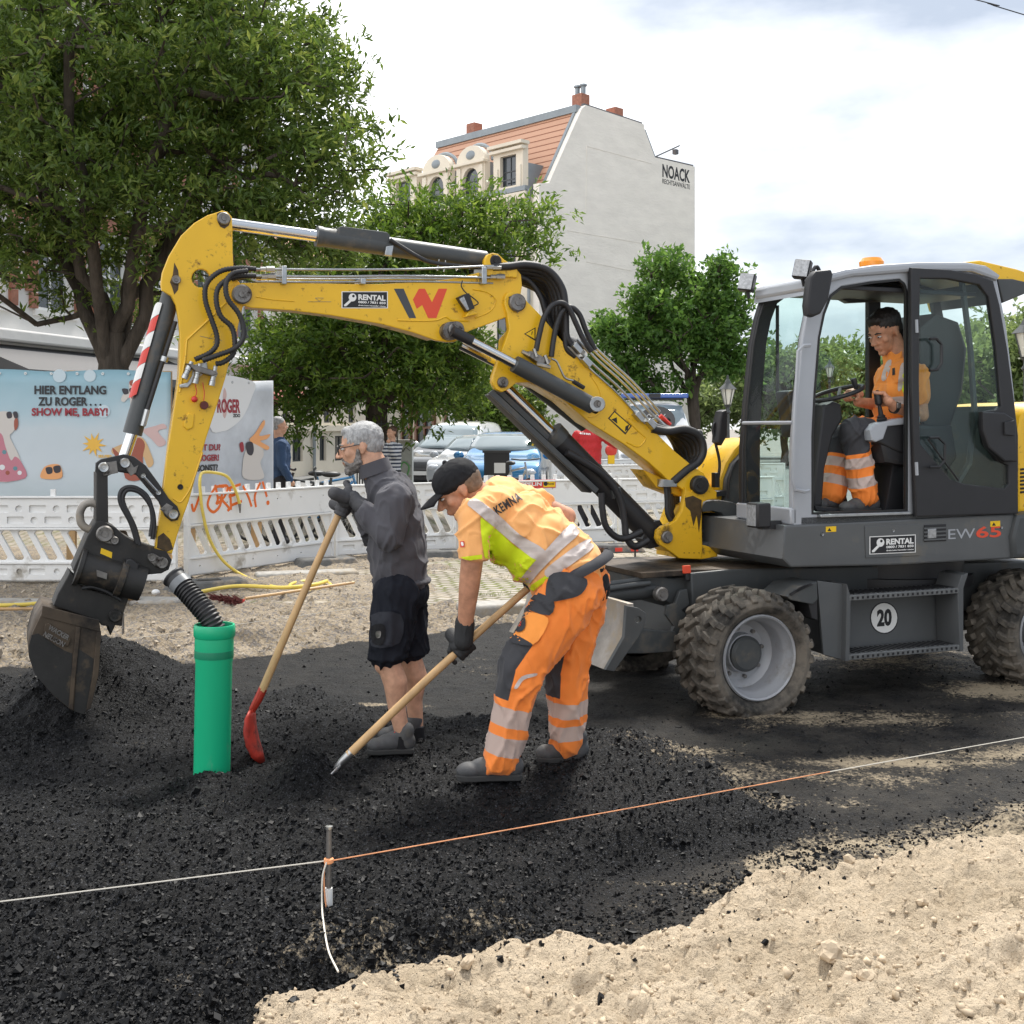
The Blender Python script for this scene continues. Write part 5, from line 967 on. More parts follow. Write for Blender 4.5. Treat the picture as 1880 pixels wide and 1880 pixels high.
# ---- dipper arm
c2 = BC-.10
DP = [(401, 389), (408, 386), (418, 389), (426, 398), (427, 420), (427.5, 458), (429, 492), (437, 515), (452, 536), (449, 556), (444, 570), (436, 605), (426, 645), (414, 694), (398, 746), (378, 807), (362, 866), (347, 920), (336, 950), (325, 985), (316, 1017), (300, 1014), (284, 1008), (287, 985), (294, 945), (300, 893), (306, 835), (313, 792), (321, 740), (329, 688), (330.5, 622), (328, 590), (323, 560), (314, 543), (297, 533), (295, 520), (298, 500), (310, 470), (333, 432), (357, 409), (381, 395)]
dp = xplate('dipper_arm', DP, c2, .035, M['yellow'], ex, [circ(369, 511, 17)]); xplate('side_plate', DP, BC+.065, .035, M['yellow'], dp, [circ(369, 511, 17)])
xplate('box_section', [(424, 560), (440, 575), (412, 690), (376, 805), (345, 918), (312, 1010), (288, 1004), (297, 945), (303, 893), (315, 792), (331, 688), (333, 622), (345, 590)], c2+.033, .135, M['yellow_dirty'], dp); xplate('box_section', [(300, 520), (312, 475), (336, 437), (360, 414), (385, 400), (380, 410), (345, 445), (322, 490), (315, 530)], c2+.033, .135, M['yellow'], dp)
xpin(410, 402, c2, .036, dp, .03); xpin(323, 514, c2, .025, dp, .025); xpin(331, 894, c2, .016, dp, .012, m=M['soot'])
MB().tube([E(a, b_, c2-.001) for a, b_ in ((420, 550), (385, 585), (343, 624), (340, 660), (334, 690), (330, 720))], .007, 6).build('weld_seam', M['yellow'], dp); MB().tube(catmull([E(a, b_, c2-.001) for a, b_ in ((318, 915), (330, 922), (340, 912), (352, 890), (372, 830))], 5), .005, 5).build('weld_seam', M['yellow'], dp)
xplate('access_plate', [(347, 757), (357, 760), (355, 785), (344, 790), (336, 782), (340, 765)], c2-.006, .006, M['yellow'], dp); xpin(349, 764, c2-.006, .007, dp, .003, m=M['ink']); xpin(344, 783, c2-.006, .007, dp, .003, m=M['ink'])
for pts in ([(367, 617), (408, 626)], [(390, 612), (383, 622), (397, 618), (391, 630)]): MB().tube([E(a, b_, c2-.001) for a, b_ in pts], .0015, 4).build('decal', M['pin'], dp)
# coupling plate with its quick couplers
qp = xplate('coupler_plate', [(342, 667), (352, 668), (372, 674), (395, 681), (401, 687), (390, 690), (360, 682)], c2-.075, .07, M['pin'], dp, (), .004); xplate('bracket', [(354, 670), (380, 664), (382, 678), (372, 688), (356, 700), (345, 712), (330, 712), (329, 706), (344, 702), (352, 690)], c2-.02, .012, M['zinc'], dp)
for a, b_ in (((352, 664), (338, 695)), ((367, 668), (358, 704)), ((396, 672), (388, 708))):
    A, B_ = E(*a, c2-.05), E(*b_, c2-.05); L_ = B_-A; mb = MB(); mb.tube([A, A+L_*.25, A+L_*.27, A+L_*.5, A+L_*.52, A+L_*.75, A+L_*.77, B_], [.012, .012, .018, .018, .015, .015, .018, .018], 10); mb.build('quick_coupler', M['zinc'], dp)
xhose('tether', [(358, 705), (361, 720), (357, 730)], c2-.03, .0025, M['red'], dp); xhose('tether', [(372, 702), (375, 720), (374, 736)], c2-.03, .0025, M['red'], dp); v = E(357, 733, c2-.03); MB().ball(v, .018).build('dust_cap', M['red'], dp); v = E(375, 744, c2-.02); MB().lathe([(.001, -.012), (.022, -.012), (.024, .008), (.001, .01)], v, (0, 1, 0), 14).build('dust_cap', mat('dark_red_cap', (.10, .015, .012), .5), dp)
for pts, cc in (([(470, 494), (440, 492), (405, 498), (380, 520), (377, 550), (388, 585), (397, 612), (398, 632), (385, 648), (358, 660)], -.10), ([(470, 506), (430, 508), (403, 525), (397, 550), (405, 580), (425, 600), (431, 625), (428, 650), (410, 665), (396, 668)], -.13), ([(455, 497), (428, 502), (415, 520), (418, 548), (438, 575), (447, 600), (446, 622), (430, 640), (400, 652), (372, 662)], -.16), ([(480, 508), (450, 507), (425, 512)], -.03)):
    xhose('arm_hose', pts, c2+cc+.02, .0145, M['rubber'], ex, True)
for pts in ([(320, 482), (327, 496), (329, 512), (327, 532), (320, 541), (316, 528), (312, 518), (317, 505)], [(398, 392), (404, 389), (418, 392), (424, 402), (420, 414), (412, 420), (404, 416), (399, 406)], [(290, 985), (300, 978), (312, 990), (318, 1008), (306, 1013), (288, 1006)]): decal(pts, c2, mat('grease_stain', (.07, .04, .012), .45, 0, .5, 30), dp)
decal([(1257, 912), (1272, 908), (1290, 916), (1290, 948), (1284, 985), (1279, 945), (1272, 962), (1266, 935), (1259, 928)], BC-.17, mat('grease_stain', (.05, .03, .012), .4, 0, .5, 30), ex) if False else None
# ---- pipes on the boom extension
for dy, cc, r_ in ((494, .02, .007), (507, .03, .008), (517, .05, .006), (512, .12, .007)):
    xhose('hydraulic_pipe', [(470, dy), (600, dy+1), (760, dy), (905, dy-(2 if dy < 500 else -1)*3)], c1-.05+cc, r_, M['zinc'], ub)
for px, t, bt in ((521, 488, 522), (888, 490, 522), (666, 511, 522)):
    a, b_ = E(px-4, t, c1-.04), E(px+5, bt, c1-.04); MB().box(((a.x+b_.x)/2, c1+.02, (a.z+b_.z)/2), (abs(b_.x-a.x), .14, abs(a.z-b_.z))).build('pipe_clamp', M['zinc'], ub, bevel=.003)
for px, py in ((490, 494), (492, 507), (905, 491), (912, 508)): A, B_ = E(px-12, py, c1-.03), E(px+14, py, c1-.03); MB().tube([A, A.lerp(B_, .4), A.lerp(B_, .42), B_], [.013, .013, .017, .017], 6).build('hose_fitting', M['zinc'], ub)
# ---- cylinders
cy = xcyl('dipper_cylinder', (583, 434), (890, 478), BC-.03, .058, M['dgrey']); xcyl('rod', (418, 411), (585, 434), BC-.03, .035, M['chrome'], cy); xcyl('cap', (581, 433.5), (590, 435), BC-.03, .062, M['dgrey'], cy)
xplate('guard_box', [(622, 417), (628, 415), (710, 426), (716, 431), (716, 449), (710, 453), (626, 442), (621, 438)], BC-.085, .13, M['dgrey'], cy); xhose('cylinder_hose', [(716, 440), (735, 452), (765, 470), (795, 482), (860, 490), (895, 490)], BC-.10, .014, None, cy)
xplate('clamp', [(709, 452), (723, 450), (720, 470), (706, 468)], BC-.10, .04, M['zinc'], cy); xcyl('stud', (806, 476), (803, 497), BC-.10, .004, M['zinc'], cy, 6); xcyl('stud', (818, 478), (815, 499), BC-.10, .004, M['zinc'], cy, 6)
cy = xcyl('bucket_cylinder', (314, 540), (243, 797), BC, .050, M['dgrey'], r2=.052); xcyl('rod', (245, 790), (228, 840), BC, .032, M['chrome'], cy); xcyl('feed_pipe', (322, 590), (268, 760), BC-.055, .013, M['rubber'], cy); xcyl('hose_fitting', (270, 752), (262, 782), BC-.055, .017, M['zinc'], cy, 8); xcyl('collar', (303, 655), (300, 664), BC-.05, .022, M['zinc'], cy)
A, B_ = E(303, 560, BC), E(254, 735, BC); ax = (B_-A).normalized(); side = ax.cross(Vector((0, 1, 0))).normalized(); side = side if side.x < 0 else -side; mbs = [MB() for _ in range(6)]
for k in range(6):                                          # warning stripes wrapped on the barrel
    for j in range(5):
        t0, t1 = k/6+.006, (k+1)/6; f0 = j/5; f1 = (j+1)/5; an = lambda f: R(-10+f*75); r_ = .0535
        pt = lambda t, f: A+(B_-A)*min(max(t-.10*(f-.5), 0), 1)+(side*math.cos(an(f))+Vector((0, -1, 0))*math.sin(an(f)))*r_
        mbs[k].add([pt(t0, f0), pt(t1, f0), pt(t1, f1), pt(t0, f1)], [(0, 1, 2, 3)])
for k in range(6): mbs[k].build('warning_stripe', M['red' if k % 2 else 'paper'], cy)
cp_ = BC-.24
cy = xcyl('boom_tilt_cylinder', (945, 668), (1088, 745), cp_, .053, M['dgrey']); xcyl('rod', (832, 610), (948, 670), cp_, .030, M['chrome'], cy); xcyl('rod_eye', (830, 608), (866, 626), cp_, .034, M['black'], cy); xcyl('barrel_end', (1072, 735), (1098, 748), cp_, .045, M['black'], cy); xpin(1097, 742, cp_-.03, .045, cy, .03); xplate('pin_collar', circ(1097, 742, 14), cp_-.062, .03, M['zinc'], cy, [circ(1097, 742, 7)], .002)
cy = xcyl('boom_tilt_cylinder', (960, 690), (1075, 780), BC+.22, .053, M['dgrey']); xcyl('rod', (846, 634), (962, 692), BC+.22, .030, M['chrome'], cy)
vb = xplate('valve_block', [(966, 650), (975, 644), (1012, 662), (1006, 672), (992, 668)], c0-.07, .06, M['pin'], lb, (), .003)
for a, b_ in (((958, 645), (972, 652)), ((980, 640), (985, 655)), ((1000, 652), (1006, 668)), ((985, 668), (1010, 674))): xcyl('hose_fitting', a, b_, c0-.07, .012, M['zinc'], vb, 6)
xhose('hydraulic_pipe', [(1012, 658), (1022, 664), (1030, 680), (1038, 694), (1055, 700), (1068, 708)], c0-.06, .007, M['zinc'], lb); xcyl('hose_fitting', (1052, 700), (1072, 712), c0-.06, .014, M['black'], lb, 8)
for dx, dy, cc, r_ in ((0, 0, -.02, .008), (9, -7, .02, .008), (15, -12, .06, .008), (-8, 6, -.035, .006), (20, -16, .12, .008)): xhose('hydraulic_pipe', [(1050+dx, 630+dy), (1090+dx, 670+dy), (1140+dx, 715+dy), (1192+dx, 772+dy)], c0+.02+cc, r_, M['zinc'], lb)
for px, py in ((1072, 665), (1168, 765), (1055, 640), (1190, 778)):
    a = E(px, py, c0); MB().box((a.x, c0+.03, a.z), (.07, .17, .035), Matrix.Rotation(R(45), 3, 'Y')).build('pipe_clamp', M['zinc'], lb, bevel=.003)
for k in range(4): xcyl('hose_fitting', (1048+k*10, 636-k*3), (1062+k*10, 652-k*3), c0+.0+k*.05, .014, M['zinc'], lb, 6); xcyl('hose_fitting', (1185+k*9, 775-k*4), (1203+k*9, 792-k*4), c0+.0+k*.05, .015, M['zinc'] if k != 3 else M['red'], lb, 6)
# lift cylinder with its guard
cl = BC-.02
cy = xcyl('lift_cylinder', (1018, 800), (1200, 985), cl, .078, M['black']); xcyl('rod', (922, 706), (1022, 806), cl, .040, M['chrome'], cy); xcyl('collar', (1012, 794), (1026, 809), cl, .084, M['dgrey'], cy); xpin(1215, 985, cl-.1, .045, cy, .02)
for a, b_, cc in (((898, 722), (1094, 906), -.12), ((908, 716), (1090, 888), -.06)): xplate('guard_rail', [a, (a[0]+8, a[1]-6), (b_[0]+6, b_[1]-8), b_], BC+cc, .03, M['dgrey'], cy, (), .003)
xplate('guard_rail', [(905, 725), (912, 720), (1092, 898), (1085, 905)], BC-.08, .14, M['black'], cy, (), .003); xplate('clamp', [(1123, 900), (1140, 894), (1142, 908), (1128, 916)], cl-.10, .06, M['dgrey'], cy, (), .003)
xhose('cylinder_hose', [(1040, 830), (1075, 850), (1105, 870), (1128, 895), (1141, 925), (1147, 960), (1150, 985), (1165, 1003), (1190, 992)], cl-.11, .024, None, cy); xhose('cylinder_hose', [(1104, 905), (1106, 935), (1112, 965), (1130, 985), (1150, 988), (1178, 976)], cl-.12, .022, None, cy); xplate('lug', [(1188, 960), (1212, 955), (1225, 975), (1222, 1000), (1195, 1008), (1180, 990)], cl-.06, .12, M['black'], cy)
# ---- swing post, bracket and hoses
ck = BC-.17
KP = [(1268, 905), (1285, 876), (1299, 880), (1306, 895), (1316, 903), (1316, 916), (1300, 918), (1291, 922), (1288, 940), (1290, 1006), (1288, 1027), (1247, 1025), (1230, 1012), (1212, 1000), (1206, 988), (1208, 974), (1217, 966), (1230, 962), (1242, 954), (1252, 938), (1256, 915), (1258, 895)]
kp = xplate('swing_post', KP, ck, .045, M['yellow_dirty']); xplate('side_plate', KP, BC+.13, .045, M['yellow'], kp); xplate('web', [(1258, 930), (1289, 925), (1289, 1015), (1240, 1015), (1225, 1000), (1245, 965)], ck+.04, .26, M['yellow'], kp); xpin(1223, 986, ck, .040, kp, .03); xpin(1281, 890, ck, .055, kp, .035, m=M['soot'])
xplate('foot', [(1247, 1004), (1290, 1000), (1318, 1008), (1318, 1022), (1288, 1027), (1247, 1025)], ck+.01, .30, M['yellow_dirty'], kp); xcyl('pivot', (1300, 960), (1300, 1015), BC, .06, M['yellow_dirty'], kp); xcyl('pivot', (1300, 918), (1300, 940), BC, .06, M['yellow'], kp)
decal([(1257, 914), (1272, 910), (1288, 918), (1288, 940), (1283, 978), (1279, 945), (1273, 966), (1267, 938), (1259, 930)], ck, mat('grease_stain', (.06, .035, .012), .4, 0, .5, 30), kp)
for k in range(4): xpin(1256+k*9, 1015, ck, .008, kp, .004, m=M['ink'])
br = xplate('swing_bracket', [(1289, 930), (1298, 921), (1320, 918), (1346, 922), (1366, 934), (1372, 952), (1374, 1005), (1356, 1014), (1290, 1010), (1290, 998), (1312, 992), (1330, 980), (1334, 955), (1326, 942), (1308, 938), (1290, 940)], ck+.02, .30, M['dgrey'])
for z, r_ in ((950, .022), (962, .02), (975, .022), (988, .018)): xhose('bracket_hose', [(1280, z), (1310, z+2), (1345, z-4), (1385, z-8)], BC-.06+(z % 3)*.03, r_, M['rubber'] if z != 962 else M['bucket'], br)
xhose('grab_rail', [(1363, 933), (1364, 935), (1365, 960), (1365, 990), (1362, 993)], ck-.03, .006, M['zinc'], br); xplate('step_plate', [(1350, 1000), (1392, 998), (1392, 1014), (1350, 1018)], ck-.04, .3, M['dgrey'], br)
xplate('hose_clamp', [(1218, 880), (1243, 882), (1243, 894), (1218, 894)], c0-.02, .28, M['zinc'], br, (), .003)
for k in range(6): xhose('bracket_hose', [(1222+k*5, 885), (1224+k*4, 915), (1226+k*4, 945), (1240+k*3, 965), (1262+k*4, 972)], c0+.02+k*.045, .016, None, br)
# hoses over the elbow
for k in range(6): xhose('boom_hose', [(905+k*2, 490+k*4), (935, 489+k*5), (968+k*2, 486+k*7), (1006-k*1, 496+k*8), (1032-k*5, 530+k*8), (1038-k*7, 575+k*5), (1040-k*2, 618), (1056+k*5, 640-k)], c1-.02+k*.045, .0245, None, ex)
for k in range(4): xhose('boom_hose', [(940+k*6, 505+k*5), (970+k*5, 515+k*6), (992+k*4, 545+k*4), (1004+k*4, 585), (1020+k*6, 622), (1042+k*6, 640)], c1+.05+k*.06, .017, None, ex)
xhose('boom_hose', [(984, 644), (990, 615), (998, 585), (1012, 562), (1030, 556), (1044, 566), (1058, 595), (1072, 625), (1086, 645)], c0-.05, .018, None, ex); xhose('boom_hose', [(1012, 655), (1016, 625), (1022, 595), (1032, 572), (1048, 564), (1064, 578), (1076, 608), (1092, 642)], c0-.03, .018, None, ex); xhose('boom_hose', [(1036, 610), (1040, 640), (1056, 655)], c0-.0, .016, None, ex)
for k in range(7): xhose('boom_hose', [(1196+k*5, 787-k*3), (1225-k, 792-k*2), (1256-k*3, 788+k*4), (1283-k*6, 800+k*6), (1291-k*7, 826+k*4), (1282-k*6, 848), (1262-k*4, 862), (1235, 885)], c0-.0+k*.045, .027, None, ex)
# ---- bucket linkage, tilt unit and bucket
cb = BC-.12
M['blade'] = mat('scraped_blade', (.30, .275, .245), .6, .35, .3, 6, .3, 60, dirt=(.36, .30, .22), dscale=5, damt=.6)
lk = xplate('tipping_link', [(176, 850), (186, 843), (228, 834), (246, 838), (268, 855), (292, 888), (310, 915), (326, 930), (331, 944), (326, 955), (314, 957), (303, 948), (292, 922), (272, 894), (250, 872), (232, 864), (214, 866), (198, 874), (184, 876), (175, 866)], cb, .035, M['black'], ex, (), .004); xplate('side_plate', [(176, 850), (186, 843), (228, 834), (246, 838), (268, 855), (292, 888), (310, 915), (326, 930), (331, 944), (314, 957), (292, 922), (250, 872), (214, 866), (184, 876)], BC+.085, .035, M['black'], lk)
for px, py in ((190, 858), (229, 850), (317, 944)): xpin(px, py, cb, .028, lk, .03, m=M['zinc'])
for pts in ([(186, 851), (214, 846), (217, 868), (190, 874)], [(220, 842), (238, 845), (246, 858), (254, 854), (250, 868), (240, 874)], [(294, 935), (306, 924), (318, 930), (310, 950)]): xplate('pin_lock', pts, cb-.010, .010, M['pin'], lk, (), .002)
xcyl('grease_pipe', (262, 873), (290, 904), cb-.02, .007, M['zinc'], lk, 6); xpin(262, 873, cb, .014, lk, .03, m=M['zinc']); xpin(290, 904, cb, .014, lk, .03, m=M['zinc'])
xplate('rocker_link', [(177, 868), (198, 872), (199, 968), (190, 985), (176, 980), (177, 930)], cb+.0, .22, M['soot'], ex, (), .005)
hk = xhose('lifting_hook', [(186, 972), (165, 972), (150, 962), (147, 942), (156, 926), (172, 924), (184, 934), (183, 944)], BC-.05, .021, M['blade'])
tu = xplate('tilt_unit', [(160, 985), (176, 958), (190, 956), (212, 968), (230, 984), (252, 996), (286, 1008), (306, 1013), (316, 1028), (310, 1046), (296, 1053), (272, 1055), (262, 1070), (240, 1088), (222, 1084), (140, 1060), (134, 1046), (146, 1018)], cb-.01, .26, M['soot'])
A, B_ = E(142, 1040, cb), E(262, 1072, cb); MB().tube([A, A.lerp(B_, .06), A.lerp(B_, .07), A.lerp(B_, .6), A.lerp(B_, .61), A.lerp(B_, .7), A.lerp(B_, .71), B_], [.10, .10, .085, .085, .105, .105, .095, .095], 20).build('rotor_housing', M['soot'], tu)
for px, py, r_ in ((192, 980, .045), (210, 992, .022), (278, 1023, .022), (297, 1033, .032)): xpin(px, py, cb-.01, r_, tu, .03)
xplate('pin_lock', [(178, 975), (192, 966), (206, 978), (216, 990), (208, 1000), (190, 996), (178, 988)], cb-.022, .012, M['pin'], tu, (), .002); xplate('pin_lock', [(272, 1018), (282, 1016), (306, 1030), (304, 1044), (288, 1042), (272, 1028)], cb-.022, .012, M['pin'], tu, (), .002)
decal([(186, 1006), (206, 1014), (205, 1025), (184, 1016)], cb-.011, M['warn'], tu); xplate('sensor_box', [(232, 1028), (240, 1026), (255, 1036), (250, 1058), (226, 1050)], cb-.06, .05, M['black'], tu, (), .006); xplate('type_plate', [(177, 1046), (197, 1053), (196, 1064), (178, 1058)], cb-.10, .008, M['pin'], tu, (), .001)
for pts in ([(252, 998), (240, 960), (222, 925), (221, 905), (232, 895), (252, 897), (272, 915), (280, 950), (276, 985)], [(256, 1000), (246, 965), (228, 928), (226, 910), (236, 899), (258, 905), (277, 930), (283, 960), (280, 990)]): xhose('tilt_hose', pts, cb-.03, .012, None, tu)
for k in range(3): xcyl('hose_fitting', (274+k*5, 985+k*2), (278+k*5, 965), cb-.03+.03*k, .008, M['zinc'], tu, 6)
qh = xplate('quick_hitch', [(122, 1062), (128, 1050), (140, 1062), (150, 1078), (210, 1096), (225, 1092), (246, 1052), (254, 1056), (232, 1110), (226, 1128), (224, 1150), (212, 1148), (203, 1167), (198, 1150), (186, 1148), (180, 1140), (98, 1112), (106, 1090)], cb+.0, .24, M['soot'], ex, (), .006); xpin(211, 1130, cb, .034, qh, .03, m=M['soot']); xhose('hitch_hose', [(150, 1080), (170, 1078), (195, 1086), (222, 1102)], cb-.03, .010, None, qh)
# bucket: curved shell between two cheeks
kb = BC-.30; BW_ = .60
side_ = [(80, 1118), (182, 1146), (184, 1162), (179, 1237), (166, 1300), (152, 1312), (128, 1302), (96, 1275), (64, 1238), (53, 1205), (53, 1185), (60, 1160), (72, 1135)]
bk = xplate('bucket', side_, kb, .02, M['bucket'], ex, (), .003); xplate('side_plate', side_, kb+BW_-.02, .02, M['bucket'], bk)
sp_ = P2([(184, 1150), (80, 1120), (66, 1142), (54, 1180), (53, 1205), (64, 1238), (96, 1275), (128, 1302), (152, 1312)], kb+.01); mb = MB()
for x_, z_ in sp_: mb.v += [(x_, kb+.012, z_), (x_, kb+BW_-.012, z_)]
mb.f = [(2*i, 2*i+1, 2*i+3, 2*i+2) for i in range(len(sp_)-1)]; o = mb.build('shell', M['bucket'], bk, True, 0, 60); o.modifiers.new('t', 'SOLIDIFY').thickness = .02
xplate('top_rim', [(78, 1112), (182, 1139), (185, 1160), (76, 1132)], kb-.008, .02, M['bucket'], bk, (), .002); xplate('stiffener', [(140, 1150), (148, 1152), (140, 1230), (134, 1304), (126, 1300), (132, 1230)], kb-.012, .02, M['bucket'], bk, (), .003); xplate('wear_edge', [(178, 1160), (186, 1160), (181, 1238), (167, 1300), (158, 1306), (170, 1240)], kb-.014, .02, M['bucket'], bk, (), .003)
sp2 = xplate('raised_nameplate', [(83, 1146), (90, 1144), (130, 1172), (126, 1186), (120, 1186), (80, 1160)], kb-.012, .012, M['bucket'], bk, (), .003)
a = E(104, 1166, kb); ang = math.atan2(E(130, 1174, kb).z-E(84, 1148, kb).z, E(130, 1174, kb).x-E(84, 1148, kb).x)
for s_, dz in (('WACKER', .018), ('NEUSON', -.022)):
    me = text_mesh(s_, -.058, .058, dz-.013, dz+.013, -.003, depth=.004, bold=.03); me.transform(Matrix.Translation((a.x, kb-.012, a.z)) @ Matrix.Rotation(-ang, 4, 'Y')); link('lettering', me, M['pin'], sp2, False)
xplate('tar_coating', [(58, 1166), (70, 1163), (84, 1172), (104, 1186), (122, 1196), (133, 1200), (131, 1250), (127, 1300), (96, 1274), (64, 1238), (53, 1206), (53, 1186)], kb-.0015, .002, M['soot'], bk, (), 0); xplate('tar_coating', [(142, 1190), (158, 1200), (176, 1212), (179, 1238), (166, 1299), (152, 1311), (136, 1305)], kb-.0015, .002, M['soot'], bk, (), 0)
# ---- undercarriage
zc = .378
def wheel(x, c, near):
    tr = MB(); hw = .215; s_ = -1 if near else 1; T0 = [(.236, -.14), (.262, -.19), (.295, -.212), (.328, -.205), (.346, -.18), (.35, 0)]; prof = T0+[(r_, -y) for r_, y in reversed(T0[:-1])]
    w_ = thing('wheel', None, None, (x, c, zc)); w_.parent = ex; w_.scale = (1.035, 1, 1.035); w_.rotation_euler = (0, R(random.uniform(0, 40)), 0)
    tr.lathe(prof, (0, 0, 0), (0, 1, 0), 64)
    for k in range(24):
        for sd_ in (-1, 1):
            t = 2*math.pi*(k+(.5 if sd_ > 0 else 0))/24; Rt = Matrix.Rotation(-t, 3, 'Y')
            for (yc, ln, rr, tw, yaw, tilt) in ((.055, .12, .358, .040, 38, 0), (.145, .095, .355, .046, 22, -12), (.192, .05, .335, .044, 8, -42)):
                mm = Rt @ Matrix.Rotation(R(sd_*yaw), 3, 'Z') @ Matrix.Rotation(R(sd_*tilt), 3, 'X'); tr.box(Rt @ Vector((yaw*.0004, sd_*yc, rr)), (tw, ln, .036), mm, (.8, .9))
    tr.build('tyre', M['tyre'], w_, True, .004, 30, 1)
    rm = MB(); rm.lathe([(.238, s_*.155), (.246, s_*.172), (.238, s_*.182), (.228, s_*.174), (.222, s_*.14), (.207, s_*.12), (.20, s_*.09), (.198, s_*.0), (.16, s_*-.035), (.118, s_*-.035), (.112, s_*-.01), (.11, s_*.015), (.09, s_*.022), (.001, s_*.024)], (0, 0, 0), (0, 1, 0), 48); rim = rm.build('rim', M['rim'], w_, True, 0, 30)
    hb_ = MB(); hb_.lathe([(.105, s_*-.03), (.103, s_*.035), (.085, s_*.05), (.001, s_*.052)], (0, 0, 0), (0, 1, 0), 28); hb_.build('hub', M['dgrey'], rim)
    for k in range(8): t = k*math.pi/4; MB().tube([(.142*math.cos(t), s_*-.04, .142*math.sin(t)), (.142*math.cos(t), s_*-.012, .142*math.sin(t))], .012, 6).build('bolt', M['pin'], rim)
M['tyre'] = mat('dusty_tyre', (.040, .038, .035), .85, 0, .3, 8, .4, 60, dirt=(.16, .14, .115), dscale=4, damt=1.1, spec=.2); M['rim'] = mat('silver_rim', (.33, .34, .36), .45, .1, .08, 4, dirt=(.24, .225, .20), dscale=3, damt=.35)
XF, XR = E(1403, 1213, -.92).x, E(1914, 1165, -.92).x+.10
for x_ in (XF, XR): wheel(x_, -.92+.215, True); wheel(x_, .92-.215, False)
ch_ = xplate('chassis', [(1268, 1052), (1330, 1046), (1560, 1040), (1900, 1030), (1900, 1105), (1560, 1150), (1330, 1165), (1272, 1140)], -.42, .84, M['dgrey'], ex, (), .012)
for x_ in (XF, XR): MB().tube([(x_, -.60, zc), (x_, .60, zc)], .085, 14).build('axle', M['black'], ch_); MB().box((x_, 0, zc+.02), (.26, .34, .24)).build('axle_housing', M['black'], ch_, bevel=.03)
MB().tube([(XF+.62, -.3, .62), (XF+.62, -.3, .90)], .0, 4) if False else None
v = E(1640, 1045, -.2); MB().lathe([(.62, 0), (.62, .07), (.56, .07), (.56, .17), (.001, .17)], (v.x+.05, 0, .66), (0, 0, 1), 40).build('slew_ring', M['black'], ch_)
bt = xplate('tool_box', [(1500, 1070), (1556, 1073), (1560, 1095), (1764, 1079), (1768, 1190), (1560, 1213), (1556, 1214), (1512, 1200), (1503, 1160)], -.62, .2, M['body_grey'], ex, (), .008)
xplate('end_plate', [(1501, 1066), (1545, 1072), (1557, 1095), (1557, 1214), (1512, 1202)], -.80, .02, M['body_grey'], bt, (), .003); xplate('fin', [(1555, 1072), (1562, 1095), (1560, 1213), (1552, 1214)], -.84, .2, M['body_grey'], bt, (), .003); xplate('fin', [(1758, 1079), (1766, 1056), (1778, 1052), (1769, 1080), (1769, 1195), (1762, 1196)], -.84, .2, M['body_grey'], bt, (), .003)
M['grate'] = mat('perforated_step', (.17, .175, .175), .5, .5, .2, 20, .3, 90)
for y0_, y1_ in ((1091, 1102), (1201, 1211)):
    a, b_ = E(1558, y1_, -.84), E(1762, y1_-15, -.84); st_ = MB().box(((a.x+b_.x)/2, -.74, a.z+.012), (b_.x-a.x, .2, .035)).build('step', M['grate'], bt, bevel=.004); mb = MB()
    for k in range(22): x_ = a.x+.03+k*(b_.x-a.x-.06)/21; mb.box((x_, -.8415, a.z+.012), (.012, .006, .014)); mb.box((x_, -.74, a.z+.031), (.012, .14, .006))
    mb.build('tread_hole', M['ink'], st_)
sg = decal([(1623+26*math.cos(k*.2618), 1134.5+29.5*math.sin(k*.2618)) for k in range(24)], -.62, M['ink'], bt); decal([(1623+24*math.cos(k*.2618), 1134.5+27.3*math.sin(k*.2618)) for k in range(24)], -.62, M['paper'], sg, 1); a, b_ = E(1610, 1151, -.622), E(1637, 1117, -.622); link('lettering', text_mesh('20', a.x, b_.x, a.z, b_.z, -.6222, depth=.0008, bold=.045), M['ink'], sg, False)
mg = xplate('mudguard', [(1444, 1095), (1466, 1076), (1500, 1068), (1502, 1100), (1492, 1110), (1452, 1102)], -.86, .26, M['dgrey'], ex, (), .006)
for k in range(3): xplate('louvre', [(1450+k*10, 1090-k*6), (1478+k*6, 1074-k*1.5), (1481+k*6, 1077-k*1.5), (1453+k*10, 1094-k*6)], -.868, .01, M['ink'], mg, (), .001)
xplate('mud_flap', [(1480, 1090), (1500, 1068), (1502, 1140), (1490, 1135)], -.84, .22, M['black'], mg)
# front frame, blade arms and dozer blade
ff = xplate('blade_mount', [(1176, 1062), (1190, 1055), (1236, 1062), (1268, 1055), (1286, 1080), (1278, 1130), (1256, 1165), (1232, 1180), (1236, 1150), (1246, 1120), (1225, 1105), (1200, 1090), (1180, 1080)], -.34, .68, M['dgrey'], ex, (), .008); xplate('hook_plate', [(1248, 1085), (1262, 1082), (1266, 1110), (1252, 1120), (1262, 1130), (1256, 1150), (1246, 1160), (1240, 1190), (1226, 1196), (1224, 1178), (1238, 1150), (1222, 1128), (1224, 1112), (1240, 1108)], -.42, .03, M['dgrey'], ff, (), .004)
xcyl('blade_cylinder', (1110, 1092), (1198, 1082), -.30, .055, M['dgrey'], ff); xcyl('guard_tube', (1108, 1074), (1192, 1062), -.34, .018, M['dgrey'], ff); xcyl('guard_tube', (1108, 1082), (1192, 1070), -.38, .018, M['dgrey'], ff); xpin(1210, 1090, -.40, .045, ff, .05); xpin(1245, 1178, -.44, .03, ff, .03); xplate('top_cover', [(1176, 1052), (1268, 1046), (1560, 1038), (1562, 1046), (1270, 1056), (1180, 1062)], -.40, .8, M['bucket'], ff, (), .004)
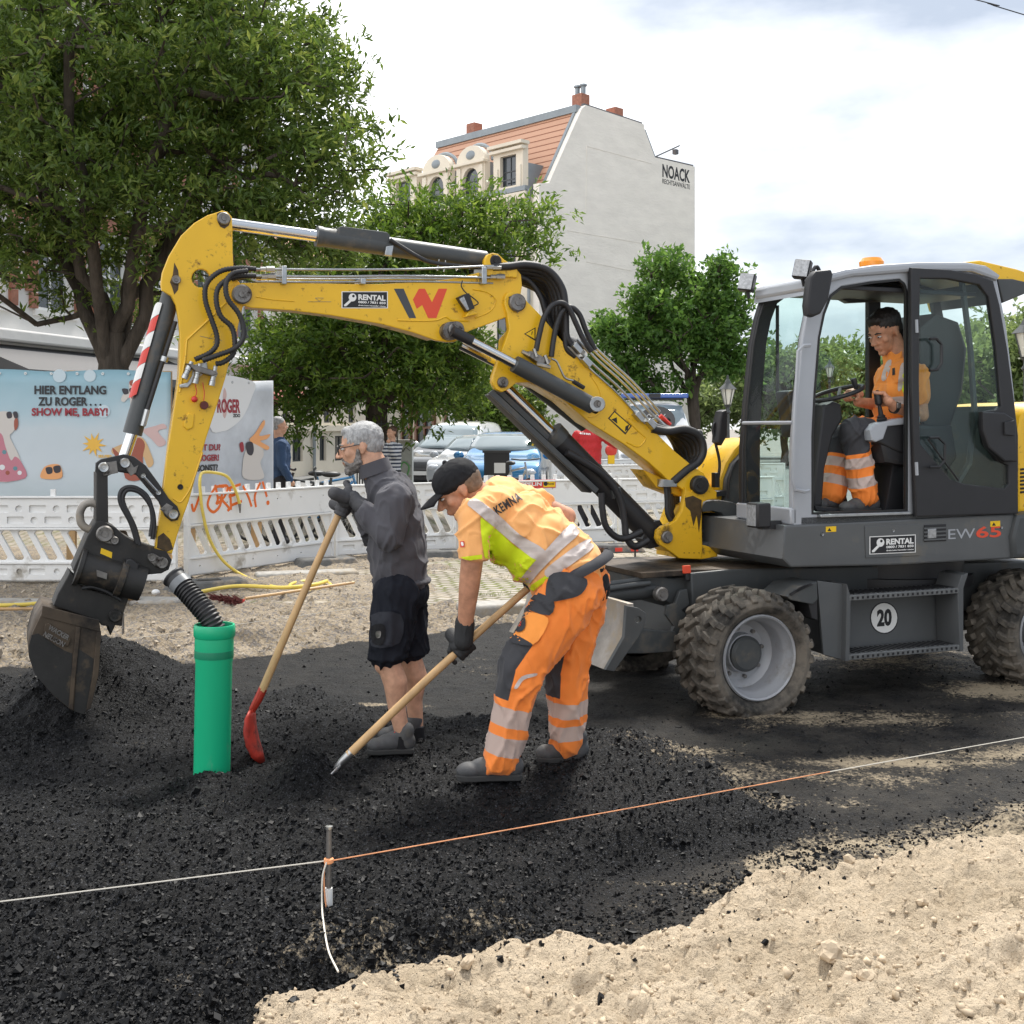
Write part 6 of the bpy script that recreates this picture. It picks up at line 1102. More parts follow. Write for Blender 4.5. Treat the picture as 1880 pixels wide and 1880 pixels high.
for px, py, c in ((1262, 1046, -.42), (1206, 1040, .16)): xplate('reflector', [(px-7, py-7), (px+6, py-8), (px+7, py+6), (px-6, py+7)], c, .02, M['logo_red'], ff, (), .002); xplate('bracket', [(px-3, py+6), (px+5, py+6), (px+5, py+20), (px-3, py+20)], c+.01, .02, M['black'], ff)
for c in (-.45, .39): xplate('blade_arm', [(1148, 1170), (1180, 1155), (1240, 1160), (1254, 1178), (1246, 1196), (1180, 1200), (1150, 1200)], c, .06, M['dgrey'], ff, (), .005)
bp_ = P2([(1152, 1108), (1163, 1108), (1167, 1135), (1160, 1170), (1128, 1232), (1112, 1230), (1146, 1168), (1154, 1135)], -.86); bl = plate('dozer_blade', bp_, [], -.86, .52, M['blade'], ex, .004); xplate('end_plate', [(1150, 1112), (1172, 1116), (1187, 1126), (1184, 1145), (1174, 1168), (1128, 1233), (1112, 1230), (1146, 1170)], -.885, .03, M['dgrey'], bl, [circ(1172, 1138, 6)], .004)
# ---- upper carriage
cs = -.84
sk = xplate('body_skirt', [(1498, 962), (1845, 944), (1960, 940), (1960, 1022), (1856, 1026), (1640, 1038), (1452, 1042), (1436, 1026), (1440, 965)], cs, 1.16, M['body_grey'], ex, (), .012)
xplate('hatch', [(1588, 966), (1688, 962), (1688, 1020), (1590, 1024)], cs-.006, .006, M['body_grey'], sk, (), .002); xplate('corner_panel', [(1400, 958), (1498, 965), (1498, 1040), (1450, 1042), (1392, 1022)], cs+.012, .05, M['body_grey'], sk) if False else None
rental(1596, 1681, 985, 1018, cs-.007, sk, -.045); xtext('EW', 1741, 1790, 970, 990, cs-.001, M['silver'], sk, .0); xtext('65', 1792, 1838, 965, 988, cs-.001, M['logo_red'], sk, .02)
for px, py in ((1640, 974), (1510, 981), (1839, 968)): xpin(px, py, cs-.006, .011, sk, .006, 'lock', M['zinc'])
for pts in ([(1516, 967), (1535, 966), (1535, 976), (1516, 977)], [(1818, 957), (1836, 956), (1836, 966), (1818, 967)]): s_ = decal(pts, cs-.001, M['warn'], sk); px, py = pts[0]; decal([(px+3, py+8), (px+10, py+8), (px+6.5, py+2)], cs-.002, M['ink'], s_, 1)
gr = xplate('side_grille', [(1697, 964), (1737, 962), (1737, 993), (1697, 995)], cs-.004, .004, M['ink'], sk)
for k in range(4): xplate('slat', [(1697, 969+k*7), (1737, 967+k*7), (1737, 970+k*7), (1697, 972+k*7)], cs-.010, .006, M['body_grey'], gr, (), .001)
xplate('lamp_pair', [(1703, 971), (1719, 970), (1719, 988), (1703, 989)], cs-.0085, .005, M['lens'], gr)
xplate('front_grille', [(1432, 972), (1444, 973), (1444, 1006), (1432, 1004)], cs+.1, .02, M['ink'], sk) if False else None
cw = xplate('counterweight', [(1868, 944), (1990, 930), (1995, 1020), (1862, 1026), (1858, 985)], cs-.03, 1.2, M['dgrey'], ex, (), .03)
hd = xplate('engine_hood', [(1866, 944), (1866, 800), (1872, 765), (1890, 742), (1990, 735), (1990, 938)], cs+.08, 1.0, M['yellow'], ex, (), .03)
for k in range(7): xplate('vent', [(1874, 860+k*7), (1884, 859+k*7), (1884, 863+k*7), (1874, 864+k*7)], cs+.074, .01, M['ink'], hd)
# right hand hood seen past the cab front: yellow arch with dark flank
rh = [(1316, 920), (1322, 880), (1332, 850), (1348, 825), (1360, 812), (1376, 806), (1392, 804), (1392, 930)]; hz = xplate('side_hood', rh, .16, .34, M['yellow'], ex, (), .02)
xplate('hood_flank', [(1330, 922), (1334, 880), (1345, 852), (1362, 833), (1380, 828), (1390, 828), (1390, 930)], .12, .06, M['dgrey'], hz, (), .006); xhose('grab_rail', [(1337, 915), (1339, 880), (1350, 850), (1368, 838), (1372, 850)], .10, .007, M['black'], hz); xplate('latch', [(1316, 902), (1334, 900), (1334, 910), (1316, 912)], .10, .08, M['black'], hz)
mr = xhose('mirror_arm', [(1318, 885), (1321, 850), (1314, 815), (1309, 790), (1311, 778), (1320, 774)], .10, .010, M['black'], hz); xplate('mirror', [(1322, 770), (1326, 755), (1334, 752), (1337, 758), (1336, 800), (1326, 818), (1319, 812)], .04, .09, M['black'], hz, (), .012); xplate('mirror_base', [(1313, 868), (1322, 868), (1322, 895), (1313, 895)], .08, .05, M['black'], hz)
# ---- cab
cn_, cf = -.82, -.24
fr_out = [(1456, 966), (1456, 830), (1462, 740), (1474, 620), (1484, 570), (1497, 527), (1512, 512), (1560, 503), (1668, 494), (1790, 492), (1830, 510), (1848, 600), (1862, 720), (1868, 800), (1868, 944), (1680, 950)]
door_o = [(1491, 944), (1491, 800), (1495, 720), (1503, 620), (1512, 575), (1524, 542), (1545, 526), (1600, 517), (1652, 512), (1662, 520), (1667, 535), (1667, 938)]
rear_o = [(1684, 506), (1780, 506), (1818, 522), (1836, 620), (1850, 740), (1852, 930), (1684, 936)]
cb_ = xplate('cab', fr_out, cn_, .045, M['silver'], ex, [door_o, rear_o], .008)
# far side: same outline and openings one cab width away
off = lambda pts: [(lambda v: (v.x, v.z))(E(px, py, cn_)) for px, py in pts]
fdo = [p_ if p_[0] < 1640 else (p_[0]+32, p_[1]) for p_ in door_o]; fro = [(p_[0]+(38 if p_[0] < 1700 else 0), p_[1]) for p_ in rear_o]
plate('far_frame', off(fr_out), [off(fdo), off(fro)], cf-.045, cf, M['black'], cb_, .008)
far_win = plate('far_window', off(fdo), [], cf-.026, cf-.020, M['glass'], cb_); plate('far_window', off(fro), [], cf-.026, cf-.020, M['glass'], cb_)
B = lambda px, py, c=cn_: E(px, py, c)
def bar(name, pts, m, par=cb_, w_=.03, c=None):
    mb = MB(); mb.tube([(lambda v: (v.x, c if c is not None else v.y, v.z))(B(*p_)) for p_ in pts], w_, 6); return mb.build(name, m, par)
mid = (cn_+cf)/2; wid_ = cf-cn_
xplate('seal', [(1491, 944), (1491, 800), (1495, 720), (1503, 620), (1512, 575), (1524, 542), (1545, 526), (1600, 517), (1652, 512), (1662, 520), (1667, 535), (1667, 938)], cn_-.004, .02, M['seal'], cb_, [[(1494, 941), (1494, 800), (1498, 720), (1506, 620), (1515, 577), (1527, 545), (1546, 530), (1600, 521), (1651, 516), (1659, 523), (1663, 536), (1663, 935)]], .001)
# front glass: curved sheet between the front pillars, lower sill and bar
fp_ = [B(1462, 955), B(1462, 830), B(1467, 740), B(1479, 620), B(1489, 572), B(1502, 530)]; mb = MB()
for v in fp_: mb.v += [(v.x-.004, cn_+.03, v.z), (v.x-.03, mid, v.z), (v.x-.004, cf-.03, v.z)]
mb.f = [(3*i+k, 3*i+k+1, 3*i+4+k, 3*i+3+k) for i in range(len(fp_)-1) for k in range(2)]; mb.build('windscreen', M['glass'], cb_, True, 0, 60)
for yy in (cn_+.05, cf-.05): MB().tube([(v.x-.006, yy, v.z) for v in fp_], .009, 6).build('seal', M['seal'], cb_)
v = B(1463, 776); MB().tube([(v.x-.01, cn_+.03, v.z), (v.x-.035, mid, v.z), (v.x-.01, cf-.03, v.z)], .012, 6).build('glass_bar', M['silver'], cb_)
v = B(1460, 948); MB().box((v.x-.01, mid, v.z), (.05, wid_, .10)).build('front_sill', M['silver'], cb_, bevel=.01); v = B(1497, 522); MB().box((v.x+.01, mid, v.z), (.10, wid_+.03, .09)).build('front_header', M['silver'], cb_, bevel=.03)
# floor, roof, lining, rear wall
a, b_ = B(1470, 952), B(1868, 944); MB().box(((a.x+b_.x)/2, mid, a.z-.02), (b_.x-a.x, wid_, .06)).build('cab_floor', M['dgrey'], cb_, bevel=.005); a, b_ = B(1500, 947), B(1665, 943); MB().box(((a.x+b_.x)/2, cn_-.012, a.z+.0), (b_.x-a.x, .05, .02)).build('door_sill', M['zinc'], cb_, bevel=.004)
rf = [(1488, 540), (1492, 520), (1504, 505), (1545, 495), (1600, 487), (1680, 482), (1770, 482), (1806, 488), (1832, 506), (1826, 516), (1780, 500), (1670, 500), (1560, 509), (1514, 520)]; r_o = plate('cab_roof', off(rf), [], cn_-.03, cf+.03, M['silver'], cb_, .02)
a, b_ = B(1520, 518), B(1800, 506); MB().box(((a.x+b_.x)/2, mid, a.z-.02), (b_.x-a.x, wid_-.06, .03)).build('roof_lining', M['black'], cb_, bevel=.005); xplate('sun_blind', [(1530, 540), (1560, 524), (1662, 516), (1662, 545), (1640, 552), (1560, 556)], cf-.12, .06, M['black'], cb_)
xplate('rear_spoiler', [(1768, 481), (1800, 478), (1868, 494), (1900, 505), (1900, 530), (1840, 556), (1828, 512), (1806, 488)], cn_+.05, wid_+.1, M['yellow'], cb_, (), .01); xplate('spoiler_underside', [(1832, 512), (1860, 512), (1895, 520), (1895, 534), (1842, 556)], cn_+.03, wid_, M['dgrey'], cb_, (), .008)
a, b_ = B(1838, 560), B(1866, 800); mb = MB(); mb.box((a.x-.03, mid, (a.z+b_.z)/2), (.06, wid_-.05, a.z-b_.z)); mb.build('rear_frame', M['black'], cb_) if False else None
for c in (cn_+.05, cf-.05): bar('rear_pillar', [(1776, 512), (1792, 640), (1800, 760), (1790, 850), (1740, 935)], M['dgrey'], cb_, .022, c)
bar('grab_rail', [(1478, 635), (1465, 636), (1456, 645), (1450, 760), (1445, 880), (1450, 898), (1468, 902), (1476, 900)], M['silver'], cb_, .012, cn_-.05)
xa_ = B(1846, 940).x; MB().box((xa_, mid, (B(1846, 940).z+B(1846, 745).z)/2), (.03, wid_-.02, B(1846, 745).z-B(1846, 940).z)).build('rear_panel', M['dgrey'], cb_)
# open door swung back along the flank
cd = cn_-.05
dr = xplate('door', [(1673, 491), (1745, 495), (1790, 503), (1824, 515), (1836, 560), (1850, 640), (1862, 730), (1870, 800), (1870, 943), (1682, 949), (1674, 700)], cd, .035, M['black'], cb_, [[(1690, 511), (1740, 512), (1798, 523), (1815, 545), (1829, 640), (1838, 745), (1830, 752), (1808, 755), (1800, 775), (1807, 815), (1830, 845), (1851, 855), (1852, 888), (1844, 897), (1770, 888), (1746, 880), (1690, 815), (1688, 700)]], .008)
plate('door_glass', P2([(1686, 508), (1800, 520), (1820, 545), (1834, 640), (1845, 745), (1856, 850), (1856, 900), (1745, 885), (1686, 820)], cd+.014), [], cd+.012, cd+.018, M['glass'], dr); xplate('latch_box', [(1805, 756), (1845, 757), (1866, 770), (1868, 848), (1845, 848), (1815, 822), (1805, 790)], cd-.05, .045, M['black'], dr, (), .012); xplate('handle', [(1845, 775), (1862, 772), (1862, 800), (1845, 798)], cd-.065, .016, M['black'], dr, (), .004)
bar('door_pull', [(1690, 624), (1702, 623), (1712, 634), (1712, 668), (1704, 680), (1690, 681)], M['black'], dr, .010, cd-.03); bar('door_pull', [(1690, 804), (1706, 803), (1718, 815), (1718, 845), (1708, 857), (1690, 857)], M['black'], dr, .009, cd-.03)
bar('glazing_bar', [(1692, 806), (1748, 882)], M['black'], dr, .006, cd-.006)
for py in (600, 860): bar('hinge', [(1672, py-12), (1673, py+12)], M['silver'], dr, .012, cd+.0)
# cab interior
xplate('seat_back', [(1690, 600), (1720, 575), (1762, 590), (1778, 640), (1770, 720), (1745, 790), (1700, 800), (1690, 740)], mid-.19, .38, M['black'], cb_, (), .03); xplate('seat_base', [(1610, 790), (1640, 778), (1750, 780), (1760, 840), (1740, 870), (1625, 850)], mid-.22, .44, M['black'], cb_, (), .03); xplate('seat_suspension', [(1640, 850), (1740, 850), (1745, 930), (1625, 940)], mid-.16, .34, M['ink'], cb_, (), .01)
pd = xplate('console', [(1598, 790), (1612, 778), (1668, 770), (1690, 775), (1690, 840), (1650, 830), (1608, 810)], cn_+.06, .14, M['black'], cb_, (), .012); xplate('console_cover', [(1597, 790), (1606, 779), (1640, 770), (1690, 764), (1690, 776), (1630, 783), (1622, 806), (1608, 812), (1600, 808)], cn_+.045, .10, M['silver'], cb_, (), .008)
v = B(1620, 776, cn_+.10); MB().lathe([(.045, -.02), (.035, .0), (.04, .008), (.03, .016), (.034, .024), (.024, .034), (.027, .042), (.016, .052), (.012, .11), (.024, .125), (.022, .19), (.012, .205), (.001, .21)], v, (-.22, 0, 1), 14).build('joystick', M['ink'], pd)
xplate('steering_column', [(1492, 930), (1500, 840), (1512, 745), (1530, 736), (1545, 742), (1548, 770), (1530, 800), (1515, 860), (1510, 930)], mid-.10, .16, M['ink'], cb_, (), .015); v = B(1537, 722, mid-.02); sw = MB(); nrm = Vector((-.32, 0, 1)).normalized(); e1 = nrm.orthogonal().normalized(); e2 = nrm.cross(e1)
sw.tube([v+(e1*math.cos(k*math.pi/16)+e2*math.sin(k*math.pi/16))*.165 for k in range(33)], .014, 8)
for k in (0, 2.1, 4.2): sw.tube([v-nrm*.03, v+(e1*math.cos(k)+e2*math.sin(k))*.165], .012, 6)
sw.build('steering_wheel', M['ink'], cb_); MB().tube([v+e2*-.12, v+e2*-.12+nrm*.05, v+e2*-.12+nrm*.07], [.012, .02, .018], 8).build('steering_knob', M['ink'], cb_)
xplate('floor_box', [(1612, 880), (1662, 878), (1662, 940), (1612, 942)], cf-.2, .12, M['ink'], cb_, (), .005); xplate('pedal', [(1495, 928), (1540, 934), (1548, 940), (1500, 938)], mid-.1, .1, M['ink'], cb_, (), .003); bar('inner_post', [(1526, 545), (1526, 720)], M['ink'], cb_, .012, cf-.03)
for pts in ([(1400, 690), (1410, 685), (1415, 735), (1424, 770), (1400, 775), (1396, 740)],): mb = MB(); v = B(1500, 745, mid); MB().box((v.x-.10, cf-.12, v.z-.05), (.05, .14, .30), Matrix.Rotation(R(-10), 3, 'Y')).build('monitor', M['ink'], cb_, bevel=.01)
xhose('wiper', [(1500, 580), (1492, 640), (1478, 690), (1462, 705)], cf-.08, .006, M['ink'], cb_)
# lamps, mirror and beacon on the cab
def worklamp(px, py, c, par):
    v = E(px, py, c); M3 = Matrix.Rotation(R(14), 3, 'Y') @ Matrix.Rotation(R(38), 3, 'Z'); l_ = MB().box(v, (.055, .10, .115), M3).build('work_lamp', M['black'], par, bevel=.008); MB().box(v+M3 @ Vector((-.030, 0, 0)), (.006, .088, .10), M3).build('lamp_glass', M['lens'], l_); MB().tube([v+Vector((0, 0, -.05)), v+Vector((.015, 0, -.10))], .012, 6).build('bracket', M['black'], l_)
worklamp(1473, 495, cn_+.02, cb_); v = B(1473, 497); px_far = EX.glob(Vector((v.x, cf, v.z))); worklamp(940+F*px_far.x/px_far.y, HZ+(EYE-px_far.z)*F/px_far.y+2, cf, cb_)
mi = xplate('mirror', [(1484, 578), (1482, 560), (1488, 510), (1498, 497), (1526, 494), (1531, 502), (1522, 550), (1508, 576), (1494, 582)], cn_-.16, .06, M['black'], cb_, (), .015); xhose('mirror_arm', [(1490, 500), (1500, 490), (1510, 515)], cn_-.08, .012, M['black'], mi)
v = B(1600, 487, mid-.1); MB().lathe([(.075, 0), (.078, .03), (.06, .055), (.001, .062)], v+Vector((0, 0, -.01)), (0, 0, 1), 20).build('beacon', M['orange_lens'], cb_)
hl = xplate('headlamp', [(1392, 920), (1396, 918), (1440, 917), (1442, 926), (1428, 935), (1428, 962), (1394, 962)], cn_+.30, .10, M['black'], sk, (), .008) if False else None
v = B(1452, 940, cn_); hb2 = MB().box((v.x-.16, cn_+.10, v.z-.02), (.10, .12, .15)).build('headlamp', M['black'], sk, bevel=.012); MB().box((v.x-.212, cn_+.10, v.z-.02), (.008, .09, .125)).build('lamp_glass', M['lens'], hb2); MB().box((v.x-.09, cn_+.09, v.z-.08), (.14, .05, .05)).build('lamp_bracket', M['black'], hb2)
# warning stickers on the lower boom
decal([(962, 613), (983, 601), (983, 626)], c0, M['ink'], lb); decal([(965, 613), (981, 604), (981, 622)], c0, M['warn'], lb, 1); decal([(976, 609), (978, 608), (976.5, 614), (975, 615)], c0, M['ink'], lb, 2)
s_ = decal([(1116, 768), (1128, 754), (1160, 782), (1148, 798)], c0, M['ink'], lb); decal([(1119, 768), (1128, 757), (1157, 782), (1148, 794)], c0, M['warn'], s_, 1); decal([(1122, 770), (1132, 766), (1133, 778)], c0, M['ink'], s_, 2); decal([(1148, 783), (1155, 779), (1152, 789), (1147, 792)], c0, M['ink'], s_, 2)
# ================================================================== PEOPLE
from mathutils.bvhtree import BVHTree
import bmesh
M['skin'] = mat('sunburnt_skin', (.50, .25, .155), .5, 0, .24, 22, .2, 160, spec=.35); M['skin_pale'] = mat('fair_skin', (.53, .30, .20), .5, 0, .22, 20, .2, 160, spec=.35)
M['hair_dark'] = mat('dark_hair', (.016, .012, .010), .55, 0, .4, 90, .6, 220); M['hair_grey'] = mat('grey_hair', (.30, .30, .30), .6, 0, .4, 70, .7, 200, stretch=(1, 1, .4)); M['beard'] = mat('grey_beard', (.19, .175, .165), .7, 0, .5, 80, .7, 220)
M['eyewhite'] = mat('eye_white', (.62, .60, .57), .2); M['lip'] = mat('lip', (.36, .13, .10), .5)
M['sweater'] = mat('grey_sweater', (.080, .079, .090), .9, 0, .12, 5, .25, 420, sheen=.1, spec=.2); M['navy'] = mat('navy_shorts', (.012, .014, .021), .85, 0, .2, 6, .2, 350, spec=.2)
M['cap'] = mat('black_cap', (.012, .012, .014), .8, 0, .2, 30, .2, 300, spec=.25); M['glove'] = mat('grey_work_glove', (.055, .055, .060), .7, 0, .25, 20, .3, 260); M['glove_black'] = mat('black_work_glove', (.016, .017, .019), .7, 0, .25, 20, .3, 260)
M['shoe'] = mat('dark_work_shoe', (.06, .061, .064), .65, 0, .3, 16, .3, 120, dirt=(.10, .095, .085), dscale=9, damt=.4); M['sole'] = mat('shoe_sole', (.03, .03, .03), .8)
HV = mat('hi_vis_orange', (.86, .30, .055), .75, 0, .08, 7, .22, 330, sheen=.2, spec=.25); HVP = mat('hi_vis_peach', (.86, .42, .15), .75, 0, .06, 7, .2, 330, sheen=.2, spec=.25)
M['hv_yellow'] = mat('hi_vis_yellow', (.62, .74, .02), .7, 0, .06, 6, .2, 300, spec=.25); M['reflex'] = mat('reflective_tape', (.52, .45, .42), .5, .0, .14, 6, .2, 300, stretch=(1, 1, 6)); M['work_grey'] = mat('dark_grey_canvas', (.045, .046, .052), .8, 0, .15, 9, .2, 300, spec=.2)
def blob_cloth(mb, name, m, par, voxel=.008, smooth=8, wr=.006, freq=9.0, seed=0, attrs=None, stretch=(1, 1, .45)):
    me = remesh(mb, voxel, smooth); co = coords(me).astype(float); nr = np.empty(len(co)*3, np.float32); me.vertices.foreach_get('normal', nr); nr = nr.reshape(-1, 3)
    if attrs:
        for k, v in attrs(co).items(): attr(me, k, v)
    if wr:
        x, y, z = co[:, 0]*freq*stretch[0], co[:, 1]*freq*stretch[1], co[:, 2]*freq*stretch[2]
        wx = vnoise(x*.7, y*.7, z*.7, seed+40)*1.2
        rg_ = lambda q: np.clip(1-np.abs(q)*2.2, 0, 1)**2
        n_ = 1.6*rg_(vnoise(x+wx, y+z*.8, z-x*.9, seed))+.9*rg_(vnoise(x*2.0, y*2.0+wx, z*2.0+x, seed+9))+.5*vnoise(x*.5, y*.5, z*.5, seed+3)-.5
        co = co+nr*(n_*wr)[:, None]; me.vertices.foreach_set('co', co.astype(np.float32).ravel()); me.update()
    return link(name, me, m, par, True, 180)
def head_shapes(C, f, u, s, skin, up=None):
    """skull, face, jaw, nose, lips, ears; f = facing, s = half the head height"""
    f = Vector(f).normalized(); l = Vector((0, 0, 1)).cross(f).normalized(); u = f.cross(l).normalized(); C = Vector(C); Mx = Matrix((f, l, u)).transposed()
    Q = lambda a, b, c: C+(f*a+l*b+u*c)*s
    def el(c, r): skin.ball(Q(*c), tuple(q*s for q in r), Mx, 18, 12)
    el((-.12, 0, .27), (.84, .66, .72)); el((.28, 0, -.25), (.50, .50, .70)); el((.22, 0, -.60), (.46, .43, .32)); el((.54, 0, -.82), (.19, .22, .16))
    skin.cone(Q(.76, 0, .10), .07*s, Q(.99, 0, -.20), .095*s); el((.90, .10, -.24), (.09, .08, .07)); el((.90, -.10, -.24), (.09, .08, .07))
    skin.cone(Q(.66, .28, .20), .11*s, Q(.66, -.28, .20), .11*s); el((.74, 0, -.46), (.11, .22, .055)); el((.72, 0, -.57), (.11, .20, .06))
    for k in (-1, 1): el((.48, k*.36, -.17), (.2, .17, .2)); el((-.08, k*.66, -.02), (.15, .07, .24)); el((-.04, k*.64, -.2), (.09, .06, .12))
    return Q, Mx
def face_bits(par, Q, Mx, s, brow):
    for k in (-1, 1):
        e_ = MB().ball(Q(.70, k*.27, .06), (.08*s, .11*s, .045*s), Mx, 12, 8).build('eye', M['eyewhite'], par); MB().ball(Q(.768, k*.27, .055), (.022*s, .045*s, .04*s), Mx, 10, 6).build('iris', M['ink'], e_)
        MB().tube([Q(.76, k*.12, .20), Q(.78, k*.25, .25), Q(.66, k*.42, .20)], [.03*s, .045*s, .02*s], 6).build('eyebrow', brow, par)
    MB().ball(Q(.80, 0, -.515), (.05*s, .17*s, .022*s), Mx, 12, 6).build('lips', M['lip'], par)
def glove_hand(name, par, c, axis, back, r, m, s=1.0, flip=1, voxel=.0042):
    """hand closed round a bar: c = bar centre, axis = bar direction (towards the thumb), back = from bar to back of the hand"""
    a = Vector(axis).normalized(); n = Vector(back); n = (n-a*n.dot(a)).normalized(); t = a.cross(n)*flip; c = Vector(c); mb = MB(); lens = (.92, 1.0, 1.02, .88)
    Mx = Matrix((a, t, n)).transposed(); mb.ball(c+n*(r+.018*s)-t*.012*s, (.044*s, .044*s, .019*s), Mx, 14, 10); mb.cone(c+n*(r+.02*s)-t*.02*s, .03*s, c+n*(r+.024*s)-t*.075*s, .029*s)
    for k in range(4):
        o = c+a*((k-1.5)*-.0205*s); pts = []
        for j in range(8):
            an = R(-8+j*(232*lens[k])/7); rr = r+.0105*s; pts.append(o+(n*math.cos(an)+t*math.sin(an))*rr)
        mb.tube(pts, [.0115*s]*5+[.0105*s, .0095*s, .0075*s], 8); mb.ball(pts[-1], .0078*s, None, 8, 6); mb.ball(pts[1], .0125*s, None, 8, 6)
    th = [c+n*(r+.012*s)+a*.03*s-t*.03*s]
    for j in range(5): an = R(-30-j*32); th.append(c+a*(.048+.004*j)*s+(n*math.cos(an)+t*math.sin(an))*(r+.013*s))
    mb.tube(catmull(th, 3), .0125*s, 8); mb.ball(th[-1], .0115*s, None, 8, 6)
    me = remesh(mb, voxel, 3); return link(name, me, m, par, True, 180)
def shoe(par, heel, toe, c, w_=.045, m=None, fr=None, z0=None, side=0.0, s=1.0):
    """heel and toe: points on the sole line"""
    h, t = Vector(heel), Vector(toe); d = (t-h); L_ = d.length; d.normalize(); l = Vector((0, 0, 1)).cross(d).normalized(); u = d.cross(l) if d.cross(l).z > 0 else -d.cross(l); P = lambda a, b, z: h+d*(a*L_)+l*b+u*z; Mx = Matrix((d, l, u)).transposed()
    mb = MB(); mb.ball(P(.80, 0, .034*s), (.30*L_*.72, w_*1.02, .036*s), Mx, 16, 10); mb.ball(P(.52, 0, .045*s), (.30*L_, w_*.92, .046*s), Mx, 16, 10); mb.ball(P(.18, 0, .05*s), (.22*L_, w_*.82, .055*s), Mx, 16, 10); mb.cone(P(.2, 0, .07*s), .040*s, P(.17, 0, .105*s), .040*s); mb.cone(P(.35, 0, .075*s), .036*s, P(.62, 0, .05*s), .034*s)
    o = link('shoe', remesh(mb, .006, 5), m or M['shoe'], par, True, 180)
    sp = [(.0, .7), (.05, .86), (.3, .82), (.5, .84), (.75, 1.05), (.92, .9), (1.0, .5)]; mb = MB(); n_ = len(sp)*2; row = [P(a, b*w_, -.004) for a, b in sp]+[P(a, -b*w_, -.004) for a, b in reversed(sp)]; mb.v = [tuple(p_) for p_ in row]+[tuple(p_+u*.026*s) for p_ in row]; mb.f = [tuple(reversed(range(n_))), tuple(range(n_, 2*n_))]+[(i, (i+1) % n_, n_+(i+1) % n_, n_+i) for i in range(n_)]; mb.build('sole', M['sole'], o, True, .005)
    for k in range(4): a_ = .40+k*.085; MB().tube([P(a_, -.022, .098*s-k*.011), P(a_, 0, .104*s-k*.011), P(a_+.01, .022, .098*s-k*.011)], .0035, 5).build('lace', M['red'] if side else M['work_grey'], o)
    return o
def wrapped(obj, fr, me2, off=.004):
    """lay a flat figure given in photograph pixels onto the surface of obj, seen from the camera, and keep it there"""
    bm = bmesh.new(); bm.from_mesh(me2); bmesh.ops.triangulate(bm, faces=bm.faces[:])
    for _ in range(6):
        es = [e_ for e_ in bm.edges if e_.calc_length() > 7]
        if not es: break
        bmesh.ops.subdivide_edges(bm, edges=es, cuts=1); bmesh.ops.triangulate(bm, faces=bm.faces[:])
    dg = bpy.context.evaluated_depsgraph_get(); t = BVHTree.FromObject(obj, dg); cl = fr.loc(Vector((0, 0, EYE)))
    rd = lambda px, py: (fr.loc(W(px, py, 5.0))-cl).normalized(); last = None; miss = []
    for v in bm.verts:
        d = rd(v.co.x, -v.co.z); h = t.ray_cast(cl, d)
        if h[0] is not None: last = (h[0]-cl).length; v.co = h[0]-d*off
        else: miss.append(v)
    bmesh.ops.delete(bm, geom=miss, context='VERTS')
    bm.normal_update(); me = bpy.data.meshes.new('patch'); bm.to_mesh(me); bm.free(); return me
def patch(name, obj, fr, pts, m, off=.004, par=None, sm=True):
    if sm:
        c_ = catmull([(p_[0], 0, -p_[1]) for p_ in pts+pts[:3]], 3); pl = [(p_.x, p_.z) for p_ in c_[3:3+3*len(pts)]]
    else: pl = [(p_[0], -p_[1]) for p_ in pts]
    cu = bpy.data.curves.new('c', 'CURVE'); cu.dimensions = '2D'; cu.fill_mode = 'FRONT' if False else 'BOTH'; sp = cu.splines.new('POLY'); sp.points.add(len(pl)-1); sp.use_cyclic_u = True
    for i, q in enumerate(pl): sp.points[i].co = (q[0], q[1], 0, 1)
    return link(name, wrapped(obj, fr, curve_mesh(cu, UP), off), m, par or obj, True, 180)
def patch_text(s, obj, fr, p0, p1, hgt, m, off=.006, bold=.03, par=None, shear=0.0):
    """text running from p0 to p1 (baseline, photograph pixels), hgt pixels tall"""
    cu = bpy.data.curves.new('t', 'FONT'); cu.body = s; cu.size = 1; cu.offset = bold; cu.resolution_u = 2; cu.space_character = 1.15; me = curve_mesh(cu); co = coords(me); mn, mx_ = co.min(0), co.max(0)
    u = (co[:, 0]-mn[0])/(mx_[0]-mn[0]); v = (co[:, 1]-mn[1])/(mx_[1]-mn[1]); dx, dy = p1[0]-p0[0], p1[1]-p0[1]; ln = math.hypot(dx, dy); nx, ny = dy/ln, -dx/ln
    q = np.zeros_like(co); q[:, 0] = p0[0]+dx*u+(nx*hgt+shear*dx/ln*hgt)*v; q[:, 2] = -(p0[1]+dy*u+(ny*hgt+shear*dy/ln*hgt)*v); me.vertices.foreach_set('co', q.ravel()); me.update()
    return link('lettering', wrapped(obj, fr, me, off), m, par or obj, False)
def limb(mb, pts, rs):
    for i in range(len(pts)-1): mb.cone(pts[i], rs[i], pts[i+1], rs[i+1])
